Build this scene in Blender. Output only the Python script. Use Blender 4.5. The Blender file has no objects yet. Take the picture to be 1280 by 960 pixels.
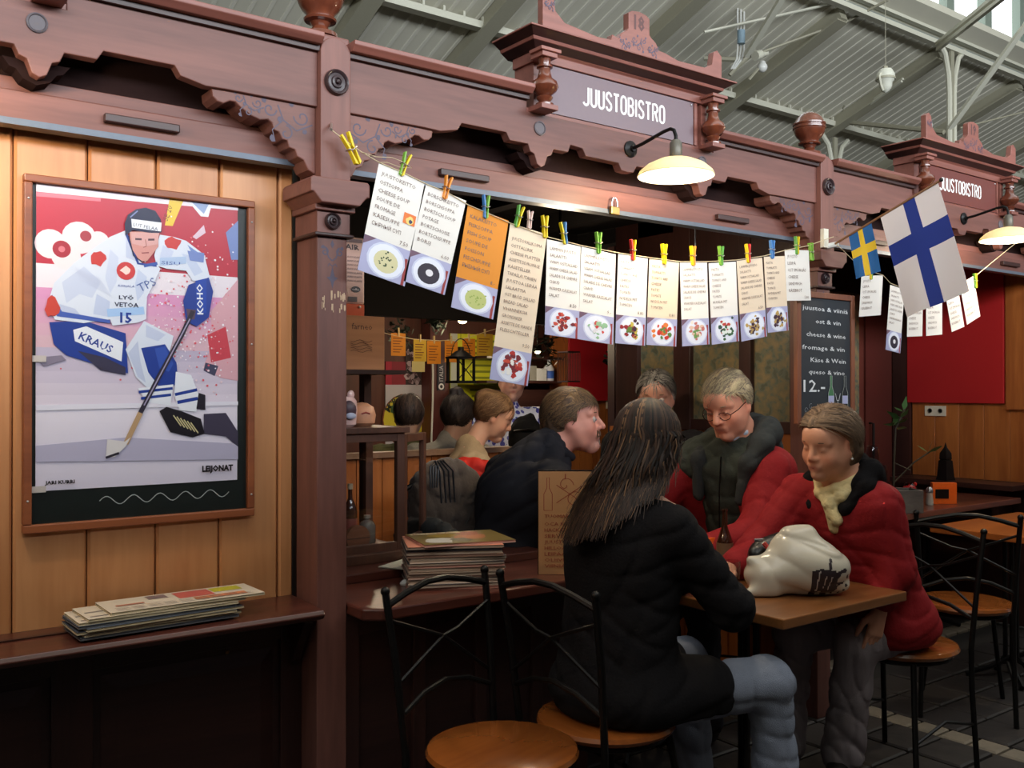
import bpy, math, random
import numpy as np
from mathutils import Vector, Matrix, Euler
random.seed(7); np.random.seed(7)
SC = bpy.context.scene; COL = SC.collection
# ---------------------------------------------------------------- camera
FPX = 1190.0; YAW = math.radians(36.8); PITCH = math.atan(7/1190.0); CH = 1.42
cd = bpy.data.cameras.new('camera'); cam = bpy.data.objects.new('camera', cd); COL.objects.link(cam)
cam.location = (0, 0, CH); cam.rotation_euler = (math.pi/2+PITCH, 0, -YAW)
cd.sensor_width = 36; cd.lens = 36*FPX/1280; cd.clip_start = .05; cd.clip_end = 200
SC.camera = cam
# ---------------------------------------------------------------- world, daylight, exposure
SC.view_settings.view_transform = 'Standard'; SC.view_settings.look = 'None'
SC.view_settings.exposure = 0.0; SC.view_settings.gamma = 1.0
SC.view_settings.use_curve_mapping = False
w = bpy.data.worlds.new('overcast_sky'); SC.world = w; w.use_nodes = True
bg = w.node_tree.nodes['Background']; bg.inputs[0].default_value = (.80, .88, 1.0, 1); bg.inputs[1].default_value = .42
def area(name, loc, rot, sx, sy, power, color, spread=math.pi):
    l = bpy.data.lights.new(name, 'AREA'); l.shape = 'RECTANGLE'; l.size = sx; l.size_y = sy
    l.energy = power; l.color = color; l.spread = spread
    o = bpy.data.objects.new(name, l); COL.objects.link(o); o.location = loc; o.rotation_euler = rot; return o
# daylight through the clerestory of the hall, high behind and to the left of the photographer
area('clerestory_daylight', (0, -9.3, 5.2), (math.radians(90), 0, 0), 28, 2.8, 4400, (.88, .94, 1.0))
area('skylight', (4, -1.0, 10.2), (0, 0, 0), 24, 3.0, 420, (.90, .95, 1.0))

# ---------------------------------------------------------------- helpers
def S(r, g, b):
    f = lambda c: ((c/255+.055)/1.055)**2.4 if c > 10 else c/255/12.92
    return (f(r), f(g), f(b))
def P(px, py, x=None, y=None, z=None, d=None):
    u = (px-640)/FPX; v = (480-py)/FPX
    f = math.cos(PITCH)-v*math.sin(PITCH); up = math.sin(PITCH)+v*math.cos(PITCH)
    s, c = math.sin(YAW), math.cos(YAW)
    D = (f*s+u*c, f*c-u*s, up)
    if y is not None: t = y/D[1]
    elif x is not None: t = x/D[0]
    elif z is not None: t = (z-CH)/D[2]
    else: t = d
    return Vector((D[0]*t, D[1]*t, CH+D[2]*t))
MATS = {}
def newmat(name):
    m = bpy.data.materials.new(name); m.use_nodes = True
    return m, m.node_tree, m.node_tree.nodes['Principled BSDF']
def plain(name, c, rough=.6, metal=0, bump=0, bscale=60, var=.12, emit=0, trans=0, ior=1.45, alpha=1, coat=0, sheen=0, spec=.5):
    if name in MATS: return MATS[name]
    m, nt, b = newmat(name)
    b.inputs['Roughness'].default_value = rough; b.inputs['Metallic'].default_value = metal
    b.inputs['IOR'].default_value = ior; b.inputs['Alpha'].default_value = alpha
    b.inputs['Transmission Weight'].default_value = trans; b.inputs['Coat Weight'].default_value = coat
    b.inputs['Sheen Weight'].default_value = sheen; b.inputs['Specular IOR Level'].default_value = spec
    n = nt.nodes.new('ShaderNodeTexNoise'); n.inputs['Scale'].default_value = bscale; n.inputs['Detail'].default_value = 3
    tc = nt.nodes.new('ShaderNodeTexCoord'); nt.links.new(tc.outputs['Object'], n.inputs['Vector'])
    mx = nt.nodes.new('ShaderNodeMixRGB'); mx.blend_type = 'MIX'
    mx.inputs[1].default_value = (*[q*(1-var) for q in c], 1); mx.inputs[2].default_value = (*[min(1, q*(1+var)) for q in c], 1)
    nt.links.new(n.outputs['Fac'], mx.inputs[0]); nt.links.new(mx.outputs[0], b.inputs['Base Color'])
    if bump:
        bp = nt.nodes.new('ShaderNodeBump'); bp.inputs['Strength'].default_value = bump; bp.inputs['Distance'].default_value = .004
        nt.links.new(n.outputs['Fac'], bp.inputs['Height']); nt.links.new(bp.outputs[0], b.inputs['Normal'])
    if emit:
        b.inputs['Emission Color'].default_value = (*c, 1); b.inputs['Emission Strength'].default_value = emit
    MATS[name] = m; return m
def wood(name, c1, c2, axis='x', scale=9, rough=.45, bump=.15, coat=0, spots=0):
    if name in MATS: return MATS[name]
    m, nt, b = newmat(name); b.inputs['Roughness'].default_value = rough; b.inputs['Coat Weight'].default_value = coat
    tc = nt.nodes.new('ShaderNodeTexCoord'); mp = nt.nodes.new('ShaderNodeMapping')
    s = {'x': (.09, 1, 1), 'y': (1, .09, 1), 'z': (1, 1, .09)}[axis]; mp.inputs['Scale'].default_value = s
    oi = nt.nodes.new('ShaderNodeObjectInfo'); va = nt.nodes.new('ShaderNodeVectorMath'); va.operation = 'ADD'
    cx = nt.nodes.new('ShaderNodeCombineXYZ'); mu = nt.nodes.new('ShaderNodeMath'); mu.operation = 'MULTIPLY'; mu.inputs[1].default_value = 37
    nt.links.new(oi.outputs['Random'], mu.inputs[0])
    for k in range(3): nt.links.new(mu.outputs[0], cx.inputs[k])
    nt.links.new(tc.outputs['Object'], va.inputs[0]); nt.links.new(cx.outputs[0], va.inputs[1])
    nt.links.new(va.outputs[0], mp.inputs[0])
    n = nt.nodes.new('ShaderNodeTexNoise'); n.inputs['Scale'].default_value = scale; n.inputs['Detail'].default_value = 6; n.inputs['Distortion'].default_value = .6
    nt.links.new(mp.outputs[0], n.inputs['Vector'])
    n2 = nt.nodes.new('ShaderNodeTexNoise'); n2.inputs['Scale'].default_value = scale*9; n2.inputs['Detail'].default_value = 3
    nt.links.new(mp.outputs[0], n2.inputs['Vector'])
    ad = nt.nodes.new('ShaderNodeMath'); ad.operation = 'MULTIPLY_ADD'; ad.inputs[1].default_value = .45
    nt.links.new(n2.outputs['Fac'], ad.inputs[0]); nt.links.new(n.outputs['Fac'], ad.inputs[2])
    cr = nt.nodes.new('ShaderNodeValToRGB'); cr.color_ramp.elements[0].position = .5; cr.color_ramp.elements[1].position = .95
    cr.color_ramp.elements[0].color = (*c2, 1); cr.color_ramp.elements[1].color = (*c1, 1)
    nt.links.new(ad.outputs[0], cr.inputs[0]); nt.links.new(cr.outputs[0], b.inputs['Base Color'])
    bp = nt.nodes.new('ShaderNodeBump'); bp.inputs['Strength'].default_value = bump; bp.inputs['Distance'].default_value = .002
    nt.links.new(n2.outputs['Fac'], bp.inputs['Height']); nt.links.new(bp.outputs[0], b.inputs['Normal'])
    MATS[name] = m; return m
def vcol(name, rough=.6, bump=0, bscale=200, coat=0, sheen=0, trans=0, sss=0):
    if name in MATS: return MATS[name]
    m, nt, b = newmat(name); b.inputs['Roughness'].default_value = rough; b.inputs['Coat Weight'].default_value = coat
    b.inputs['Sheen Weight'].default_value = sheen
    a = nt.nodes.new('ShaderNodeVertexColor'); a.layer_name = 'Col'; nt.links.new(a.outputs[0], b.inputs['Base Color'])
    if sss:
        b.inputs['Subsurface Weight'].default_value = sss; b.inputs['Subsurface Radius'].default_value = (.012, .005, .003); b.inputs['Subsurface Scale'].default_value = 1
    if bump:
        n = nt.nodes.new('ShaderNodeTexNoise'); n.inputs['Scale'].default_value = bscale; n.inputs['Detail'].default_value = 4
        tc = nt.nodes.new('ShaderNodeTexCoord'); nt.links.new(tc.outputs['Object'], n.inputs['Vector'])
        bp = nt.nodes.new('ShaderNodeBump'); bp.inputs['Strength'].default_value = bump; bp.inputs['Distance'].default_value = .003
        nt.links.new(n.outputs['Fac'], bp.inputs['Height']); nt.links.new(bp.outputs[0], b.inputs['Normal'])
    if trans:   # thin paper or cloth: some light passes through
        t = nt.nodes.new('ShaderNodeBsdfTranslucent'); mx = nt.nodes.new('ShaderNodeMixShader'); mx.inputs[0].default_value = trans
        nt.links.new(a.outputs[0], t.inputs[0]); nt.links.new(b.outputs[0], mx.inputs[1]); nt.links.new(t.outputs[0], mx.inputs[2])
        nt.links.new(mx.outputs[0], nt.nodes['Material Output'].inputs[0])
    MATS[name] = m; return m
def glassmat(name, c=(1, 1, 1), rough=.02):
    if name in MATS: return MATS[name]
    m, nt, b = newmat(name)   # thin pane: mostly clear, with a reflection
    t = nt.nodes.new('ShaderNodeBsdfTransparent'); t.inputs[0].default_value = (*c, 1)
    g = nt.nodes.new('ShaderNodeBsdfGlossy'); g.inputs['Roughness'].default_value = rough
    f = nt.nodes.new('ShaderNodeLayerWeight'); pw = nt.nodes.new('ShaderNodeMath'); pw.operation = 'POWER'; pw.inputs[1].default_value = 4; ma = nt.nodes.new('ShaderNodeMath'); ma.operation = 'MULTIPLY_ADD'; ma.inputs[1].default_value = .5; ma.inputs[2].default_value = .04
    nt.links.new(f.outputs['Facing'], pw.inputs[0]); nt.links.new(pw.outputs[0], ma.inputs[0])
    mx = nt.nodes.new('ShaderNodeMixShader'); nt.links.new(ma.outputs[0], mx.inputs[0])
    nt.links.new(t.outputs[0], mx.inputs[1]); nt.links.new(g.outputs[0], mx.inputs[2])
    nt.links.new(mx.outputs[0], nt.nodes['Material Output'].inputs[0])
    MATS[name] = m; return m

def wloc(o):
    v = Vector((0, 0, 0))
    while o is not None: v += o.location; o = o.parent
    return v
def tag(o, label=None, cat=None, group=None, kind=None):
    if label: o['label'] = label
    if cat: o['category'] = cat
    if group: o['group'] = group
    if kind: o['kind'] = kind
    return o
def root(name, label, cat, loc=(0, 0, 0), rz=0, group=None, kind=None):
    o = bpy.data.objects.new(name, None); COL.objects.link(o); o.location = loc; o.rotation_euler = (0, 0, rz)
    o.empty_display_size = .05
    return tag(o, label, cat, group, kind)
def dup(src, loc=None, rz=None, label=None, parent=None):
    c = src.copy(); COL.objects.link(c)
    if parent is not None: c.parent = parent
    if loc is not None: c.location = loc
    if rz is not None: c.rotation_euler = (0, 0, rz)
    if label: c['label'] = label
    for ch in list(src.children): dup(ch, parent=c)
    return c
def move(o, loc, rz): o.location = loc; o.rotation_euler = (0, 0, rz); return o

class MB:
    def __init__(s): s.v = []; s.f = []; s.c = []; s.sm = []
    def add(s, vs, fs, col=None, smooth=False):
        n = len(s.v); s.v += [tuple(q) for q in vs]; s.f += [tuple(i+n for i in f) for f in fs]
        s.c += [col or (1, 1, 1)]*len(fs); s.sm += [smooth]*len(fs); return s
    def box(s, a, b, col=None, R=None, about=None):
        x0, y0, z0 = a; x1, y1, z1 = b
        vs = [Vector(q) for q in ((x0, y0, z0), (x1, y0, z0), (x1, y1, z0), (x0, y1, z0), (x0, y0, z1), (x1, y0, z1), (x1, y1, z1), (x0, y1, z1))]
        if R is not None:
            c = Vector(about) if about is not None else (Vector(a)+Vector(b))/2
            vs = [R @ (q-c)+c for q in vs]
        return s.add(vs, [(0, 3, 2, 1), (4, 5, 6, 7), (0, 1, 5, 4), (1, 2, 6, 5), (2, 3, 7, 6), (3, 0, 4, 7)], col)
    def prism(s, poly, a, b, plane='xz', col=None):   # polygon extruded between a and b along the remaining axis
        n = len(poly)
        ar = sum(poly[i][0]*poly[(i+1) % n][1]-poly[(i+1) % n][0]*poly[i][1] for i in range(n))
        if ar < 0: poly = poly[::-1]
        if a > b: a, b = b, a
        if plane == 'xz': mk = lambda p, t: (p[0], t, p[1])
        elif plane == 'yz': mk = lambda p, t: (t, p[0], p[1])
        else: mk = lambda p, t: (p[0], p[1], t)
        vs = [mk(p, a) for p in poly]+[mk(p, b) for p in poly]
        lo = tuple(range(n)); hi = tuple(range(2*n-1, n-1, -1))
        fs = [lo, hi]+[((i+1) % n, i, n+i, n+(i+1) % n) for i in range(n)]
        if plane != 'xz': fs = [f[::-1] for f in fs]
        return s.add(vs, fs, col)
    def lathe(s, prof, c=(0, 0, 0), seg=20, M=None, col=None):
        vs = []; c = Vector(c)
        for r, z in prof:
            for k in range(seg):
                a = 2*math.pi*k/seg; p = Vector((r*math.cos(a), r*math.sin(a), z))
                if M is not None: p = M @ p
                vs.append(p+c)
        fs = []; n = len(prof)
        for i in range(n-1):
            for k in range(seg):
                fs.append((i*seg+k, i*seg+(k+1) % seg, (i+1)*seg+(k+1) % seg, (i+1)*seg+k))
        s.add(vs, fs, col, True)
        if prof[0][0] > 1e-4: s.add([vs[k] for k in range(seg)], [tuple(range(seg-1, -1, -1))], col)
        if prof[-1][0] > 1e-4: s.add([vs[(n-1)*seg+k] for k in range(seg)], [tuple(range(seg))], col)
        return s
    def tube(s, pts, r, seg=8, col=None, closed=False, flat=1.0, cap=True):
        pts = [Vector(p) for p in pts]; n = len(pts); rs = r if isinstance(r, (list, tuple)) else [r]*n
        T = []
        for i in range(n):
            a = pts[(i-1) % n] if (i or closed) else pts[0]; b = pts[(i+1) % n] if (i < n-1 or closed) else pts[-1]
            T.append((b-a).normalized())
        up = Vector((0, 0, 1)) if abs(T[0].z) < .9 else Vector((1, 0, 0))
        N = (up-T[0]*up.dot(T[0])).normalized(); vs = []
        for i in range(n):
            N = (N-T[i]*N.dot(T[i])).normalized(); B = T[i].cross(N)
            for k in range(seg):
                a = 2*math.pi*k/seg; vs.append(pts[i]+(N*math.cos(a)*flat+B*math.sin(a))*rs[i])
        fs = []
        for i in range(n if closed else n-1):
            j = (i+1) % n
            for k in range(seg): fs.append((i*seg+k, i*seg+(k+1) % seg, j*seg+(k+1) % seg, j*seg+k))
        s.add(vs, fs, col, True)
        if cap and not closed:
            s.add([vs[k] for k in range(seg)], [tuple(range(seg-1, -1, -1))], col); s.add([vs[(n-1)*seg+k] for k in range(seg)], [tuple(range(seg))], col)
        return s
    def ball(s, c, r, seg=12, rings=8, col=None, R=None):
        if not isinstance(r, (tuple, list)): r = (r, r, r)
        vs = []; c = Vector(c)
        for i in range(rings+1):
            th = math.pi*i/rings
            for k in range(seg):
                a = 2*math.pi*k/seg; p = Vector((r[0]*math.sin(th)*math.cos(a), r[1]*math.sin(th)*math.sin(a), -r[2]*math.cos(th)))
                if R is not None: p = R @ p
                vs.append(c+p)
        fs = [(i*seg+k, i*seg+(k+1) % seg, (i+1)*seg+(k+1) % seg, (i+1)*seg+k) for i in range(rings) for k in range(seg)]
        return s.add(vs, fs, col, True)
    def grid(s, fn, nu, nv, col=None, smooth=True, thick=0):
        vs = [fn(i/(nu-1), j/(nv-1)) for j in range(nv) for i in range(nu)]
        fs = [(j*nu+i, j*nu+i+1, (j+1)*nu+i+1, (j+1)*nu+i) for j in range(nv-1) for i in range(nu-1)]
        return s.add(vs, fs, col, smooth)
    def build(s, name, mat, parent=None, label=None, cat=None, group=None, kind=None, bevel=0, merge=False, solid=0, subsurf=0, base=None):
        me = bpy.data.meshes.new(name)
        off = wloc(parent) if parent is not None else Vector((0, 0, 0)); loc = Vector((0, 0, 0))
        if parent is None:
            if base is not None: loc = Vector(base)
            else:
                A = np.array(s.v); lo = A.min(0); hi = A.max(0); loc = Vector(((lo[0]+hi[0])/2, (lo[1]+hi[1])/2, lo[2]))
            off = loc
        me.from_pydata([(p[0]-off.x, p[1]-off.y, p[2]-off.z) for p in s.v], [], s.f)
        me.polygons.foreach_set('use_smooth', s.sm)
        if any(c != (1, 1, 1) for c in s.c):
            at = me.color_attributes.new('Col', 'FLOAT_COLOR', 'CORNER'); arr = []
            for f, c in zip(s.f, s.c): arr += [c[0], c[1], c[2], 1]*len(f)
            at.data.foreach_set('color', arr)
        me.update()
        for mm in (mat if isinstance(mat, (list, tuple)) else [mat]): me.materials.append(mm)
        o = bpy.data.objects.new(name, me); COL.objects.link(o); o.location = loc
        if parent is not None: o.parent = parent; o.location = (0, 0, 0)
        if any(s.sm): me.set_sharp_from_angle(angle=math.radians(42))
        if bevel:
            b = o.modifiers.new('b', 'BEVEL'); b.width = bevel; b.segments = 2; b.limit_method = 'ANGLE'; b.angle_limit = math.radians(40)
        if subsurf:
            b = o.modifiers.new('s', 'SUBSURF'); b.levels = subsurf; b.render_levels = subsurf
        if solid:
            b = o.modifiers.new('t', 'SOLIDIFY'); b.thickness = solid; b.offset = 0
        tag(o, label, cat, group, kind); return o

# flat print and painted ornament: coloured polygons stacked by fractions of a millimetre on a real surface
_tc = {}
def text2d(txt, bold=0.0):
    key = (txt, bold)
    if key in _tc: return _tc[key]
    cu = bpy.data.curves.new('t', 'FONT'); cu.body = txt; cu.size = 1; cu.resolution_u = 1; cu.fill_mode = 'FRONT'; cu.offset = bold
    o = bpy.data.objects.new('t', cu); me = bpy.data.meshes.new_from_object(o)
    vs = [(v.co.x, v.co.y) for v in me.vertices]; fs = [tuple(p.vertices) for p in me.polygons]
    bpy.data.objects.remove(o); bpy.data.curves.remove(cu); bpy.data.meshes.remove(me)
    _tc[key] = (vs, fs); return vs, fs
class Art:
    def __init__(s, O, U, V, step=.00022, warp=None):
        s.O = Vector(O); s.U = Vector(U); s.V = Vector(V); s.N = s.U.cross(s.V).normalized(); s.step = step; s.k = 1; s.mb = MB(); s.warp = warp
    def pt(s, u, v):
        if s.warp: u, v, n = s.warp(u, v)
        else: n = 0
        return s.O+s.U*u+s.V*v+s.N*(s.step*s.k+n)
    def poly(s, pts, col, lift=True):
        s.k += 1 if lift else .13
        n = len(pts); ar = sum(pts[i][0]*pts[(i+1) % n][1]-pts[(i+1) % n][0]*pts[i][1] for i in range(n))
        if ar < 0: pts = pts[::-1]
        s.mb.add([s.pt(*p) for p in pts], [tuple(range(n))], col)
    def rect(s, u0, v0, u1, v1, col, lift=True): s.poly([(u0, v0), (u1, v0), (u1, v1), (u0, v1)], col, lift)
    def disc(s, u, v, r, col, asp=1, n=18, lift=True, rot=0): s.poly([(u+r*math.cos(2*math.pi*i/n+rot), v+r*asp*math.sin(2*math.pi*i/n+rot)) for i in range(n)], col, lift)
    def blob(s, u, v, r, col, asp=1, jag=.25, n=11, lift=True):
        s.poly([(u+r*(1+random.uniform(-jag, jag))*math.cos(2*math.pi*i/n), v+r*asp*(1+random.uniform(-jag, jag))*math.sin(2*math.pi*i/n)) for i in range(n)], col, lift)
    def line(s, pts, wd, col, lift=True, asp=1, closed=False):
        s.k += 1 if lift else .13
        n = len(pts)
        if closed: pts = pts+[pts[0]]; n += 1
        L = []
        for i in range(n):
            a = pts[max(0, i-1)]; b = pts[min(n-1, i+1)]; dx = b[0]-a[0]; dy = (b[1]-a[1]); l = math.hypot(dx, dy) or 1
            ww = wd[i] if isinstance(wd, list) else wd
            L.append(((pts[i][0]+dy/l*ww/2, pts[i][1]-dx/l*ww/2*asp), (pts[i][0]-dy/l*ww/2, pts[i][1]+dx/l*ww/2*asp)))
        vs = [s.pt(*q) for pr in L for q in pr]
        s.mb.add(vs, [(2*i, 2*i+2, 2*i+3, 2*i+1) for i in range(n-1)], col)
    def text(s, txt, u, v, h, col, wscale=1, align='L', width=None, bold=0, rot=0, lift=True):
        s.k += 1 if lift else .13
        vs, fs = text2d(txt, bold)
        if not vs: return
        x0 = min(p[0] for p in vs); x1 = max(p[0] for p in vs); sx = h/.7*wscale
        if width: sx = width/(x1-x0)
        sy = h/.7; ox = {'L': -x0, 'C': -(x0+x1)/2, 'R': -x1}[align]
        c, si = math.cos(rot), math.sin(rot); q = []
        for x, y in vs:
            a = (x+ox)*sx; b = y*sy; q.append(s.pt(u+a*c-b*si, v+a*si+b*c))
        s.mb.add(q, fs, col)
    def build(s, name, parent, mat=None, label=None, **k): return s.mb.build(name, mat or vcol('print', .55), parent, label, **k)
def spiral(cu, cv, r, turns, a0, sgn=1, n=16):
    return [(cu+r*(1-.85*i/n)*math.cos(a0+sgn*turns*2*math.pi*i/n), cv+r*(1-.85*i/n)*math.sin(a0+sgn*turns*2*math.pi*i/n)) for i in range(n+1)]

def rail(A, txt, u, v, h, w, st, gap, col):
    """narrow signboard capitals drawn with strokes; u is the centre"""
    def arc(cx, cy, rx, ry, a0, a1, n=8): return [(cx+rx*math.cos(math.radians(a0+(a1-a0)*i/n)), cy+ry*math.sin(math.radians(a0+(a1-a0)*i/n))) for i in range(n+1)]
    r = .5
    G = {'J': (1, [arc(.5, .22, .5, .22, 200, 360)+[(1, 1)]]), 'U': (1, [[(0, 1)]+arc(.5, .22, .5, .22, 180, 360)+[(1, 1)]]), 'T': (1, [[(-.05, 1), (1.05, 1)], [(.5, 1), (.5, 0)]]),
         'S': (1, [arc(.5, .76, .5, .24, 10, 180)+[(.05, .66), (.95, .36)]+arc(.5, .24, .5, .24, 0, -170)]), 'O': (1, [arc(.5, .78, .5, .22, 0, 180)+arc(.5, .22, .5, .22, 180, 360)+[(1, .78)]]),
         'B': (1, [[(0, 0), (0, 1)]+arc(.5, .77, .45, .23, 90, -90)+[(0, .54)], [(0, .54)]+arc(.5, .27, .5, .27, 90, -90)+[(0, 0)]]), 'I': (.12, [[(.06, 0), (.06, 1)]]),
         'R': (1, [[(0, 0), (0, 1)]+arc(.5, .76, .5, .24, 90, -90)+[(0, .52)], [(.5, .52), (1, 0)]])}
    tot = sum(G[c][0]*w for c in txt)+gap*(len(txt)-1); x = u-tot/2
    for c in txt:
        wd, paths = G[c]
        for p in paths: A.line([(x+q[0]*w, v+q[1]*h) for q in p], st, col, False)
        x += wd*w+gap
# ---------------------------------------------------------------- materials of the timber front
RED1, RED2 = S(127, 81, 71), S(94, 58, 51)
M_red = wood('red_brown_timber', RED1, RED2, 'x', 7, .5)
M_redz = wood('red_brown_timber_upright', RED1, RED2, 'z', 7, .5)
M_warm = wood('warm_gable_timber', S(146, 90, 78), S(112, 66, 56), 'x', 7, .42)
M_gloss = wood('turned_timber', S(120, 62, 40), S(82, 40, 28), 'z', 6, .25, coat=.4)
M_dark = wood('dark_timber', S(62, 36, 32), S(44, 25, 23), 'x', 8, .4)
M_darkz = wood('dark_timber_upright', S(66, 38, 33), S(46, 26, 24), 'z', 8, .4)
M_orange = wood('orange_pine', S(214, 154, 104), S(186, 124, 78), 'z', 5, .38, bump=.05)
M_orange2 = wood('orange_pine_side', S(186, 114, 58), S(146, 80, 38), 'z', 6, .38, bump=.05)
M_edge = plain('grey_blue_metal_edge', S(96, 104, 116), .45, .3)
M_blk = plain('black_iron', S(24, 22, 22), .42, .5, var=.2)
M_disc = plain('dark_rosette_wood', S(56, 42, 44), .32)
M_print = vcol('print', .55)
M_vc = vcol('coloured_surface', .6)
BLUE = S(78, 70, 88)
M_soff = plain('shaded_soffit_timber', S(36, 22, 21), .85, spec=.1)  # shade behind the frieze is put into this darker timber colour
XP = [-1.110, 1.225, 3.560, 5.895]; BAY = 2.335

# ---------------------------------------------------------------- hall: floor, roof, walls
b = MB(); b.box((-14, -10, -.12), (27.2, 17, -.02)); b.build("floor", plain('dark_floor', S(44, 40, 38), .7, bump=.2, bscale=20), kind='structure', base=(0, 0, 0))
floor = bpy.data.objects['floor']
M_pave = plain('dark_paving', S(50, 44, 42), .6, bump=.35, bscale=30, var=.3)
M_strip = plain('pale_paving', S(128, 116, 100), .65, bump=.3, bscale=40, var=.2)
def paver(x0, y0, x1, y1, strip):
    key = 'pv%.3f_%.3f_%d' % (x1-x0, y1-y0, strip)
    if key not in _tc:
        m = MB(); g = .006; w_, h_ = (x1-x0)/2-g, (y1-y0)/2-g; c = .008
        m.add([(-w_, -h_, -.03), (w_, -h_, -.03), (w_, h_, -.03), (-w_, h_, -.03), (-w_, -h_, -.006), (w_, -h_, -.006), (w_, h_, -.006), (-w_, h_, -.006),
               (-w_+c, -h_+c, 0), (w_-c, -h_+c, 0), (w_-c, h_-c, 0), (-w_+c, h_-c, 0)],
              [(0, 1, 5, 4), (1, 2, 6, 5), (2, 3, 7, 6), (3, 0, 4, 7), (4, 5, 9, 8), (5, 6, 10, 9), (6, 7, 11, 10), (7, 4, 8, 11), (8, 9, 10, 11)])
        o = m.build('paving_strip_stone' if strip else 'paving_stone', M_strip if strip else M_pave, floor); _tc[key] = o
    else:
        o = _tc[key].copy(); COL.objects.link(o)
    o.location = ((x0+x1)/2, (y0+y1)/2, random.uniform(-.002, .001)); return o
yy = .9
xs0 = 1.0
for i in range(12):
    for j in range(11):
        x0 = xs0+i*.25; y0 = .6+j*.21
        if x0 > 3.6: continue
        paver(x0, y0, x0+.25, y0+.21, 0)
for j in range(17): paver(3.75, .6+j*.125, 3.87, .725+j*.125, 1)
for i in range(9):
    for j in range(10): paver(3.87+i*.25, .6+j*.21, 4.12+i*.25, .81+j*.21, 0)
for i in range(21): paver(3.45+i*.125, 2.91, 3.575+i*.125, 3.02, 1)

# pitched aisle roof seen from below, with its ribs
RS = .37
def rz_(y): return 6.98-RS*(y-8)
M_roof = plain('roof_sheet', S(206, 202, 184), .55, var=.05, bscale=3)
M_rib = plain('roof_rib', S(216, 212, 196), .5, var=.04)
M_raft = plain('rafter_paint', S(158, 154, 134), .5, var=.08)
M_iron = plain('pale_iron', S(206, 204, 186), .4, var=.06, coat=.2)
M_irong = plain('grey_green_iron', S(128, 140, 128), .4, var=.08)
b = MB(); b.prism([(7.6, rz_(7.6)), (16.2, rz_(16.2)), (16.2, rz_(16.2)+.1), (7.6, rz_(7.6)+.1)], -10, 27, 'yz')
b.build('ceiling', M_roof, kind='structure', base=(0, 0, 0)); ceil = bpy.data.objects['ceiling']
m = MB(); y0, y1 = 8.05, 16.1
m.add([(-.032, y0, rz_(y0)+.005), (-.02, y0, rz_(y0)-.014), (.02, y0, rz_(y0)-.014), (.032, y0, rz_(y0)+.005),
       (-.032, y1, rz_(y1)+.005), (-.02, y1, rz_(y1)-.014), (.02, y1, rz_(y1)-.014), (.032, y1, rz_(y1)+.005)],
      [(0, 4, 5, 1), (1, 5, 6, 2), (2, 6, 7, 3), (0, 1, 2, 3), (7, 6, 5, 4)])
rib = m.build('roof_rib', M_rib, ceil)
for i in range(125):
    o = rib if i == 0 else rib.copy()
    if i: COL.objects.link(o)
    o.location = (-1+i*.21, 0, 0)
rafts = [0.2, 2.8, 5.42, 7.09, 9.51, 12.0, 14.66, 17.3, 19.9]
def beam3(m, a, b_, w_, h_):
    a, b_ = Vector(a), Vector(b_); t = (b_-a).normalized(); sd = t.cross(Vector((0, 0, 1))).normalized(); up = sd.cross(t)
    vs = [q+sd*sx*w_/2+up*sz*h_/2 for q in (a, b_) for sx, sz in ((-1, -1), (1, -1), (1, 1), (-1, 1))]
    return m.add(vs, [(0, 1, 2, 3), (7, 6, 5, 4), (0, 4, 5, 1), (1, 5, 6, 2), (2, 6, 7, 3), (3, 7, 4, 0)])
for i, x in enumerate(rafts):
    m = MB(); big = x > 11 and i % 1 == 0
    beam3(m, (x, 8.1, rz_(8.1)-.10), (x, 16, rz_(16)-.10), .16, .2); beam3(m, (x, 8.1, rz_(8.1)-.21), (x, 16, rz_(16)-.21), .24, .03)
    m.build('rafter', M_raft, ceil)
purl = root('iron_purlin', 'pale green-white iron purlin running along the hall roof above the stall gable', 'beam', (12, 10.05, rz_(10.05)-.3))
m = MB(); beam3(m, (-6, 10.05, rz_(10.05)-.12), (26, 10.05, rz_(10.05)-.12), .14, .09)
m.build('flange_beam', M_iron, purl)
m = MB()
for i in range(70): m.box((4+i*.3, 9.98, rz_(10)-.11), (4.03+i*.3, 10.02, rz_(10)-.03))
bl = m.build('bolt_row', M_iron, purl, kind='stuff')
# top plate of the aisle and the clerestory wall with its windows
up = root('clerestory_beam', 'double pale iron beam under the clerestory windows at the top right', 'beam', (12, 8, 6.9))
m = MB(); beam3(m, (-6, 7.95, 6.86), (27, 7.95, 6.86), .10, .07); m.build('lower_beam', M_iron, up)
m = MB(); beam3(m, (-6, 7.9, 7.02), (27, 7.9, 7.02), .08, .07); m.build('upper_beam', M_iron, up)
m = MB(); beam3(m, (-6, 7.92, 7.2), (27, 7.92, 7.2), .14, .06); beam3(m, (-6, 7.9, 7.31), (27, 7.9, 7.31), .1, .07); m.build('sill_beam', M_irong, up)
m = MB(); m.box((-6, 8.0, 6.92), (27, 8.08, 7.32)); m.build('wall_clerestory', plain('clerestory_wall', S(140, 146, 140), .6), kind='structure')
win = root('window_1', 'row of bright clerestory windows between grey green posts', None, (12, 8, 7.8), kind='structure')
m = MB(); m.box((-6, 8.05, 7.32), (27, 8.07, 9.6)); m.build('window_pane', plain('daylight_pane', (.95, .98, 1.0), .4, emit=1.6, var=.01), win)
for i in range(26):
    x = 9.7+i*1.2
    if x > 27: break
    m = MB(); m.box((x, 7.9, 7.32), (x+.22, 8.04, 9.6)); m.build('window_post', M_irong, win)
m = MB(); m.box((-6, 7.8, 9.6), (27, 8.1, 9.9)); m.build('window_head', M_irong, win)
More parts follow.
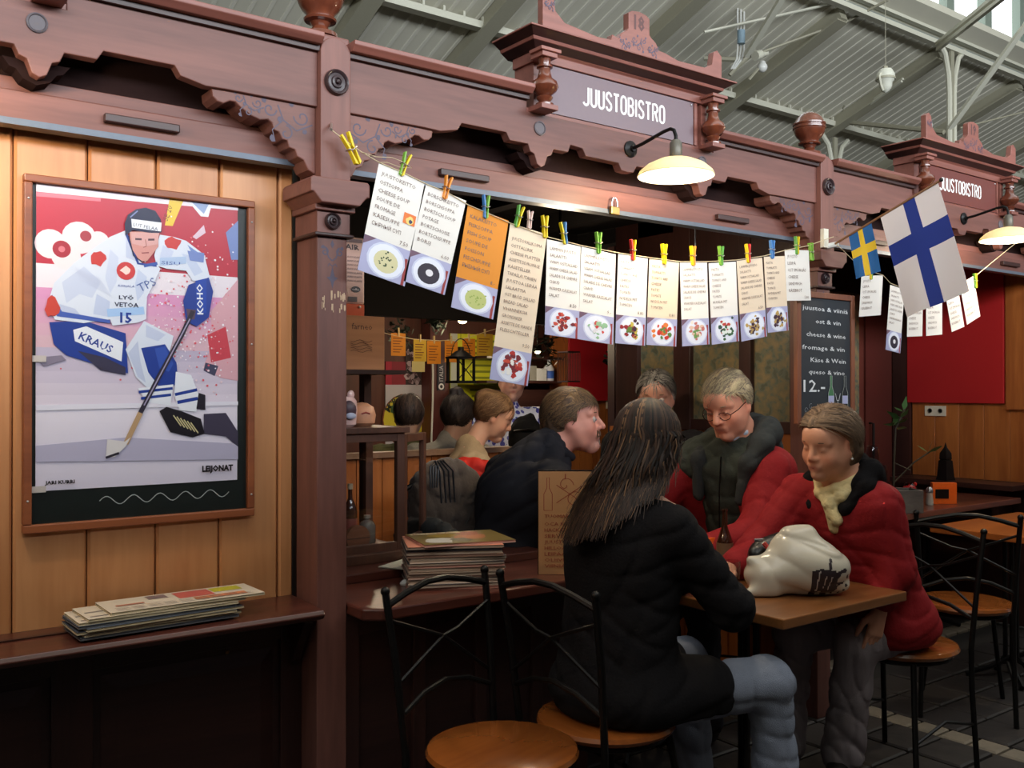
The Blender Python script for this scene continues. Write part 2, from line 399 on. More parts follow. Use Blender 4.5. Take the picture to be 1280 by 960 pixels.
# iron columns under the beams
def column(x, y, ztop, zb, n, lab):
    t = root('iron_column', lab, 'column', (x, y, zb))
    m = MB()
    for s in (-1, 1):
        m.tube([(x+s*.07, y, zb), (x+s*.07, y, ztop-.75), (x+s*.10, y, ztop-.45), (x+s*.2, y, ztop-.15), (x+s*.38, y, ztop)], .045, 8)
    m.build('shaft', M_iron, t)
    m = MB(); m.box((x-.05, y-.02, zb), (x+.05, y+.02, ztop)); m.build('web', M_raft, t)
    return t
column(14.72, 7.95, 6.9, 0, 1, 'pale iron column with forked head under the clerestory beam')
column(14.66, 10.05, rz_(10.05)-.34, 0, 1, 'pale iron column behind the ball finial at right')
def rod(pts, r, name, lab, mat=None, cat='tie rod'):
    m = MB(); m.tube(pts, r, 6); o = m.build(name, mat or M_iron); tag(o, lab, cat); return o
def strut(a, b_, lab, w_=.12):
    t = root('roof_strut', lab, 'strut', a); m = MB(); d = (Vector(b_)-Vector(a)).normalized(); sd = d.cross(Vector((0, 1, 0))).normalized()*w_*.3
    for s in (-1, 1): beam3(m, Vector(a)+sd*s, Vector(b_)+sd*s, w_*.42, w_*.35)
    m.build('bar', M_iron, t); return t
strut(P(935, 68, y=8.6), P(985, -14, y=7.6), 'paired iron strut rising from the pipe bracket behind the gable', .16)
strut(P(1172, 58, y=7.8), P(1272, -22, y=5.4), 'iron strut crossing the bright windows from the forked column', .14)
strut(P(1188, 160, y=7.4), P(1292, 18, y=6.0), 'long iron strut rising behind the second number board', .13)
strut(P(1058, 150, y=9.9), P(1128, 100, y=8.6), 'iron strut below the hanging loudspeaker', .10)
rod([P(880, 40, y=8.8), P(1060, 0, y=8.0)], .02, 'tie_rod', 'thin tie rod above the small white lamp')
rod([P(950, 66, y=8.8), P(1060, 26, y=8.2), P(1110, 0, y=7.6)], .02, 'tie_rod', 'thin dark tie rod running from the bracket to the top beam', M_raft)
rod([P(1065, 2, y=8.2), P(1062, 70, y=9), P(1052, 148, y=10)], .045, 'tie_rod', 'steep brown tie rod ending at the purlin joint', M_raft)
rod([P(1052, 152, y=10), P(1180, 165, y=8)], .04, 'tie_rod', 'flat tie rod between the two iron columns', M_raft)
rod([P(1200, 160, y=8), P(1300, 135, y=7.6)], .016, 'tie_rod', 'thin cable running right from the second column', M_raft)
rod([P(880, 73, y=9.4), P(930, 75, y=9.0)], .04, 'tie_rod', 'short flat bar behind the right tip of the gable', M_raft)
# conduits with a blue joint, bracket, lamp
t = root('electric_conduit', 'three white conduits with a blue joint hanging behind the gable', 'conduit', P(925, 90, y=8.7))
m = MB()
for k in (0, 1, 2): m.tube([P(922+4*k, -20, y=8.7), P(922+4*k, 62, y=8.7), P(921+3*k, 74, y=8.7), P(914+2*k, 86, y=8.8)], .013, 6)
m.build('pipe', plain('white_pipe', S(214, 214, 208), .4), t)
m = MB(); m.tube([P(926.5, 38, y=8.66), P(926.5, 55, y=8.66)], .055, 10); m.build('joint', plain('blue_joint', S(140, 165, 180), .4), t)
t = root('roof_bracket', 'iron bracket with an insulator behind the right end of the gable', 'bracket', P(925, 90, y=9))
m = MB()
for k in range(4): m.tube([P(912+6*k, 94-6*k, y=9), P(926+6*k, 78-5*k, y=8.9)], .03, 6)
m.build('clamp', M_raft, t)
m = MB(); m.tube([P(944, 70, y=8.8), P(950, 68, y=8.8)], .07, 10); m.tube([P(952, 68, y=8.8), P(958, 66, y=8.8)], .045, 10); m.build('insulator', M_iron, t)
m = MB(); m.tube([P(936, 100, y=9), P(948, 86, y=9)], .02, 6)
t = root('roof_lamp', 'small white globe lamp below the insulator', 'lamp', P(953, 84, y=9)); m.build('arm', M_raft, t)
m = MB(); m.ball(P(953, 84, y=9), .075); m.ball(P(953, 79, y=9), (.05, .05, .04)); m.build('globe', plain('white_globe', S(225, 225, 218), .25, coat=.5), t)
m = MB(); t = root('roof_lamp', 'small white globe lamp left of the second number board', 'lamp', P(1160, 157, y=9))
m.ball(P(1160, 157, y=9), .085); m.build('globe', MATS['white_globe'], t); m = MB(); m.tube([P(1148, 159, y=9), P(1158, 158, y=9)], .02, 6); m.build('arm', M_raft, t)
sp = P(1107, 100, y=6.2); t = root('hanging_loudspeaker', 'pale egg shaped loudspeaker hanging on a thin wire below the roof', 'loudspeaker', sp)
m = MB(); m.lathe([(.02, .13), (.07, .12), (.1, .07), (.105, .02), (.1, 0), (.075, -.03), (.07, -.08), (.04, -.13), (.0, -.15)], sp, 18); m.build('body', plain('loudspeaker_shell', S(205, 205, 190), .35, coat=.3), t)
m = MB(); m.lathe([(.11, .0), (.112, .012), (.11, .024), (.1, .03)], sp, 18); m.build('rim', M_raft, t)
m = MB(); m.tube([sp+Vector((-.1, 0, .06)), sp+Vector((-.125, 0, .02)), sp+Vector((-.09, 0, -.08)), sp+Vector((-.05, 0, -.13))], .012, 6); m.build('bail', M_iron, t)
m = MB(); m.tube([sp+Vector((0, 0, .12)), sp+Vector((0, 0, .16))], .025, 6); m.tube([sp+Vector((0, 0, .15)), Vector((sp.x, sp.y, 7.9))], .003, 4); m.build('wire', M_raft, t)
# far outer wall of the hall, walls behind the photographer, and an unseen stall row added to shade the aisle
M_wall = plain('hall_wall', S(140, 130, 110), .8)
m = MB(); m.box((-14, 16.1, -.02), (27, 16.3, 4.3)); m.build('wall_back', M_wall, kind='structure')
m = MB(); m.box((-14, -10.2, -.02), (27, -9.9, 4.1)); m.box((-14, -10.2, 8.6), (27, -9.9, 10)); m.build('wall_near', plain('near_wall', S(90, 80, 70), .8), kind='structure')
m = MB(); m.box((-14, -1.95, -.02), (9.5, -1.75, 3.0)); m.build('wall_stalls_occluder', plain('occluder_brown', S(58, 36, 30), .6), kind='structure')  # unseen, added to keep low daylight off the lower front
m = MB(); m.prism([(-10, 9.9), (-.5, 12.4), (9, 9.9), (9, 10.05), (-.5, 12.55), (-10, 10.05)], -14, 27, 'yz'); m.build('ceiling_nave_occluder', M_roof, kind='structure', base=(0, 0, 0))  # unseen nave roof, added to shut out the sky light
m = MB(); m.box((-14.2, -10, -.02), (-14, 17, 10)); m.build('wall_left', M_wall, kind='structure')
m = MB(); m.box((27, -10, -.02), (27.2, 17, 10)); m.build('wall_right', M_wall, kind='structure')

# ---------------------------------------------------------------- timber front: one frieze per bay
def rosette(m, x, y, z, r, col=None):
    M = Matrix.Rotation(math.radians(90), 3, 'X')     # lathe axis towards -y
    m.lathe([(r, 0), (r, .008), (r*.92, .014), (r*.8, .012), (r*.72, .006), (r*.5, .007), (r*.45, .013), (r*.3, .014), (r*.26, .008), (r*.18, .009), (r*.14, .018), (0, .02)], (x, y, z), 24, M)
    return m
def scroll_set(A, cx, cz, s, w_=.006, col=BLUE, flip=1):
    f = flip
    A.line(spiral(cx-.3*s*f, cz, .16*s, 1.1, 0 if f > 0 else math.pi, -f), w_, col, False)
    A.line(spiral(cx+.3*s*f, cz+.05*s, .13*s, 1.1, math.pi if f > 0 else 0, f), w_, col, False)
    A.line(spiral(cx, cz-.32*s, .14*s, 1.0, math.pi/2, f), w_, col, False)
    A.line([(cx-.5*s*f, cz-.1*s), (cx-.2*s*f, cz-.25*s), (cx+.05*s*f, cz-.1*s), (cx+.15*s*f, cz+.15*s)], w_, col, False)
    A.line([(cx+.05*s*f, cz-.1*s), (cx+.25*s*f, cz-.3*s), (cx+.2*s*f, cz-.5*s)], w_*.8, col, False)
    for a, bq in ((-.1, .2), (.12, -.1), (-.35, -.25), (.4, .2), (.25, -.45)):
        A.blob(cx+a*s*f, cz+bq*s, .045*s, col, 1.3, .3, 7, False)
XC = 2.392
def frieze(k, lab):
    dx = (k-1)*BAY; x0 = XP[k]+.047; x1 = XP[k+1]-.047; xc = XC+dx
    t = root('carved_frieze', lab, 'frieze', (xc, 2.5, 2.08))
    half = []   # right half of the lower edge, offset from the bay centre
    for a, z in ((0, 2.205), (.03, 2.208), (.045, 2.232), (.2, 2.234), (.215, 2.258), (.255, 2.262), (.27, 2.262), (.28, 2.236), (.345, 2.236), (.355, 2.214), (.372, 2.208), (.384, 2.176), (.40, 2.168),
                 (.416, 2.176), (.428, 2.208), (.445, 2.214), (.455, 2.238), (.53, 2.238), (.545, 2.262), (.72, 2.262), (.735, 2.238), (.8, 2.224), (.86, 2.226)):
        half.append((a, z))
    lo = [(xc-a, z) for a, z in reversed(half)][:-1]+[(xc+a, z) for a, z in half]
    lo = [p for p in lo if x0 < p[0] < x1]
    poly = [(x0, 2.226)]+lo+[(x1, 2.226), (x1, 2.385), (xc+.46, 2.385), (xc+.46, 2.345), (xc-.46, 2.345), (xc-.46, 2.385), (x0, 2.385)]
    m = MB(); m.prism(poly, 2.5, 2.535); m.build('frieze_board', M_red, t, bevel=.002)
    for a, c in ((x0, xc-.46), (xc+.46, x1)):
        m = MB(); m.box((a, 2.485, 2.382), (c, 2.56, 2.396)); m.build('bead_moulding', M_dark, t)
        m = MB(); m.prism([(2.452, 2.412), (2.468, 2.396), (2.57, 2.396), (2.57, 2.425), (2.452, 2.425)], a, c, 'yz'); m.build('cap_moulding', M_warm, t, bevel=.002)
    for s in (-1, 1):   # pendants that carry the gable columns, each with its block
        m = MB(); c = xc+s*.40
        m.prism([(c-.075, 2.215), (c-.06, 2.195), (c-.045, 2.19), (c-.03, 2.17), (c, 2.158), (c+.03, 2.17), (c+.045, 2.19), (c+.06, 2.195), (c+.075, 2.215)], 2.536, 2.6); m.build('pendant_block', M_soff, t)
        m = MB(); m.lathe([(.024, 0), (.024, .004), (.02, .006), (.018, .003), (0, .003)], (c-.006, 2.5, 2.297), 20, Matrix.Rotation(math.radians(90), 3, 'X')); m.build('plug', plain('grey_wood_plug', S(96, 88, 92), .5), t)
    # lintel behind the frieze
    m = MB(); m.box((x0, 2.585, 2.082), (x1, 2.625, 2.152)); m.build('lintel', M_red, t, bevel=.002)
    m = MB(); m.box((x0, 2.600, 2.155), (x1, 2.64, 2.188)); m.build('lintel_rail', M_red, t, bevel=.002)
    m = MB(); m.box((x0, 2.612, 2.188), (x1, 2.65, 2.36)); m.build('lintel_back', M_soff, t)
    m = MB(); m.box((x0, 2.578, 2.066), (x1, 2.625, 2.082)); m.build('edge_strip', M_edge, t)
    for s in (-1, 1):
        m = MB(); c = xc+s*.66; m.box((c-.095, 2.565, 2.106), (c+.095, 2.586, 2.128)); m.build('batten', M_dark, t, bevel=.003)
    # scalloped corner brackets with painted scrolls
    pr = [(0, 2.236), (.30, 2.226), (.297, 2.204), (.285, 2.193), (.268, 2.19), (.25, 2.2), (.235, 2.2), (.218, 2.186), (.19, 2.17), (.165, 2.163), (.142, 2.168), (.13, 2.16), (.125, 2.142), (.11, 2.138), (.1, 2.12), (.085, 2.118), (.08, 2.1), (.062, 2.096), (.055, 2.078), (.036, 2.07), (.022, 2.045), (.004, 2.036), (0, 2.036)]
    for s, xx in ((1, x0), (-1, x1)):
        br = MB(); br.prism([(xx+s*a, z) for a, z in pr], 2.512, 2.598); bo = br.build('corner_bracket', M_red, t, bevel=.003)
        A = Art((0, 2.512, 0), (1, 0, 0), (0, 0, 1)); scroll_set(A, xx+s*.09, 2.19, .16, .004, BLUE, s); scroll_set(A, xx+s*.2, 2.208, .09, .003, BLUE, s)
        A.build('painted_scroll', bo)
    return t
frieze(0, 'carved red brown frieze above the orange boards and the ice hockey poster')
frieze(1, 'carved red brown frieze over the open bistro bay behind the menu line')
frieze(2, 'carved red brown frieze at right behind the two flags')
def pillar(i, lab):
    x = XP[i]; t = root('carved_pillar', lab, 'pillar', (x, 2.5, 0)); w_ = .047
    m = MB(); n = 9
    top = [(x+w_*math.cos(a), 2.385+w_*.9*math.sin(a)) for a in [math.pi*k/n for k in range(n+1)]]
    m.prism([(x-w_, 2.0), (x+w_, 2.0)]+top, 2.478, 2.62); m.build('upper_post', M_redz, t, bevel=.003)
    m = MB(); rosette(m, x, 2.478, 2.298, .037); m.build('rosette', M_disc, t)
    m = MB(); m.box((x-.075, 2.51, 2.30), (x+.06, 2.63, 2.445)); m.build('finial_block', M_red, t, bevel=.006)
    fz = 2.445; fy = 2.565; fx = x-.008
    m = MB(); m.lathe([(.035, 0), (.052, .004), (.05, .016), (.03, .022), (.022, .036), (.03, .048), (.046, .052), (.048, .058), (.040, .064)]+[(.068*math.cos(q), .127+.068*math.sin(q)) for q in (-.9, -.65, -.4, -.2, -.12)]+[(.071, .121), (.071, .127), (.067, .130), (.067, .134), (.071, .137), (.071, .143), (.067, .147)]+[(.068*math.cos(q), .127+.068*math.sin(q)) for q in (.35, .6, .9, 1.2, 1.45, 1.57)], (fx, fy, fz), 28)
    m.build('ball_finial', M_gloss, t)
    m = MB(); a = w_+.012
    m.prism([(x-a, 1.945), (x+a, 1.945), (x+.083, 1.972), (x+.092, 1.972), (x+.092, 2.008), (x+.086, 2.016), (x-.086, 2.016), (x-.092, 2.008), (x-.092, 1.972), (x-.083, 1.972)], 2.445, 2.64); m.build('capital', M_red, t, bevel=.003)
    m = MB(); m.box((x-a-.004, 2.478, 1.93), (x+a+.004, 2.64, 1.947)); m.build('capital_neck', M_red, t, bevel=.003)
    m = MB(); m.box((x-w_-.004, 2.492, 1.868), (x+w_+.004, 2.64, 1.932)); m.build('capital_block', M_redz, t)
    m = MB(); rosette(m, x-.005, 2.492, 1.902, .024); m.build('rosette', M_disc, t)
    m = MB(); m.box((x-w_-.014, 2.482, 1.858), (x+w_+.014, 2.64, 1.868)); m.build('astragal', M_dark, t, bevel=.003)
    m = MB(); m.box((x-w_, 2.5, .0), (x+w_, 2.64, 1.86)); sh = m.build('shaft', M_redz, t, bevel=.004)
    A = Art((0, 2.5, 0), (1, 0, 0), (0, 0, 1))
    for s in (-1, 1):
        A.line(spiral(x+s*.024, 1.815, .013, 1.1, math.pi/2, s), .004, BLUE, False); A.line([(x, 1.79), (x+s*.012, 1.8), (x+s*.022, 1.83)], .004, BLUE, False); A.blob(x+s*.03, 1.828, .006, BLUE, 1, .3, 7, False)
        A.line([(x, 1.775), (x+s*.01, 1.782), (x+s*.014, 1.774)], .003, BLUE, False)
    A.poly([(x, 1.85), (x+.006, 1.838), (x, 1.826), (x-.006, 1.838)], BLUE, False); A.poly([(x, 1.775), (x+.007, 1.745), (x+.018, 1.742), (x+.006, 1.732), (x, 1.71), (x-.006, 1.732), (x-.018, 1.742), (x-.007, 1.745)], BLUE, False)
    if i == 1:   # pale scuffs of torn tape
        for k in range(26): u = x+random.choice((-.03, -.022, .02, .028, .033, 0))+random.uniform(-.006, .006); v = random.uniform(1.64, 1.69); A.rect(u, v, u+random.uniform(.002, .006), v+random.uniform(.006, .022), S(190, 160, 130), False)
    A.build('painted_leaf', sh)
    if i == 1:
        m = MB(); m.box((x-w_-.10, 2.50, 1.2), (x-w_-.0, 2.62, .0)); 
    return t
pillar(0, 'carved pillar out of the picture left of the boarded bay')
pillar(1, 'carved pillar with ball finial and torn tape between poster and menu line')
pillar(2, 'carved pillar with ball finial behind the chalkboard')
pillar(3, 'carved pillar at the far right end of the front')
def gable(k, lab, number):
    xc = XC+(k-1)*BAY; t = root('name_gable', lab, 'sign', (xc, 2.5, 2.345))
    m = MB(); m.box((xc-.46, 2.505, 2.345), (xc+.46, 2.62, 2.36)); m.build('gable_sill', M_warm, t)
    m = MB(); m.box((xc-.42, 2.515, 2.36), (xc+.42, 2.62, 2.53)); m.build('gable_back', M_warm, t)
    sb = MB(); sb.box((xc-.372, 2.500, 2.358), (xc+.345, 2.514, 2.518)); so = sb.build('sign_board', plain('mauve_sign_board', S(112, 92, 98), .35, var=.05) if k < 2 else plain('red_brown_sign_board', S(112, 62, 56), .35, var=.05), t)
    A = Art((0, 2.5, 0), (1, 0, 0), (0, 0, 1)); rail(A, 'JUUSTOBISTRO', xc-.012, 2.413, .062, .0235, .0085, .0125, S(245, 243, 238)); A.build('lettering', so, label='white capital lettering')
    m = MB(); m.ball((xc-.36, 2.499, 2.508), .004); m.ball((xc+.333, 2.499, 2.508), .004); m.build('screw', plain('screw', S(210, 210, 210), .3, .8), so)
    m = MB(); m.box((xc+.35, 2.498, 2.358), (xc+.365, 2.516, 2.518)); m.box((xc+.385, 2.498, 2.358), (xc+.42, 2.516, 2.518)); m.build('sign_stile', M_warm, t)
    m = MB(); m.prism([(2.492, 2.52), (2.492, 2.548), (2.482, 2.556), (2.62, 2.556), (2.62, 2.52)], xc-.43, xc+.43, 'yz'); m.build('fascia', M_warm, t, bevel=.002)
    # projecting cornice: stepped rings around three sides
    def ring(z0, z1, e0, e1, nm, mat):
        vs = []
        for z, e in ((z0, e0), (z1, e1)): vs += [(xc-.43-e, 2.492-e, z), (xc+.43+e, 2.492-e, z), (xc+.43+e, 2.64, z), (xc-.43-e, 2.64, z)]
        m = MB(); m.add(vs, [(0, 3, 2, 1), (4, 5, 6, 7), (0, 1, 5, 4), (1, 2, 6, 5), (2, 3, 7, 6), (3, 0, 4, 7)]); m.build(nm, mat, t, bevel=.0015)
    ring(2.556, 2.574, .006, .034, 'cornice_cove', M_dark); ring(2.574, 2.585, .036, .04, 'cornice_fillet', M_warm); ring(2.585, 2.602, .042, .07, 'cornice_crown', M_dark); ring(2.602, 2.608, .074, .074, 'cornice_top', M_warm)
    for s in (-1, 1):
        cx = xc+s*.415; cy = 2.462; c = root('turned_column', None, None, (0, 0, 0)); bpy.data.objects.remove(c)
        m = MB(); m.lathe([(.03, 0), (.03, .008), (.018, .014), (.026, .024), (.028, .03), (.02, .034), (.04, .05), (.047, .064), (.042, .08), (.026, .092), (.02, .11), (.019, .125), (.027, .128), (.027, .134), (.019, .137), (.02, .15), (.023, .16)], (cx, cy, 2.36), 24)
        m.build('turned_column', M_gloss, t)
        m = MB(); m.box((cx-.032, cy-.03, 2.518), (cx+.032, cy+.035, 2.536)); m.box((cx-.042, cy-.038, 2.534), (cx+.042, cy+.03, 2.546)); m.build('column_cap', M_warm, t, bevel=.002)
        m = MB(); m.box((cx-.035, cy-.03, 2.345), (cx+.035, cy+.045, 2.362)); m.build('column_base', M_warm, t, bevel=.002)
    # crest board with corner tips and the number block
    z = 2.608; h = [(0, .012)]
    pr = [(-.44, 0), (-.44, .12), (-.415, .135), (-.395, .12), (-.385, .07), (-.345, .04), (-.2, .026), (-.135, .03), (-.13, .05), (-.1, .042), (-.085, .065), (-.06, .08), (-.052, .088), (-.052, .145), (-.035, .155), (0, .16), (.035, .155), (.052, .145), (.052, .088), (.06, .08), (.085, .065), (.1, .042), (.13, .04), (.2, .026), (.345, .03), (.385, .05), (.395, .1), (.415, .11), (.44, .09), (.44, 0)]
    m = MB(); m.prism([(xc+a, z+b_) for a, b_ in pr], 2.44, 2.468); cb = m.build('crest_board', M_warm, t, bevel=.002)
    A = Art((0, 2.44, 0), (1, 0, 0), (0, 0, 1)); A.text(number, xc, z+.094, .05, S(84, 50, 48), align='C', wscale=.85, bold=.03)
    scroll_set(A, xc-.0, z+.055, .08, .003); scroll_set(A, xc-.07, z+.035, .06, .003, BLUE, -1); scroll_set(A, xc+.07, z+.04, .06, .003); scroll_set(A, xc-.41, z+.09, .05, .003); A.build('painted_number', cb)
    return t
gable(0, 'carved gable at the top left edge above the boarded bay', '17')
gable(1, 'carved gable with white name lettering and number 18 above the bay', '18')
gable(2, 'carved name gable half hidden behind the large blue and white flag', '19')
# ---------------------------------------------------------------- boarded bay at left
wp = root('wall_front', 'orange tongue and groove boards of the closed bay', None, (0, 2.66, .8), kind='structure')
i = 0; x = -1.064
while x < 1.17:
    xe = min(x+.1755, 1.178)
    if i == 0: xe = x+.1755*.5+.0
    m = MB(); m.prism([(x+.0015, 2.69), (x+.0015, 2.668), (x+.008, 2.660), (xe-.008, 2.660), (xe-.0015, 2.668), (xe-.0015, 2.69)], .80, 2.10, 'xy'); m.build('board', M_orange, wp)
    x = xe; i += 1
m = MB(); m.box((-1.064, 2.69, 0), (1.178, 2.71, 2.3)); m.build('wall_boarded_bay', M_dark, kind='structure')
wl = root('wall_lower', 'dark panelling below the shelf', None, (0, 2.6, 0), kind='structure')
m = MB(); m.box((-1.064, 2.615, 0), (1.178, 2.66, .775)); m.build('backing', M_dark, wl)
for a, c in ((-1.064, -.0), (.506, .605), (1.113, 1.178)):
    m = MB(); m.box((a, 2.60, 0), (c, 2.625, .775)); m.build('stile', M_darkz, wl, bevel=.003)
for z0, z1 in ((0, .12), (.70, .775)):
    m = MB(); m.box((-1.06, 2.601, z0), (1.17, 2.624, z1)); m.build('rail', M_dark, wl, bevel=.003)
for a, c in ((0, .506), (.605, 1.113)):
    m = MB(); m.add([(a+.02, 2.613, .14), (c-.02, 2.613, .14), (c-.02, 2.613, .68), (a+.02, 2.613, .68), (a+.06, 2.602, .18), (c-.06, 2.602, .18), (c-.06, 2.602, .64), (a+.06, 2.602, .64)], [(0, 1, 5, 4), (1, 2, 6, 5), (2, 3, 7, 6), (3, 0, 4, 7), (4, 5, 6, 7)]); m.build('raised_panel', M_dark, wl)
M_shelf = wood('shelf_timber', S(104, 54, 42), S(66, 34, 28), 'x', 6, .28, coat=.25)
t = root('wall_shelf', 'dark red brown wooden shelf under the hockey poster', 'shelf', (0, 2.55, .775))
m = MB(); m.prism([(2.44, .782), (2.432, .794), (2.44, .806), (2.66, .812), (2.66, .775), (2.46, .775)], -1.06, 1.172, 'yz'); m.build('shelf_board', M_shelf, t, bevel=.003)
m = MB(); m.box((-.3, 2.575, .8115), (.63, 2.59, .8135)); m.build('groove_strip', M_dark, t)
m = MB(); m.prism([(2.6, .775), (2.6, .62), (2.58, .64), (2.5, .76), (2.5, .775)], 1.14, 1.165, 'yz'); m.build('shelf_bracket', M_dark, t)
m = MB(); m.ball((.955, 2.60, .69), .006); m.build('key_stud', plain('brass', S(150, 110, 60), .35, .9), t)

# framed ice hockey poster, flat print
t = root('framed_poster', 'ice hockey poster in a narrow brown frame on the orange boards', 'poster', (.747, 2.655, 1.06))
fx0, fx1, fz0, fz1 = .447, 1.047, 1.058, 1.962
M_frame = wood('poster_frame_wood', S(150, 84, 48), S(118, 62, 36), 'x', 8, .4)
for bx in (((fx0, fz0), (fx1, fz0+.022)), ((fx0, fz1-.02), (fx1, fz1)), ((fx0, fz0+.0221), (fx0+.02, fz1-.0201)), ((fx1-.02, fz0+.0221), (fx1, fz1-.0201))):
    m = MB(); m.box((bx[0][0], 2.632, bx[0][1]), (bx[1][0], 2.660, bx[1][1])); m.build('frame_strip', M_frame, t, bevel=.003)
m = MB(); m.box((fx0+.018, 2.648, fz0+.02), (fx1-.018, 2.658, fz1-.018)); m.build('black_backing', plain('black_board', S(26, 34, 32), .35), t)
PW, PH = .523, .79
pb = MB(); pb.box((.477, 2.6455, 1.163), (.477+PW, 2.6475, 1.163+PH)); po = pb.build('print_sheet', plain('poster_paper', S(214, 205, 222), .4), t)
A = Art((.477, 2.6455, 1.163), (1, 0, 0), (0, 0, 1), step=.00004)
def Q(X, Y):
    u = (X-93)/500; tp = 45+60*u; return (u*PW, (812-Y)/(812-tp)*PH)
def pol(pts, col): A.poly([Q(*p) for p in pts], col)
def lin(pts, wd, col): A.line([Q(*p) for p in pts], wd*PW/500, col)
W = S(238, 240, 248); NB = S(34, 62, 150); NV = S(26, 30, 66); RD = S(196, 44, 62)
NBK = 26; JW = S(222, 228, 242)
for k in range(NBK):
    v0, v1 = k/NBK, (k+1)/NBK; vm = (v0+v1)/2
    if vm > .72: c = S(190, 46, 66)
    elif vm > .66: c = S(238, 228, 236)
    elif vm > .45: c = S(222, 190-int(40*(vm-.45)/.2), 196)
    elif vm > .25: c = S(196+int(44*(.45-vm)/.2), 184+int(44*(.45-vm)/.2), 206+int(34*(.45-vm)/.2))
    else: c = S(int(240-20*(.25-vm)), int(232-20*(.25-vm)), 244)
    A.rect(0, v0*PH, PW, v1*PH, c, False)
A.k += 1
pol([(93, 52), (330, 78), (594, 108), (594, 124), (330, 100), (93, 76)], S(240, 232, 240)); pol([(93, 76), (240, 92), (240, 100), (93, 88)], S(226, 120, 136))
for cx, cy, r in ((125, 205, 36), (190, 190, 40), (235, 200, 26), (160, 235, 34)): A.disc(*Q(cx, cy), r*PW/500, S(246, 226, 230))
A.disc(*Q(150, 218), .022, S(170, 40, 56)); A.disc(*Q(150, 218), .008, S(220, 120, 130)); A.disc(*Q(205, 186), .014, S(170, 60, 70))
pol([(398, 160), (410, 92), (440, 84), (446, 98), (418, 162)], S(236, 200, 60)); A.text('SE 20', *Q(405, 150), .014, S(120, 60, 40), rot=1.25)
pol([(452, 92), (524, 100), (512, 140), (492, 138)], W); pol([(466, 100), (514, 106), (500, 132)], S(150, 170, 210)); pol([(470, 190), (500, 160), (505, 180), (480, 196)], S(226, 200, 214))
pol([(520, 380), (594, 300), (594, 560), (545, 550), (500, 520), (520, 470)], S(222, 170, 180)); pol([(510, 440), (560, 420), (575, 500), (520, 510)], S(206, 70, 84)); pol([(505, 510), (540, 520), (530, 545), (500, 530)], S(70, 70, 96))
pol([(560, 180), (594, 150), (594, 250), (575, 250)], S(120, 140, 196))
for k in range(420):   # spray of ice
    X = random.gauss(470, 75); Y = random.gauss(400, 110)
    if 100 < X < 588 and 130 < Y < 600: A.disc(*Q(X, Y), random.uniform(.0012, .0035), random.choice((S(248, 244, 250), S(240, 214, 220), S(228, 96, 110))), n=6, lift=False)
A.k += 1
pol([(93, 600), (594, 612), (594, 622), (93, 614)], S(236, 232, 244)); pol([(93, 700), (300, 690), (594, 720), (594, 760), (93, 740)], S(196, 190, 214))
pol([(500, 640), (560, 640), (594, 690), (594, 728), (560, 700), (500, 690)], S(70, 64, 84))
pol([(93, 484), (150, 480), (160, 492), (110, 506)], S(140, 130, 150))
# figure of the player
pol([(122, 398), (200, 396), (300, 430), (306, 530), (255, 515), (160, 480), (132, 452)], NB); pol([(186, 470), (250, 488), (300, 515), (300, 534), (240, 520)], S(60, 56, 80))
pol([(176, 418), (206, 410), (294, 452), (290, 500), (180, 446)], W); A.text('KRAUS', *Q(187, 440), .020, NB, rot=-.42, bold=.02, width=.088)
pol([(300, 470), (345, 400), (420, 440), (400, 520), (360, 575), (325, 540)], JW); pol([(306, 480), (330, 450), (336, 500), (350, 556), (330, 540)], S(196, 204, 228)); pol([(350, 410), (400, 436), (380, 452), (350, 440)], S(200, 208, 232))
pol([(338, 468), (398, 460), (428, 508), (432, 560), (392, 578), (356, 530)], NB); pol([(372, 470), (398, 466), (420, 510), (408, 530), (384, 520)], S(52, 84, 176))
pol([(330, 568), (420, 562), (412, 616), (352, 604)], W); lin([(332, 578), (418, 572)], 7, NB); lin([(338, 594), (414, 588)], 7, NB)
pol([(426, 530), (466, 540), (486, 590), (480, 634), (436, 628), (422, 590)], W); lin([(424, 588), (482, 578)], 8, NB); lin([(430, 608), (484, 600)], 9, NB)
pol([(384, 628), (402, 618), (440, 630), (492, 652), (502, 690), (470, 698), (412, 682)], S(30, 26, 34)); pol([(486, 586), (504, 592), (504, 630), (480, 626)], S(36, 32, 44))
for k in range(6): lin([(420+9*k, 640+4*k), (440+9*k, 668+4*k)], 3, S(214, 200, 150))
JW = S(222, 228, 242)
pol([(300, 172), (262, 188), (228, 212), (178, 252), (132, 302), (119, 350), (134, 392), (200, 402), (262, 394), (268, 410), (330, 404), (350, 396), (352, 340), (372, 300), (386, 270), (376, 258), (340, 256), (306, 214)], JW)
for fp, fc in (([(150, 300), (200, 262), (240, 300), (220, 340), (190, 330), (160, 352)], S(204, 212, 234)), ([(230, 330), (262, 350), (258, 388), (222, 380)], S(196, 206, 232)), ([(262, 220), (282, 240), (278, 300), (262, 330), (250, 290)], S(206, 214, 236)), ([(330, 270), (352, 290), (344, 330), (328, 350), (322, 310)], S(200, 210, 234)), ([(140, 352), (180, 366), (200, 392), (150, 384)], S(196, 204, 228)), ([(300, 190), (318, 226), (330, 252), (300, 240)], S(198, 206, 230))): pol(fp, fc)
pol([(384, 184), (420, 190), (452, 200), (500, 236), (517, 300), (470, 302), (452, 276), (402, 270), (376, 262), (370, 236)], JW)
for fp, fc in (([(440, 232), (470, 240), (496, 280), (474, 290)], S(200, 210, 234)), ([(392, 210), (420, 226), (410, 250), (384, 240)], S(204, 212, 236)), ([(455, 210), (492, 236), (496, 256), (470, 236)], S(120, 146, 204))): pol(fp, fc)
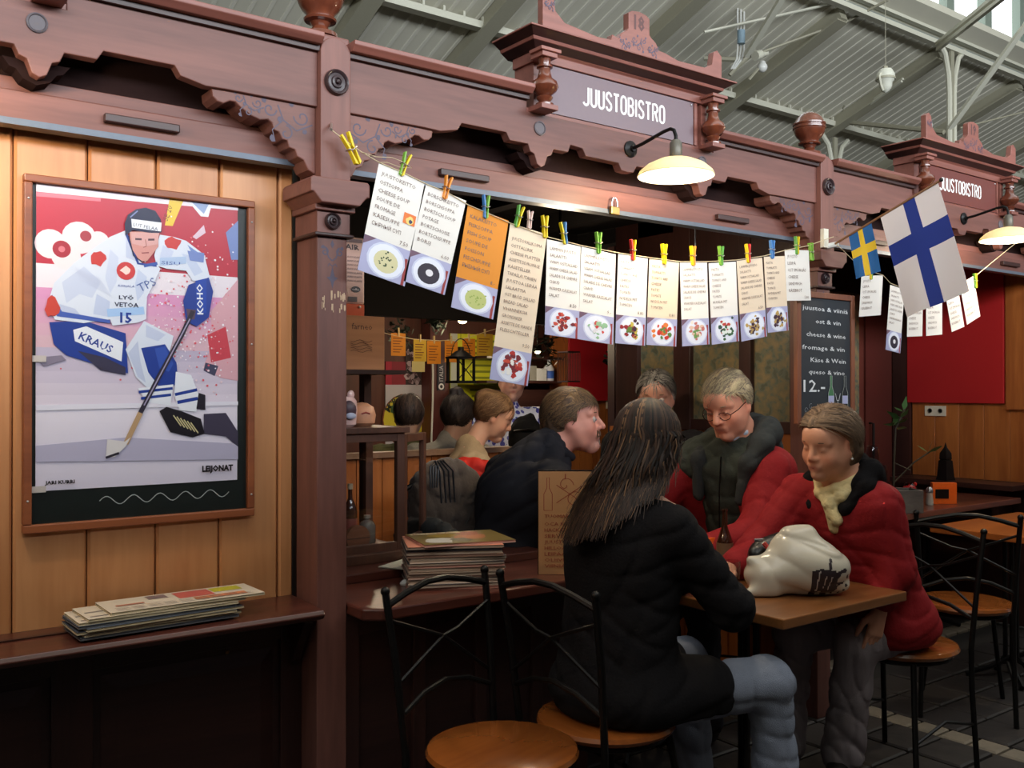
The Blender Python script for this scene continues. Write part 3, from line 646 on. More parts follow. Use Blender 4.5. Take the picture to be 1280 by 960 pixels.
pol([(128, 330), (150, 372), (262, 396), (262, 404), (140, 384), (118, 360)], S(70, 96, 180)); lin([(300, 180), (330, 256), (376, 262)], 6, NB); lin([(344, 262), (378, 256)], 8, S(60, 90, 170)); lin([(255, 378), (345, 374)], 20, S(168, 200, 240)); A.text('15', *Q(286, 402), .026, NB, bold=.03)
A.blob(*Q(232, 242), .02, S(206, 60, 56)); A.blob(*Q(418, 206), .022, S(206, 60, 56), .7); A.disc(*Q(300, 274), .024, S(206, 60, 60)); A.blob(*Q(300, 274), .011, S(250, 220, 210), 1, .5, 8); A.blob(*Q(128, 362), .016, S(206, 70, 56), 1.6)
A.text('KARJALA', *Q(281, 313), .006, NB, width=.042); A.text('LYÖ', *Q(283, 344), .010, NV, width=.038, bold=.02); A.text('VETOA', *Q(272, 362), .0115, NV, width=.062, bold=.02)
A.text('TPS', *Q(335, 328), .022, S(90, 110, 170), width=.05, rot=.5); pol([(384, 242), (452, 240), (452, 258), (384, 262)], S(180, 200, 230)); A.text('SISU', *Q(388, 258), .009, NB, width=.05)
pol([(455, 225), (500, 232), (498, 256), (462, 250)], S(120, 140, 200))
for k in range(10): lin([(180+6*k, 262+3*k), (200+7*k, 300+4*k)], 1.5, S(206, 212, 232))
pol([(458, 312), (512, 294), (524, 330), (512, 396), (480, 418), (452, 404), (444, 352)], NB); pol([(476, 302), (506, 296), (506, 384), (482, 390)], S(36, 72, 170)); A.text('KOHO', *Q(497, 388), .016, W, rot=1.6, width=.085, bold=.03); pol([(452, 372), (478, 376), (474, 400), (456, 398)], S(90, 70, 90))
lin([(470, 378), (440, 440), (380, 545), (335, 632)], 12, S(52, 46, 60)); lin([(462, 398), (345, 612)], 3, S(170, 160, 190)); lin([(336, 630), (300, 706)], 13, S(196, 160, 120)); pol([(256, 692), (298, 700), (312, 690), (300, 712), (274, 737), (252, 738)], S(232, 226, 226)); lin([(252, 738), (284, 728)], 6, S(50, 44, 56))
pol([(308, 176), (380, 176), (380, 214), (352, 250), (334, 250), (312, 216)], S(214, 150, 142)); pol([(318, 182), (372, 182), (370, 192), (320, 192)], S(160, 104, 104)); pol([(328, 196), (340, 196), (340, 199), (328, 199)], NV); pol([(354, 196), (366, 196), (366, 199), (354, 199)], NV); lin([(346, 198), (349, 214), (342, 216)], 2, S(166, 100, 96)); lin([(338, 230), (356, 229)], 3, S(150, 74, 78)); lin([(306, 186), (318, 236), (342, 254)], 3, NV)
pol([(298, 186), (296, 156), (304, 134), (324, 120), (348, 116), (372, 124), (386, 146), (388, 178), (372, 182), (316, 172)], NV); lin([(310, 140), (328, 124)], 3, S(130, 140, 190))
pol([(312, 144), (388, 154), (386, 176), (314, 166)], W); A.text('LUT PELAA', *Q(317, 162), .009, NV, width=.064, rot=-.1)
pol([(312, 178), (382, 180), (378, 208), (344, 214), (314, 206)], S(220, 168, 164)); pol([(322, 192), (338, 193), (338, 198), (322, 197)], S(90, 56, 70)); pol([(354, 194), (370, 194), (370, 199), (354, 199)], S(90, 56, 70)); lin([(347, 196), (350, 212), (343, 215)], 2, S(176, 110, 104))
A.text('LEIJONAT', *Q(495, 786), .0155, S(24, 20, 26), width=.088, bold=.05); A.text('JARI KURRI', *Q(113, 796), .0085, S(24, 20, 26), width=.07, bold=.04)
A.build('poster_print', po, vcol('glossy_print', .3, coat=.0))
A = Art((0, 2.648, 0), (1, 0, 0), (0, 0, 1)); A.line([(.63+k*.0068, 1.128+.011*math.sin(k*.62)) for k in range(52)], .0022, S(180, 186, 184)); A.build('chalk_squiggle', t)
m = MB(); m.box((.467, 2.6365, 1.08), (1.027, 2.6375, 1.942)); m.build('clear_sheet', glassmat('clear_sheet'), t)
for z in (1.49, 1.16): m = MB(); m.box((.452, 2.6395, z), (.50, 2.6403, z+.016)); m.build('tape_strip', plain('tape', S(206, 196, 190), .4), t)
for (sx, sz) in ((.457, 1.14), (.457, 1.9), (1.037, 1.12), (1.037, 1.55), (1.037, 1.9)): m = MB(); m.ball((sx, 2.632, sz), .003); m.build('frame_screw', MATS['screw'], t)

# newspapers stacked on the shelf
def sheet_thing(name, lab, cat, group, L, Wd, th, colr, edge, mat=None, tri=None):
    t = root(name, lab, cat, (0, 0, 0), group=group); m = MB()
    m.box((-L/2, -Wd/2, 0), (L/2, Wd/2, th*.42), edge); m.box((-L/2+.003, -Wd/2+.002, th*.44), (L/2, Wd/2, th), edge); m.build('pages', M_print, t)
    m = MB(); m.box((-L/2, -Wd/2, th), (L/2, Wd/2, th+.0006), colr); c = m.build('cover', mat or M_print, t); return t, c
labs = ['bottom newspaper of the pile on the shelf', 'second newspaper from the bottom of the shelf pile', 'third newspaper from the bottom of the shelf pile', 'fourth newspaper from the bottom of the shelf pile', 'fifth newspaper from the bottom of the shelf pile',
        'newspaper just under the top two of the shelf pile', 'second newspaper from the top of the shelf pile, slid left', 'topmost newspaper of the shelf pile with red and yellow pictures']
for k, lb in enumerate(labs):
    t, c = sheet_thing('newspaper', lb, 'newspaper', 'newspapers piled on the shelf', .40, .15, .0062, S(206, 192, 172) if k > 4 else S(70, 78, 92), S(205, 190, 160) if k > 4 else random.choice((S(96, 98, 104), S(198, 182, 150))))
    A = Art((-.2, -.075, .0069), (1, 0, 0), (0, 1, 0))
    if k == 7:
        A.rect(.29, .085, .37, .135, S(190, 180, 50)); A.rect(.19, .06, .285, .135, S(190, 90, 80)); A.rect(.12, .095, .17, .135, S(120, 100, 100)); A.rect(.03, .06, .1, .075, S(170, 110, 90)); A.rect(.22, .02, .36, .05, S(200, 120, 80))
        for q in range(26): A.rect(.02+random.random()*.3, .01+random.random()*.12, .03+random.random()*.34, .012+random.random()*.12, S(150, 136, 124)) if False else A.rect(.02+(q % 9)*.04, .012+(q//9)*.013, .052+(q % 9)*.04, .015+(q//9)*.013, S(130, 116, 110), False)
    else:
        for q in range(12): A.rect(.01+(q % 6)*.065, .02+(q//6)*.05, .06+(q % 6)*.065, .03+(q//6)*.05, S(120, 110, 104), False)
    A.build('printed_front', c)
    j = [(0, 0, 0), (.008, .004, .02), (-.006, 0, -.02), (.012, -.004, .03), (-.004, .003, 0), (.0, .004, -.02), (-.0, .006, .0), (.055, .008, -.03)][k]
    move(t, (.76+j[0]-(.02 if k < 6 else 0), 2.545+j[1], .8135+k*.0069), math.radians(2.5)+j[2])

# ---------------------------------------------------------------- open bays: shell of the booth interior
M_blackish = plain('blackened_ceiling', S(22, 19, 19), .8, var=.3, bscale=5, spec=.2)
M_wred = plain('dark_red_wall', S(96, 44, 34), .5, var=.06)
M_room = wood('brown_room_wall', S(96, 54, 42), S(66, 38, 30), 'z', 5, .5)
m = MB(); m.box((1.19, 2.66, 0), (1.25, 6.5, 2.4)); m.build('wall_between_bays', M_darkz, kind='structure')
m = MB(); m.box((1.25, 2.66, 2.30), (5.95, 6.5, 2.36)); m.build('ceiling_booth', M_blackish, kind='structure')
m = MB(); m.box((1.25, 6.4, 0), (8, 6.5, 2.4)); m.build('wall_room', M_room, kind='structure')
m = MB(); m.box((5.95, 4.5, 0), (6.05, 6.5, 2.4)); m.build('wall_room_end', M_room, kind='structure')
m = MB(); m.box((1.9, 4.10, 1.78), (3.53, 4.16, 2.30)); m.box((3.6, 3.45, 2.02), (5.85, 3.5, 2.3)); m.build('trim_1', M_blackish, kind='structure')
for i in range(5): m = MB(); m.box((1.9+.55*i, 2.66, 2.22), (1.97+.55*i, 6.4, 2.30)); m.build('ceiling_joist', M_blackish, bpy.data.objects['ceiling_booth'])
# partition between the bistro bay and the right bay, with map papers in its panes
pw = root('wall_partition', 'partition with papered panes at the right of the bistro bay', None, (3.56, 3.2, 0), kind='structure')
m = MB(); m.box((3.58, 2.66, 0), (3.62, 3.80, 2.3)); m.build('partition_core', M_wred, pw)
x = 2.66
while x < 3.78: m = MB(); m.prism([(x+.001, 3.59), (x+.001, 3.568), (x+.006, 3.56), (x+.087, 3.56), (x+.092, 3.568), (x+.092, 3.59)][::1] and [(3.59, x+.001), (3.568, x+.001), (3.56, x+.006), (3.56, x+.087), (3.568, x+.092), (3.59, x+.092)], .1, 1.22, 'xy'); m.build('board', M_orange2, pw); x += .093
for a, c in ((2.645, 2.668), (2.885, 2.955), (3.262, 3.375), (3.632, 3.80)):
    m = MB(); m.box((3.545, a, 1.22), (3.585, c, 2.3)); m.build('post', M_darkz, pw, bevel=.003)
for a, c in ((1.22, 1.275), (1.70, 2.3)):
    m = MB(); m.box((3.55, 2.65, a), (3.584, 3.80, c)); m.build('rail', M_darkz, pw, bevel=.003)
def mapmat():
    m, nt, b = newmat('faded_map_paper'); tc = nt.nodes.new('ShaderNodeTexCoord')
    n = nt.nodes.new('ShaderNodeTexNoise'); n.inputs['Scale'].default_value = 26; n.inputs['Detail'].default_value = 10; n.inputs['Distortion'].default_value = .5
    cr = nt.nodes.new('ShaderNodeValToRGB'); e = cr.color_ramp.elements; e[0].position = .35; e[0].color = (*S(84, 86, 68), 1); e[1].position = .65; e[1].color = (*S(136, 118, 82), 1)
    k = e.new(.5); k.color = (*S(118, 108, 80), 1); k = e.new(.43); k.color = (*S(98, 104, 90), 1)
    nt.links.new(tc.outputs['Object'], n.inputs['Vector']); nt.links.new(n.outputs['Fac'], cr.inputs[0]); nt.links.new(cr.outputs[0], b.inputs['Base Color']); b.inputs['Roughness'].default_value = .45; return m
M_map = mapmat()
for a, c in ((2.668, 2.885), (2.955, 3.262), (3.375, 3.632)):
    m = MB(); m.box((3.571, a, 1.275), (3.579, c, 1.70)); m.build('map_pane', M_map, pw)
# back and side of the right bay
m = MB(); m.box((3.62, 3.60, 0), (5.9, 3.66, 2.3)); m.build('wall_right_bay', M_wred, kind='structure')
t = root('wall_map', 'faded paper map on the dark red wall right of the chalkboard', 'map', (5.2, 3.6, 1.26)); m = MB(); m.box((4.85, 3.594, 1.26), (5.50, 3.599, 2.06)); m.build('sheet', M_map, t)
t = root('door_1', 'dark red door at the back of the right bay', None, (5.66, 3.6, 0), kind='structure')
m = MB(); m.box((5.56, 3.585, 0), (5.86, 3.598, 2.05)); m.build('door_leaf', plain('door_red', S(82, 36, 30), .4), t)
m = MB(); m.tube([(5.60, 3.585, 1.20), (5.60, 3.555, 1.20), (5.60, 3.555, .92), (5.60, 3.585, .92)], .009, 8); m.build('door_handle', plain('door_metal', S(60, 52, 50), .35, .7), t)
ws = root('wall_side', 'orange boards on the side wall of the right bay', None, (5.9, 3, 0), kind='structure')
m = MB(); m.box((5.90, 2.64, 0), (5.95, 4.5, 2.4)); m.build('wall_side_core', M_dark, ws)
x = 2.66
while x < 3.45: m = MB(); m.prism([(5.9, x+.001), (5.888, x+.001), (5.885, x+.004), (5.885, x+.155), (5.888, x+.158), (5.9, x+.158)], .86, 2.3, 'xy'); m.build('board', M_orange2, ws); x += .159
m = MB(); m.box((5.87, 2.66, 0), (5.9, 3.6, .84)); m.build('wainscot', M_dark, ws); m = MB(); m.box((5.862, 2.66, .835), (5.9, 3.6, .862)); m.build('rail', M_dark, ws)
m = MB(); m.box((5.868, 3.46, .86), (5.9, 3.585, 2.3)); m.build('corner_post', M_darkz, ws)
m = MB(); m.box((5.862, 2.72, 1.3), (5.884, 2.83, 2.3)); m.build('wall_board_end', M_orange2, ws)
t = root('red_picture', 'large plain red canvas on the orange side wall at right', 'picture', (5.88, 3.16, 1.335)); m = MB(); m.box((5.862, 2.845, 1.335), (5.884, 3.475, 2.2)); m.build('canvas', plain('red_canvas', S(176, 32, 36), .5, var=.05, bump=.1, bscale=300), t, bevel=.002)
m = MB(); m.box((5.876, 3.22, 1.25), (5.884, 3.36, 1.315)); t = root('wall_socket', 'white double wall socket under the large red picture', 'socket', (5.88, 3.29, 1.25)); m.build('plate', plain('white_plastic', S(220, 214, 196), .4), t)
for q in (3.255, 3.325): m = MB(); m.lathe([(.016, 0), (.016, .003), (.013, .003), (.012, .0)], (5.876, q, 1.283), 12, Matrix.Rotation(math.radians(-90), 3, 'Y')); m.build('outlet', plain('outlet_dark', S(120, 112, 100), .5), t)

# ---------------------------------------------------------------- counter of the bistro bay
m = MB(); cw = root('wall_counter', 'dark panelled front under the counter', None, (1.7, 2.5, 0), kind='structure')
m.box((1.272, 2.52, 0), (2.2, 2.60, .765)); m.build('backing', M_dark, cw)
for a in (1.272, 1.50, 1.73, 1.96, 2.16): m = MB(); m.box((a, 2.505, 0), (a+.045, 2.53, .765)); m.build('stile', M_darkz, cw, bevel=.003)
for z0, z1 in ((0, .1), (.70, .765)): m = MB(); m.box((1.275, 2.506, z0), (2.2, 2.529, z1)); m.build('rail', M_dark, cw, bevel=.003)
t = root('counter_top', 'glossy red brown counter board beside the carved pillar', 'counter', (1.7, 2.6, .765))
m = MB(); m.prism([(1.275, 2.645), (1.275, 2.41), (1.32, 2.375), (2.22, 2.375), (2.22, 3.2), (1.275, 3.2)], .765, .80, 'xy'); m.build('counter_board', M_shelf, t, bevel=.006)
m = MB(); m.box((1.275, 2.74, .80), (2.2, 3.2, .83)); m.build('raised_ledge', M_shelf, t, bevel=.004)
t = root('glass_case', 'small brown glazed case with an open door on the counter', 'display case', (1.55, 3.0, .83))
M_case = wood('case_wood', S(104, 68, 52), S(74, 46, 36), 'z', 9, .4)
def fr(m, a, c, z0, z1, y0, w_=.028, th=.024):   # frame in the xz plane
    m.box((a, y0, z0), (a+w_, y0+th, z1)); m.box((c-w_, y0, z0), (c, y0+th, z1)); m.box((a+w_, y0, z0), (c-w_, y0+th, z0+w_)); m.box((a+w_, y0, z1-w_), (c-w_, y0+th, z1)); return m
x0, x1, z0, z1 = 1.40, 1.70, .86, 1.27
for nm, bx in (('front_post', ((x0, 2.9, z0), (x0+.03, 2.924, z1))), ('front_post', ((x1-.03, 2.9, z0), (x1, 2.924, z1))), ('top_rail', ((x0+.03, 2.9, z1-.03), (x1-.03, 2.924, z1))), ('bottom_rail', ((x0+.03, 2.9, z0), (x1-.03, 2.924, z0+.03))),
               ('back_post', ((x0, 3.13, z0), (x0+.03, 3.154, z1))), ('back_post', ((x1-.03, 3.13, z0), (x1, 3.154, z1))), ('lid', ((x0-.012, 2.885, z1), (x1+.012, 3.17, z1+.02))), ('base', ((x0-.03, 2.87, .83), (x1+.03, 3.17, .862)))):
    m = MB(); m.box(*bx); m.build(nm, M_case, t, bevel=.002)
m = MB(); m.box((x0+.03, 2.91, z0+.03), (x1-.03, 2.913, z1-.03)); m.build('front_pane', glassmat('pane_glass'), t)
Rd = Matrix.Rotation(math.radians(38), 3, 'Z'); hp = Vector((x1, 2.9, 0))
def dbox(m, a, c): vs = MB(); vs.box(a, c); m.add([Rd @ Vector(v)+hp for v in vs.v], vs.f); return m
for nm, bx in (('door_stile', ((0, 0, .87), (.026, .02, 1.262))), ('door_stile', ((.19, 0, .87), (.216, .02, 1.262))), ('door_rail', ((.026, 0, .87), (.19, .02, .898))), ('door_rail', ((.026, 0, 1.234), (.19, .02, 1.262)))):
    m = MB(); dbox(m, *bx); m.build(nm, M_case, t, bevel=.002)
m = MB(); dbox(m, (.026, .009, .898), (.19, .011, 1.234)); m.build('door_pane', glassmat('pane_glass'), t)
def bottle(name, lab, cat, pos, r, h, col, neck=.3, labc=None, grp=None, cap=None, glass=True):
    t = root(name, lab, cat, pos, group=grp); m = MB(); p = Vector(pos)
    m.lathe([(r*.9, 0), (r, .006), (r, h*(1-neck)*.85), (r*.75, h*(1-neck)), (r*.32, h*(1-neck*.6)), (r*.3, h*.97), (r*.36, h*.975), (r*.36, h)], p, 16)
    m.build('body', plain(name+lab[:12], col, .1, coat=.6, trans=.0), t)
    if labc: m = MB(); m.lathe([(r+.0006, h*.12), (r+.0006, h*.48)], p, 16); m.build('label_band', plain('lb%s' % (labc,), labc, .6), t)
    if cap: m = MB(); m.lathe([(r*.4, h*.97), (r*.4, h*1.06), (0, h*1.065)], p, 12); m.build('cap', plain('cap%s' % (cap,), cap, .4), t)
    return t
bottle('glass_bottle', 'pale bottle with white label in the glazed case', 'bottle', (1.475, 2.97, .862), .028, .15, S(150, 140, 120), labc=S(214, 208, 200))
bottle('glass_bottle', 'brown bottle with cream cap behind the round box in the glazed case', 'bottle', (1.57, 3.06, .862), .024, .21, S(74, 44, 34), labc=S(150, 80, 70), cap=S(200, 180, 150))
bottle('glass_jar', 'squat glass jar in the glazed case', 'jar', (1.60, 2.99, .862), .03, .11, S(120, 112, 104), neck=.15, cap=S(160, 150, 140))
bottle('glass_bottle', 'small dark red bottle at the left post of the glazed case', 'bottle', (1.435, 3.07, .862), .018, .17, S(110, 40, 34), labc=S(180, 120, 90))
t = root('round_box', 'round brown wooden box standing in the glazed case', 'box', (1.543, 2.955, .862)); m = MB(); m.lathe([(0, 0), (.045, 0), (.045, .02), (0, .02)], (1.543, 2.965, .907), 20, Matrix.Rotation(math.radians(90), 3, 'X')); m.build('box_body', plain('box_brown', S(130, 84, 60), .5), t)
m = MB(); m.box((1.50, 2.944, .906), (1.586, 2.9455, .909)); m.build('printed_line', plain('box_line', S(80, 50, 40), .5), t)
# on the lid: pink animal mug and peach coloured bun
t = root('pink_animal_mug', 'pink and white animal shaped mug on the glazed case', 'mug', (1.52, 3.0, 1.29)); p = Vector((1.505, 2.98, 1.29))
m = MB(); n = 20
m.lathe([(.030, 0), (.042, .01), (.046, .05), (.044, .09), (.034, .105), (.0, .108)], p, 18); m.build('mug_body', plain('pink_ceramic', S(226, 190, 186), .25, coat=.5), t)
m = MB(); R_ = Matrix.Rotation(math.radians(-20), 3, 'Z'); m.ball(p+Vector((-.004, -.042, .06)), (.027, .012, .033), R=R_); m.build('open_mouth', plain('mouth_dark', S(80, 60, 70), .4), t)
for s in (-1, 1): m = MB(); m.ball(p+Vector((s*.026, 0, .112)), (.014, .008, .016)); m.build('ear', MATS['pink_ceramic'], t)
m = MB(); m.ball(p+Vector((0, -.052, .04)), (.02, .01, .012)); m.build('tongue', plain('pale_blue_glaze', S(190, 196, 220), .3), t)
m = MB(); t = root('peach_bun_jar', 'peach coloured round lidded jar beside the pink mug', 'jar', (1.62, 3.02, 1.29)); m.lathe([(.03, 0), (.046, .012), (.05, .04), (.042, .068), (.02, .082), (0, .085)], (1.60, 3.03, 1.29), 20); m.build('jar_body', plain('peach_ceramic', S(206, 150, 118), .35), t)
m = MB(); m.tube([(1.575, 2.985, 1.335), (1.59, 2.98, 1.34), (1.605, 2.98, 1.335)], .003, 6); m.build('painted_smile', plain('smile_red', S(150, 60, 50), .5), t)
# shelf unit behind the pillar with crate, red box, paper sack
t = root('shelf_post', 'dark upright shelf stand behind the carved pillar', 'shelf', (1.5, 3.22, .83))
for a in (1.36, 1.53, 1.70): m = MB(); m.box((a, 3.20, .83), (a+.03, 3.24, 1.475)); m.build('upright', M_darkz, t)
m = MB(); m.box((1.34, 2.98, 1.475), (1.75, 3.26, 1.49)); m.build('shelf_board', M_dark, t)
M_crate = wood('crate_wood', S(186, 132, 92), S(150, 96, 62), 'x', 5, .6)
t = root('wooden_crate', 'pale wooden crate end with burnt lettering behind the pillar', 'crate', (1.55, 3.1, 1.49)); m = MB(); m.box((1.40, 3.0, 1.49), (1.675, 3.2, 1.68)); cr_ = m.build('crate_body', M_crate, t, bevel=.002)
A = Art((0, 3.0, 0), (1, 0, 0), (0, 0, 1)); A.text('farneo', 1.625, 1.632, .022, S(70, 40, 30), align='R')
for q in range(5): A.line([(1.54+k*.012, 1.555+q*.009+.004*math.sin(k*1.3+q)) for k in range(8)], .0016, S(80, 48, 34))
A.build('burnt_lettering', cr_)
t = root('red_carton', 'flat orange red carton lying on the wooden crate', 'box', (1.5, 3.1, 1.68)); m = MB(); m.box((1.40, 3.02, 1.68), (1.605, 3.16, 1.722)); m.build('carton', plain('carton_red', S(200, 84, 44), .45), t, bevel=.002)
m = MB(); m.ball((1.585, 3.018, 1.712), .005); m.build('seal', MATS['white_plastic'], t)
t = root('paper_sack', 'pinkish printed paper sack standing on the red carton', 'bag', (1.5, 3.1, 1.722)); m = MB(); m.box((1.41, 3.03, 1.722), (1.612, 3.1, 1.96)); sk = m.build('sack', plain('sack_paper', S(196, 160, 148), .6, bump=.3, bscale=14), t, bevel=.008)
A = Art((0, 3.03, 0), (1, 0, 0), (0, 0, 1)); A.text('FAIR', 1.52, 1.915, .018, S(60, 44, 50), width=.07, bold=.03)
for q in range(7): A.text('CAFE KAHVI KAFFE', 1.505, 1.885-q*.014, .007, S(70, 54, 60), width=.095)
A.disc(1.575, 1.775, .018, S(34, 30, 40), .6); A.text('coffee', 1.561, 1.771, .008, S(220, 210, 210), width=.028); A.rect(1.53, 1.94, 1.60, 1.952, S(110, 90, 96)); A.rect(1.545, 1.73, 1.58, 1.748, S(80, 70, 76)); A.build('printed_front', sk)
# ---------------------------------------------------------------- wall lamps of the front
def wall_lamp():
    t = root('wall_lamp', None, 'lamp', (0, 0, 0), group=None)
    m = MB(); R_ = Matrix.Rotation(math.radians(90), 3, 'X'); m.lathe([(.03, 0), (.03, .006), (.022, .01), (.012, .012), (.010, .02), (0, .02)], (0, 0, 0), 18, R_); m.build('wall_plate', M_blk, t)
    m = MB(); m.tube([(0, -.01, 0), (0, -.06, .006), (0, -.17, .028), (0, -.2, .03), (0, -.217, .022), (0, -.225, 0), (0, -.225, -.02)], .0065, 8); m.build('arm', M_blk, t)
    m = MB(); m.lathe([(.0, -.012), (.014, -.014), (.021, -.024), (.022, -.07), (.019, -.076), (0, -.078)], (0, -.225, 0), 16); m.build('lamp_socket', plain('lamp_socket_grey', S(104, 100, 90), .4, .3), t)
    m = MB(); m.lathe([(.02, -.074), (.06, -.082), (.10, -.1), (.125, -.122), (.132, -.136), (.130, -.139), (.12, -.124), (.096, -.104), (.058, -.086), (.02, -.078)], (0, -.225, 0), 32)
    opal, nt, bs = newmat('opal_shade'); bs.inputs['Base Color'].default_value = (*S(244, 238, 214), 1); bs.inputs['Roughness'].default_value = .35
    tr = nt.nodes.new('ShaderNodeBsdfTranslucent'); tr.inputs[0].default_value = (*S(250, 240, 200), 1); mx = nt.nodes.new('ShaderNodeMixShader'); mx.inputs[0].default_value = .4
    nt.links.new(bs.outputs[0], mx.inputs[1]); nt.links.new(tr.outputs[0], mx.inputs[2]); nt.links.new(mx.outputs[0], nt.nodes['Material Output'].inputs[0])
    m.build('shade', opal, t)
    m = MB(); m.ball((0, -.225, -.125), (.026, .026, .032), 16, 10)
    bm_, nt, bs = newmat('lit_bulb'); em = nt.nodes.new('ShaderNodeEmission'); em.inputs[0].default_value = (1, .78, .42, 1); em.inputs[1].default_value = 16; nt.links.new(em.outputs[0], nt.nodes['Material Output'].inputs[0])
    m.build('bulb', bm_, t)
    l = bpy.data.lights.new('lamp_light', 'POINT'); l.energy = 14; l.color = (1, .82, .58); l.shadow_soft_size = .035
    o = bpy.data.objects.new('lamp_light', l); COL.objects.link(o); o.parent = t; o.location = (0, -.225, -.175)
    return t
lp = wall_lamp(); lp['label'] = 'lit wall lamp with white shade under the middle name sign'; lp.location = (2.404, 2.5, 2.290)
dup(lp, (2.404+BAY, 2.5, 2.290), label='lit wall lamp with white shade right of the large flag'); dup(lp, (2.404-BAY+.1, 2.5, 2.290), label='wall lamp lighting the boarded bay from above, out of frame')

# ---------------------------------------------------------------- menu line
M_card = vcol('menu_card_print', .6, trans=.15)
WH = S(248, 243, 236); CR = S(244, 224, 198); OR = S(236, 150, 40); INK = S(124, 102, 96)
SY = 2.435
def food(A, u0, v0, u1, v1, kind):
    w_, h_ = u1-u0, v1-v0; cu, cv = u0+w_*.52, v0+h_*.5
    A.rect(u0, v0, u1, v1, S(172, 172, 206)); A.poly([(u0, v1-h_*.25), (u0+w_*.25, v1), (u0, v1)], S(110, 80, 100)); A.rect(u1-w_*.10, v0, u1-w_*.04, v0+h_*.75, S(150, 50, 50))
    r = w_*.40; ap = min(1, h_*.485/r); A.disc(cu, cv, r*1.02, S(206, 210, 232), ap); A.disc(cu, cv, r*.92, S(232, 234, 246), ap)
    bl = lambda sp, sz, c, k_=False: A.blob(cu+random.gauss(0, r*sp), cv+random.gauss(0, r*sp*ap), r*sz, c, random.uniform(.7, 1.1)*max(ap, .6), .35, 8, k_)
    if kind == 'soup': A.disc(cu, cv-.05*r, r*.64, S(214, 206, 160), ap); [bl(.22, .05, S(50, 70, 40)) for _ in range(16)]
    elif kind == 'dark': A.disc(cu, cv-.05*r, r*.66, S(40, 30, 48), ap); A.disc(cu+.03*r, cv, r*.22, S(230, 226, 230), ap)
    elif kind == 'green': A.disc(cu, cv-.05*r, r*.64, S(190, 196, 120), ap); [bl(.24, .05, S(150, 170, 80)) for _ in range(16)]
    else:
        pal = {'red': (S(176, 40, 36), S(120, 30, 40), S(240, 236, 230), S(200, 70, 50)), 'fish': (S(240, 240, 246), S(226, 220, 226), S(200, 60, 60), S(150, 190, 150)), 'veg': (S(150, 30, 40), S(200, 180, 70), S(90, 120, 50), S(60, 30, 50)),
               'orange': (S(210, 80, 40), S(220, 120, 50), S(90, 130, 60), S(200, 50, 40)), 'pasta': (S(226, 190, 170), S(200, 120, 110), S(110, 150, 80), S(236, 224, 210)), 'salad': (S(60, 100, 60), S(40, 70, 60), S(190, 60, 50), S(230, 236, 230)),
               'bread': (S(196, 160, 90), S(70, 36, 60), S(60, 30, 50), S(180, 150, 96))}[kind]
        for q in range(34): bl(.30, random.uniform(.10, .2), random.choice(pal), q % 6 == 0)
MENUS = {
 1: ['JUUSTOKEITTO', 'OSTSOPPA', 'CHEESE SOUP', 'SOUPE DE', 'FROMAGE', 'KÄSESUPPE', 'СЫРНЫЙ СУП'],
 2: ['BORSCHKEITTO', 'BORSCHSOPPA', 'BORTSCH SOUP', 'POTAGE', 'BORTSCHOISE', 'BORTSCHSUPPE', 'BORSJ'],
 3: ['KALAKEITTO', 'FISKSOPPA', 'FISH SOUP', 'SOUPE DE', 'POISSON', 'FISCHSUPPE', 'РЫБНЫЙ СУП'],
 'l': ['JUUSTOVALIKOIMA', 'OSTTALLRIK', 'CHEESE PLATTER', 'ASSIETTE DE FROMAGE', 'KÄSETELLER', 'TAPASLAUTANEN', 'JUUSTOA LEIPÄÄ', 'SALAATTIA', 'OST BRÖD SALLAD', 'BREAD SALAD', 'VIHANNEKSIA', 'GRÖNSAKER', 'ASSIETTE DE VIANDE', 'FLEISCHTELLER'],
 'a': ['LÄMMIN JUUSTO', 'SALAATTI', 'VARM OSTSALLAD', 'WARM CHEESE SALAD', 'SALADE DE CHEVRE', 'CHAUD', 'WARMER KÄSESALAT', 'SALAT'],
 'b': ['PASTA', 'TOMAATTI', 'TOMATO AND', 'CHEESE', 'PATES', 'TOMATE', 'NUDELN MIT', 'TOMATEN'],
 'c': ['JUUSTO', 'LEIPÄ', 'OST SMÖRGÅS', 'CHEESE', 'SANDWICH', 'KÄSEBROT']}
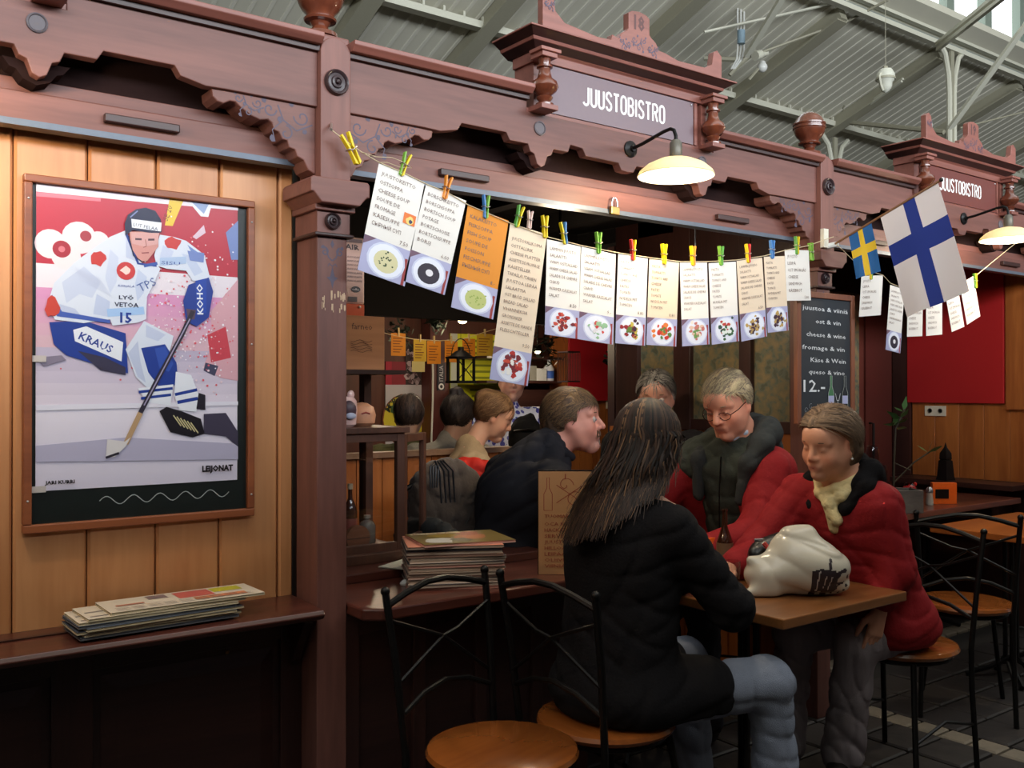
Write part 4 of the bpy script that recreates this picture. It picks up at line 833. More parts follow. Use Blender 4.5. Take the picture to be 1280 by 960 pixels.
def card(idx, TL, TR, BL, split, paper, menu, kind, price, label, y=SY, group='menu cards pegged to the long line'):
    tl, tr, bl = P(*TL, y=y), P(*TR, y=y), P(*BL, y=y)
    U = tr-tl; wd = U.length; U = U/wd; V = tl-bl; ht = V.length; V = V/ht; c0 = bl
    t = root('menu_card', label, 'menu', (tl+tr)/2, group=group); N_ = Vector((0, -1, 0))
    def quad(v0, v1, mname, colr, off=0, th=.0006):
        m = MB(); A_ = c0+V*v0; B_ = A_+U*wd; C_ = c0+V*v1+U*wd; D_ = c0+V*v1; o_ = Vector((0, .0008+off, 0))
        m.add([p+o_ for p in (A_, B_, C_, D_)]+[p+o_+Vector((0, th, 0)) for p in (A_, B_, C_, D_)], [(0, 1, 2, 3), (7, 6, 5, 4), (1, 0, 4, 5), (2, 1, 5, 6), (3, 2, 6, 7), (0, 3, 7, 4)], colr); return m
    vs = ht*(1-split)
    sh = quad(vs if split < 1 else 0, ht, 'text_sheet', paper).build('text_sheet', M_card, t)
    A = Art(c0, U, V, step=.00012); L = MENUS[menu]; n = len(L); H = ht-vs
    y_ = ht-H*.10; stp = H*.80/n
    for q, s_ in enumerate(L):
        hh = min(stp*.46, .0125); mw = len(s_)*hh*.86; A.text(s_, wd*.09, y_-q*stp-hh, hh, INK, width=min(mw, wd*.82), bold=.0)
    if price: A.text(price, wd*.9, vs+H*.035, min(.012, stp*.7), INK, align='R')
    A.build('printed_lines', sh)
    if idx == 1: a2 = Art(c0, U, V, step=.0003); a2.rect(wd*.70, ht*.56, wd*.96, ht*.66, S(230, 120, 50)); a2.blob(wd*.84, ht*.6, .012, S(240, 210, 120)); a2.blob(wd*.86, ht*.59, .006, S(60, 60, 90)); a2.build('sticker', sh)
    if split < 1:
        ph = quad(0, vs, 'dish_photo', S(172, 172, 206)).build('dish_photo', M_card, t); A = Art(c0, U, V, step=.00012); food(A, 0, 0, wd, vs, kind); A.build('printed_dish', ph)
    return t
CARDS = [(1, (474, 203), (531, 228), (447, 337), .67, WH, 1, 'soup', '7.50', 'first white menu card from the left with pale soup photo'),
 (2, (533, 230), (583, 251), (504, 351), .68, WH, 2, 'dark', '6.00', 'second menu card from the left with dark soup photo'),
 (3, (585, 257), (636, 276), (564, 384), .70, OR, 3, 'green', '8.-', 'orange menu card with a green soup photo'),
 (4, (638, 279), (684, 293), (612, 474), .79, CR, 'l', 'red', '9.50', 'longest cream menu card reaching below all the others'),
 (5, (684, 299), (726, 308), (681, 418), .70, WH, 'a', 'red', '8.50', 'white menu card just right of the longest one, red fruit dish'),
 (6, (727, 308), (770, 318), (723, 424), .70, WH, 'a', 'fish', '9.-', 'white menu card with a pale fish dish, left of the red peg'),
 (7, (773, 317), (810, 323), (769, 429), .68, WH, 'b', 'veg', '8.80', 'white menu card hanging from the red peg'),
 (8, (812, 323), (849, 328), (808, 431), .68, CR, 'b', 'orange', '8.80', 'cream menu card with an orange vegetable dish'),
 (9, (850, 328), (884, 328), (853, 433), .68, WH, 'a', 'pasta', '', 'white menu card with a pasta photo at the lowest point of the line'),
 (10, (886, 329), (920, 327), (890, 431), .67, WH, 'b', 'salad', '', 'white menu card with a green salad and tomato photo'),
 (11, (921, 326), (953, 322), (927, 427), .66, CR, 'a', 'bread', '6.50', 'cream menu card with a bread and dark fruit photo'),
 (12, (955, 321), (981, 320), (960, 416), .67, CR, 'b', 'bread', '', 'narrow cream menu card second from the right pillar'),
 (13, (981, 312), (1011, 313), (984, 376), 1, WH, 'c', None, '5.80', 'short white menu card without photo nearest the right pillar')]
for c in CARDS: card(*c)
C2 = [(14, (1077, 345), (1104, 344), (1074, 396), 1, WH, 'c', None, '', 'blank backed white card just below the small blue and yellow flag'),
 (15, (1113, 356), (1131, 362), (1107, 437), .69, WH, 'a', 'dark', '', 'white card with photo left of the large flag foot'),
 (16, (1135, 372), (1154, 372), (1134, 421), 1, WH, 'c', None, '', 'first small card peeping out below the large flag'),
 (17, (1158, 372), (1178, 371), (1158, 420), 1, WH, 'c', None, '', 'second small card peeping out below the large flag'),
 (18, (1182, 368), (1198, 362), (1190, 415), 1, WH, 'c', None, '', 'tilted small card at the right foot of the large flag'),
 (19, (1200, 355), (1217, 345), (1209, 406), 1, WH, 'c', None, '', 'rightmost small card, pegged right of the large flag')]
for c in C2: card(*c, y=2.43, group='cards on the line behind the flags')
def cord(name, lab, pts, y, r=.0016):
    m = MB(); m.tube([P(*p, y=y-.0015) for p in pts], r, 5); o = m.build(name, plain('string', S(206, 186, 150), .7)); tag(o, lab, 'string'); return o
cord('menu_string', 'pale string carrying the menu cards between the two pillars', [(414, 162), (432, 176), (452, 190), (474, 203), (505, 216), (533, 230), (560, 241), (585, 256), (611, 267), (638, 279), (684, 296), (727, 307), (773, 316), (812, 322), (850, 327), (886, 327), (921, 325), (955, 320), (981, 313), (1011, 307), (1030, 300), (1042, 296)], 2.435)
cord('menu_string', 'loose knotted loop of string beside the green and yellow peg', [(452, 190), (470, 196), (490, 197), (503, 202), (515, 210), (500, 209), (484, 203), (474, 203)], 2.432, .001)
cord('menu_string', 'string of small cards running behind the flags to the far right', [(1045, 305), (1054, 313), (1077, 336), (1104, 344), (1113, 354), (1131, 361), (1154, 371), (1178, 371), (1198, 362), (1217, 347), (1240, 328), (1262, 310), (1290, 288)], 2.43)
m = MB(); m.tube([P(414, 155, y=2.478), P(414, 162, y=2.43)], .004, 6); o = m.build('wall_hook', plain('metal_hook', S(190, 180, 170), .3, .8)); tag(o, 'small metal hook holding the string on the left pillar', 'hook')
PC = {'y': S(226, 200, 20), 'g': S(120, 176, 60), 'o': S(226, 140, 40), 'b': S(70, 130, 196), 'r': S(206, 50, 50), 'p': S(226, 200, 190), 'd': S(90, 160, 70)}
def peg_proto(a, c):
    t = root('clothes_peg', None, 'clothes peg', (0, 0, 0), group='coloured pegs on the menu line')
    for s, k in ((-1, a), (1, c)):
        m = MB(); m.prism([(s*.001, -.030), (s*.007, -.026), (s*.0065, .004), (s*.011, .034), (s*.007, .036), (s*.002, .008), (s*.0045, .0)], -.006, .006, 'xz'); m.build('prong', plain('peg_%s' % k, PC[k], .4), t, bevel=.0008)
    m = MB(); m.tube([(-.009, -.0075, .004), (0, -.0085, .0), (.009, -.0075, .004), (.009, .0075, .004), (0, .0085, 0), (-.009, .0075, .004)], .0013, 5, closed=True); m.build('spring', MATS['metal_hook'], t)
    return t
PEGS = [(440, 188, 'y', 'y', -.5, 1.25, 'yellow peg at the left pillar, holding no card'), (505, 207, 'g', 'y', .35, 1, 'green and yellow peg on the first menu card'), (558, 236, 'o', 'o', .25, 1, 'orange peg on the second menu card'), (607, 260, 'b', 'g', .05, 1, 'blue and green peg on the orange menu card'),
 (648, 272, 'd', 'y', .3, 1, 'green peg on the longest menu card'), (662, 276, 'p', 'p', .1, .8, 'small pale pink peg between the green and yellow pegs'), (681, 285, 'y', 'y', 0, 1, 'yellow peg right of the pale pink peg'), (705, 293, 'y', 'b', -.15, 1, 'yellow and blue peg on the card after the longest one'), (748, 305, 'g', 'g', 0, 1, 'green peg left of the red peg'),
 (791, 314, 'r', 'y', 0, 1, 'red peg with a yellow side in the middle of the line'), (830, 319, 'y', 'y', 0, 1, 'yellow peg right of the red peg'), (866, 321, 'y', 'o', 0, 1, 'yellow peg on the pasta menu card'), (901, 321, 'g', 'd', 0, 1, 'green peg on the salad menu card'), (935, 318, 'y', 'r', -.05, 1, 'yellow and red peg on the bread menu card'),
 (965, 313, 'b', 'b', 0, 1, 'blue peg on the narrow cream card'), (996, 308, 'd', 'y', 0, 1, 'green peg on the shortest white card'), (1014, 316, 'g', 'g', -.15, 1, 'light green peg right of the shortest card, holding nothing'),
 (1089, 342, 'y', 'g', .1, .8, 'green and yellow peg under the small flag'), (1219, 352, 'g', 'y', -.1, 1, 'yellow green peg right of the large flag')]
protos = {}
for px, py, a, c, rt, sc_, lb in PEGS:
    k = a+c; first = k not in protos
    if first: protos[k] = peg_proto(a, c)
    t = protos[k] if first else dup(protos[k])
    t['label'] = lb; t.location = P(px, py, y=2.434 if px < 1050 else 2.428); t.rotation_euler = (0, rt, 0); t.scale = (sc_*1.15,)*3

# ---------------------------------------------------------------- flags on a slanting stick
fa, fb = Vector((3.56, 2.44, 2.047)), P(1173, 227, x=3.56)
t = root('flag_stick', 'thin brown stick slanting out from the right pillar, carrying both flags', 'flag pole', fa); m = MB(); m.tube([fa, fb+(fb-fa).normalized()*.01], .005, 8); m.build('stick', plain('stick_wood', S(120, 84, 56), .5), t)
m = MB(); m.ball(fb+(fb-fa).normalized()*.012, .008); m.build('stick_tip', M_blk, t)
t = root('pole_bracket', 'white metal bracket holding the flag stick on the pillar', 'bracket', (3.53, 2.44, 2.03)); m = MB(); m.box((3.508, 2.46, 2.03), (3.54, 2.478, 2.11)); m.build('back_plate', MATS['white_plastic'], t); m = MB(); m.tube([fa+Vector((-.02, .03, -.01)), fa+Vector((.02, -.0, .0))], .012, 8); m.build('clip', MATS['white_pipe'], t)
M_flag = vcol('flag_cloth', .8, trans=.25, bump=.1, bscale=500)
D = (fb-fa); DL = D.length; D = D/DL
def flag(name, lab, s0, s1, BLpx, BRpx, bgc, crc, h0, h1, v0, v1, wave):
    pA, pB = fa+D*(DL*s0), fa+D*(DL*s1); bl, br = P(*BLpx, x=3.56), P(*BRpx, x=3.56)
    t = root(name, lab, 'flag', (pA+pB)/2); m = MB(); us = sorted(set([i/28 for i in range(29)]+[h0, h1])); vs_ = sorted(set([i/20 for i in range(21)]+[v0, v1]))
    def fn(u, v):
        p = (pA.lerp(pB, u)).lerp(bl.lerp(br, u), v); p.x += wave*(math.sin(u*9+v*3)*.5+math.sin(u*4-v*2))*v+math.sin(v*7+u*2)*.004; return p
    grid = [[fn(u, v) for u in us] for v in vs_]; n = len(us)
    vv = [p for r in grid for p in r]
    for j in range(len(vs_)-1):
        for i in range(n-1):
            um, vm = (us[i]+us[i+1])/2, (vs_[j]+vs_[j+1])/2; c = crc if (h0 < vm < h1 or v0 < um < v1) else bgc
            m.add([vv[j*n+i], vv[(j+1)*n+i], vv[(j+1)*n+i+1], vv[j*n+i+1]], [(0, 1, 2, 3)], c, True)
    m.build('cloth', M_flag, t, merge=True); return t
flag('large_flag', 'large white flag with a blue cross hanging from the stick', .50, .995, (1134, 397), (1212, 364), S(206, 202, 208), S(26, 50, 136), .40, .62, .40, .62, .012) if False else None
# (cross proportions measured along the cloth)
def flag2(name, lab, s0, s1, BLpx, BRpx, bgc, crc, hu, hv, wave): # hu: range along stick, hv: range down the cloth
    pA, pB = fa+D*(DL*s0), fa+D*(DL*s1); bl, br = P(*BLpx, x=3.56), P(*BRpx, x=3.56)
    t = root(name, lab, 'flag', (pA+pB)/2); us = sorted(set([i/24 for i in range(25)]+list(hu))); vs_ = sorted(set([i/24 for i in range(25)]+list(hv)))
    def fn(u, v):
        p = (pA.lerp(pB, u)).lerp(bl.lerp(br, u), v); p.x += wave*(math.sin(u*8+v*3)*.6+math.sin(u*3-v*2.5))*v; return p
    n = len(us); verts = [fn(u, v) for v in vs_ for u in us]; faces = []; cols = []
    for j in range(len(vs_)-1):
        for i in range(n-1):
            um, vm = (us[i]+us[i+1])/2, (vs_[j]+vs_[j+1])/2; faces.append((j*n+i, (j+1)*n+i, (j+1)*n+i+1, j*n+i+1)); cols.append(crc if (hu[0] < um < hu[1] or hv[0] < vm < hv[1]) else bgc)
    m = MB(); m.v = [tuple(p) for p in verts]; m.f = faces; m.c = cols; m.sm = [True]*len(faces); m.build('cloth', M_flag, t); return t
flag2('large_flag', 'large white flag with a blue cross hanging from the stick', .46, .995, (1135, 397), (1212, 364), S(214, 208, 212), S(26, 48, 132), (.40, .60), (.30, .50), .012)
flag2('small_flag', 'small blue flag with a yellow cross between pillar and large flag', .14, .37, (1071, 349), (1101, 339), S(36, 96, 160), S(226, 190, 50), (.40, .60), (.36, .54), .008)

# ---------------------------------------------------------------- chalkboard on the right pillar
y = 2.46; a, c = P(997, 400, y=y).x, P(1069, 400, y=y).x; z1 = P(1003, 363, y=y).z; z0 = P(1003, 530, y=y).z
t = root('chalkboard', 'framed chalkboard listing cheese and wine on the right pillar', 'chalkboard', ((a+c)/2, y, z0)); fw = .026
M_cf = wood('chalk_frame', S(140, 84, 58), S(104, 58, 42), 'z', 8, .45)
for bx in (((a, z0), (a+fw, z1)), ((c-fw, z0), (c, z1)), ((a+fw, z0), (c-fw, z0+fw)), ((a+fw, z1-fw), (c-fw, z1))): m = MB(); m.box((bx[0][0], y, bx[0][1]), (bx[1][0], y+.022, bx[1][1])); m.build('frame_strip', M_cf, t, bevel=.003)
m = MB(); m.box((a+fw, y+.008, z0+fw), (c-fw, y+.02, z1-fw)); sl = m.build('slate', plain('slate', S(44, 48, 54), .6, var=.2, bscale=9), t)
A = Art((a+fw, y+.008, z0+fw), (1, 0, 0), (0, 0, 1)); bw, bh = c-a-2*fw, z1-z0-2*fw; CH_ = S(224, 226, 228)
for s_, vv, uu, ww in (('juustoa & viiniä', .90, .05, .9), ('ost & vin', .79, .3, .5), ('cheese & wine', .68, .12, .78), ('fromage & vin', .57, .04, .84), ('Käse & Wein', .465, .2, .7), ('queso & vino', .365, .16, .72)):
    A.text(s_, uu*bw, vv*bh, .019, CH_, width=ww*bw, bold=.004, rot=-.02)
A.text('12.-', .06*bw, .215*bh, .05, CH_, width=.42*bw, bold=.01)
for u, cc in ((.60, S(70, 120, 80)), (.88, S(30, 34, 40))):
    A.poly([(u*bw-.02, .02*bh), (u*bw+.02, .02*bh), (u*bw+.02, .2*bh), (u*bw+.007, .26*bh), (u*bw+.007, .35*bh), (u*bw-.007, .35*bh), (u*bw-.007, .26*bh), (u*bw-.02, .2*bh)], cc)
    A.line([(u*bw-.02, .02*bh), (u*bw-.02, .2*bh), (u*bw-.007, .26*bh), (u*bw-.007, .35*bh), (u*bw+.007, .35*bh), (u*bw+.007, .26*bh), (u*bw+.02, .2*bh), (u*bw+.02, .02*bh)], .002, S(190, 196, 190)); A.rect(u*bw-.019, .11*bh, u*bw+.019, .18*bh, S(176, 178, 214))
A.line([(.68*bw, .2*bh), (.71*bw, .14*bh), (.75*bw, .14*bh), (.78*bw, .2*bh)], .0025, CH_); A.line([(.73*bw, .14*bh), (.73*bw, .04*bh)], .0025, CH_); A.line([(.68*bw, .04*bh), (.78*bw, .04*bh)], .0025, CH_)
for q in range(5): A.line(spiral((.1+.09*q)*bw, (.06+.03*(q % 2))*bh, .014, 1, q), .0018, S(150, 156, 160))
A.build('chalk_writing', sl)

# padlock and hanging wire under the lintel
pp = P(768, 262, y=2.57); t = root('padlock', 'small brass padlock hanging under the lintel', 'padlock', pp); m = MB(); m.box((pp.x-.021, pp.y-.008, pp.z-.02), (pp.x+.021, pp.y+.008, pp.z+.01)); m.build('lock_body', plain('lock_brass', S(150, 120, 70), .3, .85), t, bevel=.003)
m = MB(); m.tube([pp+Vector((-.013, 0, .01)), pp+Vector((-.013, 0, .03)), pp+Vector((-.006, 0, .042)), pp+Vector((.006, 0, .042)), pp+Vector((.013, 0, .03)), pp+Vector((.013, 0, .01))], .003, 6); m.build('shackle', plain('steel', S(196, 196, 200), .2, .9), t)
m = MB(); m.tube([Vector((P(869, 275, y=2.72).x, 2.72, 2.3)), P(869, 345, y=2.72)], .003, 5); o = m.build('hanging_wire', M_edge); tag(o, 'thin vertical wire hanging behind the menu cards', 'wire')

# ---------------------------------------------------------------- things deep inside the bistro
def room_light(name, loc, e, col, r=.05):
    l = bpy.data.lights.new(name, 'POINT'); l.energy = e; l.color = col; l.shadow_soft_size = r; o = bpy.data.objects.new(name, l); COL.objects.link(o); o.location = loc; return o
def spot_thing(px, py, y_, lab, e=14, r=.03):
    p = P(px, py, y=y_); t = root('ceiling_spot', lab, 'lamp', p); m = MB(); m.lathe([(.02, .045), (.03, .04), (.038, .0), (.03, -.002)], p, 14); m.build('spot_housing', M_blk, t)
    m = MB(); m.ball(p+Vector((0, 0, -.004)), (r, r, r*.7)); m.build('spot_bulb', bpy.data.materials['lit_bulb'], t); m = MB(); m.tube([p+Vector((0, 0, .04)), Vector((p.x, p.y, 2.3))], .006, 6); m.build('spot_stem', M_blk, t)
    room_light('spot_light', p+Vector((0, -.0, -.06)), e, (1, .8, .55)); return t
spot_thing(578, 400, 5.2, 'bright ceiling spot above the orange notes', 16)
spot_thing(473, 414, 5.6, 'small spot left of the orange notes', 4, .02); spot_thing(672, 439, 5.6, 'small spot at the bar shelf', 6, .022)
spot_thing(700, 330, 3.15, 'ceiling spot hidden behind the menu cards, above the seated people', 13); spot_thing(560, 330, 4.35, 'added ceiling spot behind the dark bulkhead, lighting the orange notes', 10)  # the second spot is added to brighten the orange notes
YN = 4.7; NO = S(206, 130, 30); NY = S(196, 160, 50)
for k, (x0_, y0_, x1_, y1_, cc, lb) in enumerate([(489, 416, 507, 445, NO, 'leftmost dull orange note on the inner line'), (517, 424, 533, 452, NY, 'yellow note with a pale slip on the inner line'), (534, 426, 551, 455, NO, 'third orange note from the left on the inner line'), (556, 426, 572, 453, NO, 'orange note left of the black lantern hoop'), (578, 423, 594, 449, NO, 'orange note right of the black lantern hoop'), (596, 417, 616, 445, NY, 'rightmost yellow orange note on the inner line')]):
    a_, b_ = P(x0_, y0_, y=YN), P(x1_, y1_, y=YN); t = root('paper_note', lb, 'note', a_, group='orange notes on the inner line'); m = MB(); m.box((a_.x, YN, b_.z), (b_.x, YN+.001, a_.z), cc); s_ = m.build('sheet', M_card, t)
    A = Art((a_.x, YN, b_.z), (1, 0, 0), (0, 0, 1)); w_, h_ = b_.x-a_.x, a_.z-b_.z
    for q in range(6): A.rect(w_*.12, h_*(.15+q*.12), w_*(.6+.3*((q*7) % 3)/3), h_*(.15+q*.12)+.005, S(110, 60, 20), False)
    A.build('written_lines', s_)
    if k == 1: m = MB(); m.box((a_.x-.01, YN+.001, b_.z-.06), (b_.x-.01, YN+.002, b_.z+.002), S(196, 180, 120)); m.build('pale_slip', M_card, t)
    m = MB(); m.box(((a_.x+b_.x)/2-.004, YN-.006, a_.z-.015), ((a_.x+b_.x)/2+.004, YN+.006, a_.z+.03), S(196, 170, 120)); m.build('peg', M_print, t)
m = MB(); m.tube([P(*q, y=YN) for q in ((452, 408), (487, 418), (517, 424), (550, 426), (578, 424), (600, 417), (640, 405))], .002, 5); o = m.build('note_string', MATS['string']); tag(o, 'string of the orange notes inside the bistro', 'string')
def panel(name, lab, cat, px0, py0, px1, py1, y_, col, th=.01, base=None):
    a_, b_ = P(px0, (py0+py1)/2, y=y_), P(px1, (py0+py1)/2, y=y_); zt, zb = P((px0+px1)/2, py0, y=y_).z, P((px0+px1)/2, py1, y=y_).z
    t = root(name, lab, cat, ((a_.x+b_.x)/2, y_, zb)); m = MB(); m.box((a_.x, y_, zb), (b_.x, y_+th, zt), col); s_ = m.build('sheet', M_print, t); return t, s_, Art((a_.x, y_, zb), (1, 0, 0), (0, 0, 1), step=.0006), b_.x-a_.x, zt-zb
t, s_, A, w_, h_ = panel('yellow_poster', 'tall yellow green poster with lines of writing behind the lantern', 'poster', 563, 418, 632, 520, 6.385, S(214, 216, 40))
for q in range(12): A.rect(w_*(.34+.1*((q*5) % 3)/3), h_*(.08+q*.075), w_*(.92-.1*((q*3) % 4)/4), h_*(.08+q*.075)+.018, S(130, 140, 30), False)
A.rect(0, 0, w_*.12, h_, S(200, 206, 190)); A.build('printed_lines', s_)
t, s_, A, w_, h_ = panel('round_ham_sign', 'pale board with a yellow disc and arched lettering behind the dark haired person', 'sign', 482, 481, 538, 560, 6.38, S(186, 182, 190))
A.disc(w_*.42, h_*.45, w_*.5, S(130, 70, 40)); A.disc(w_*.42, h_*.45, w_*.47, S(206, 190, 50))
for q, ch in enumerate('MORTADELLA'):
    an = math.radians(148-q*13.2); A.text(ch, w_*.42+w_*.36*math.cos(an), h_*.45+w_*.36*math.sin(an), .052, S(40, 50, 30), rot=an-math.pi/2, align='C', bold=.02)
A.blob(w_*.16, h_*.62, .03, S(60, 90, 50)); A.build('printed_sign', s_)
t, s_, A, w_, h_ = panel('red_cloth_panel', 'dark magenta panel below the leftmost orange note', 'panel', 482, 452, 507, 482, 6.385, S(130, 20, 40))
A.rect(0, 0, w_*.3, h_, S(160, 20, 50)); A.build('printed_band', s_)
t, s_, A, w_, h_ = panel('photo_collage', 'dark speckled collage of small pictures beside the magenta panel', 'picture', 507, 430, 537, 482, 6.385, S(50, 34, 36))
for q in range(70): A.blob(random.random()*w_*.9+.02, random.random()*h_*.9+.02, random.uniform(.012, .03), random.choice((S(130, 110, 116), S(90, 60, 66), S(30, 24, 26), S(170, 150, 156))), 1, .4, 6, False)
A.build('printed_collage', s_)
t, s_, A, w_, h_ = panel('dark_banner', 'narrow dark banner with a white emblem left of the lantern', 'banner', 547, 454, 556, 488, 6.24, S(40, 36, 50))
A.text('ITALIA', w_*.75, h_*.34, .035, S(190, 190, 200), rot=math.pi/2, width=.12); A.disc(w_*.5, h_*.14, w_*.38, S(206, 206, 210)); A.disc(w_*.5, h_*.14, w_*.2, S(30, 30, 40)); A.build('printed_emblem', s_)
m = MB(); m.tube([P(541, 455, y=6.24), P(541, 500, y=6.24), P(539, 560, y=6.24)], .008, 6); o = m.build('wall_cable', MATS['white_pipe']); tag(o, 'white cable running down the red post', 'cable')
for a_, b_, lb in ((538, 560, 'red brown post behind the orange notes'),):
    m = MB(); p0, p1 = P(a_, 400, y=6.25), P(b_, 400, y=6.25); m.box((p0.x, 6.25, 0), (p1.x, 6.38, 2.3)); o = m.build('inner_post', wood('inner_post_wood', S(96, 44, 40), S(70, 32, 30), 'z', 6, .5)); tag(o, lb, 'post')
pl = P(576, 470, y=4.4); t = root('black_lantern', 'black metal lantern with hoop handle hanging before the yellow poster', 'lantern', P(576, 479, y=4.4)); s = .052; zt, zb = P(576, 446, y=4.4).z, P(576, 479, y=4.4).z
for sx in (-1, 1):
    for sy in (-1, 1): m = MB(); m.box((pl.x+sx*s-.006, 4.4+sy*s-.006, zb), (pl.x+sx*s+.006, 4.4+sy*s+.006, zt)); m.build('frame_post', M_blk, t)
m = MB(); m.box((pl.x-s-.01, 4.4-s-.01, zb), (pl.x+s+.01, 4.4+s+.01, zb+.014)); m.build('lantern_base', M_blk, t)
m = MB(); m.box((pl.x-s-.01, 4.4-s-.01, zt-.01), (pl.x+s+.01, 4.4+s+.01, zt)); m.lathe([(.07, 0), (.03, .03), (.018, .035), (.018, .055), (0, .056)], (pl.x, 4.4, zt), 10); m.build('lantern_roof', M_blk, t)
m = MB(); m.tube([(pl.x+.062*math.cos(q), 4.4, zt+.0+.10*math.sin(q)) for q in [math.pi*k/12 for k in range(13)]], .003, 5); m.build('hoop_handle', M_blk, t)
m = MB(); m.tube([(pl.x, 4.4, zt+.1), (pl.x, 4.4, 2.3)], .0015, 4); m.build('hanging_wire', M_blk, t)
m = MB(); m.tube([(pl.x-s, 4.4-s, zb+.02), (pl.x+s, 4.4-s, zt-.02)], .003, 4); m.tube([(pl.x+s, 4.4-s, zb+.02), (pl.x-s, 4.4-s, zt-.02)], .003, 4); m.build('cross_wire', M_blk, t)
# bar shelf with boxes and bottles
p0, p1 = P(648, 474, y=5.9), P(702, 474, y=5.9)
t = root('bar_shelf', 'dark bar shelf between the long menu card and the wire lantern', 'shelf', (p0.x, 5.9, 1.0))
for z_ in (P(675, 476, y=5.9).z, P(675, 446, y=5.9).z): m = MB(); m.box((p0.x-.3, 5.9, z_-.02), (p1.x, 6.3, z_)); m.build('shelf_board', M_dark, t)
m = MB(); m.box((p0.x-.3, 5.9, 1.0), (p1.x, 5.95, P(675, 487, y=5.9).z)); m.build('shelf_front', M_dark, t)
zs = P(675, 476, y=5.9).z
for px, w_, h_, cc, lb in ((655, .12, .12, S(150, 156, 140), 'grey green tin on the bar shelf'), (665, .1, .12, S(140, 140, 136), 'grey tin in the middle of the bar shelf'), (677, .11, .10, S(206, 210, 216), 'white box on the bar shelf left of the blue bottle')):
    q = P(px, 470, y=5.95); m = MB(); m.box((q.x-w_/2, 5.95, zs), (q.x+w_/2, 6.05, zs+h_)); o = m.build('shelf_box', plain('bx%d' % px, cc, .5), bevel=.004); tag(o, lb, 'box')
q = P(691, 470, y=5.95); bottle('shelf_bottle', 'blue and white bottle on the bar shelf', 'bottle', (q.x, 6.0, zs), .045, .17, S(200, 206, 220), labc=S(50, 90, 180))
m = MB(); pp = P(711, 460, y=5.0); t = root('wire_lantern', 'square dark wire lantern in front of the small red picture', 'lantern', P(711, 476, y=5.0)); zt, zb = P(711, 441, y=5.0).z, P(711, 476, y=5.0).z; s = .055
for k in range(9):
    u = -s+2*s*k/8; m.tube([(pp.x+u, 5-s, zb), (pp.x+u, 5-s, zt)], .0025, 4); m.tube([(pp.x+u, 5+s, zb), (pp.x+u, 5+s, zt)], .0025, 4)
m.build('wire_grid', plain('brown_wire', S(70, 54, 56), .5, .4), t, kind='stuff'); m = MB(); m.box((pp.x-s, 5-s, zt), (pp.x+s, 5+s, zt+.01)); m.box((pp.x-s, 5-s, zb-.01), (pp.x+s, 5+s, zb)); m.build('wire_frame', MATS['brown_wire'], t)
m = MB(); m.tube([(pp.x, 5, zt), (pp.x, 5, 2.3)], .002, 4); m.build('hanging_wire', MATS['brown_wire'], t)
t, s_, A, w_, h_ = panel('small_red_picture', 'plain red picture above orange boards deep in the bistro', 'picture', 712, 424, 767, 501, 6.0, S(190, 30, 44), th=.02)
m = MB(); a_, b_ = P(690, 500, y=6.05), P(772, 500, y=6.05); x = a_.x
oc = root('wall_inner', 'orange boards below the small red picture', None, (b_.x, 6.05, .2), kind='structure')
while x < b_.x: m = MB(); m.box((x, 6.04, .2), (x+.14, 6.08, P(740, 415, y=6.05).z)); m.build('board', M_orange2, oc); x += .145
sw = P(763, 505, y=6.0); m = MB(); m.box((sw.x-.02, 6.025, sw.z-.04), (sw.x+.02, 6.035, sw.z+.04)); o = m.build('light_switch', MATS['white_plastic']); tag(o, 'small white switch right below the small red picture', 'switch')
def wreath(px, py, y_, r, lab):
    p = P(px, py, y=y_); m = MB(); 
    for k in range(90):
        a_ = random.random()*6.28; rr = r*random.uniform(.1, 1); q = p+Vector((rr*math.cos(a_), random.uniform(-.03, .03), rr*math.sin(a_))); d = Vector((random.gauss(0, 1), random.gauss(0, 1), random.gauss(0, 1))).normalized()*.03; e = d.orthogonal().normalized()*.012
        m.add([q-d, q+e, q+d, q-e], [(0, 1, 2, 3)])
    m.tube([p, Vector((p.x, p.y, 2.3))], .002, 4); o = m.build('dark_garland', plain('dark_leaf', S(30, 38, 28), .6, var=.3)); tag(o, lab, 'garland')
wreath(766, 449, 5.2, .07, 'dark ball garland over the right edge of the small red picture'); wreath(786, 449, 4.6, .07, 'dark ball garland on the dark post right of the small red picture'); wreath(545, 404, 5.3, .07, 'small dark garland under the booth ceiling above the notes'); wreath(683, 434, 5.2, .16, 'bushy dark garland above the bar shelf'); wreath(500, 418, 5.6, .1, 'dark garland behind the leftmost orange note')
for a_, b_ in ((768, 776), (783, 799)):
    p0, p1 = P(a_, 480, y=4.3), P(b_, 480, y=4.3); m = MB(); m.box((p0.x, 4.3, 0), (p1.x, 4.36, 2.3)); o = m.build('inner_post', MATS['dark_timber_upright']); tag(o, 'dark inner post left of the map panes' if a_ > 780 else 'thin dark inner post beside the small red picture', 'post')
# low seat-back partition with orange boards
lpn = root('bench', 'low bench with an orange boarded back seen through the glazed case', 'bench', (2.6, 3.9, 0)); x = 1.9
while x < 3.05: m = MB(); m.box((x, 3.9, .3), (x+.13, 3.93, 1.11)); m.build('board', M_orange2, lpn); x += .134
m = MB(); m.box((1.9, 3.88, 1.105), (3.06, 3.96, 1.13)); m.build('top_rail', plain('worn_rail', S(150, 120, 100), .4), lpn)
bs_ = lpn; m = MB(); m.box((1.9, 3.98, .42), (3.6, 4.6, .47)); m.build('seat_board', M_dark, bs_)
for q_ in (2.0, 3.5): m = MB(); m.box((q_-.05, 4.0, 0), (q_+.05, 4.55, .42)); m.build('bench_leg', M_dark, bs_)
m = MB(); m.box((1.9, 3.935, 0), (3.06, 3.95, 1.1)); m.build('back_core', M_dark, lpn)
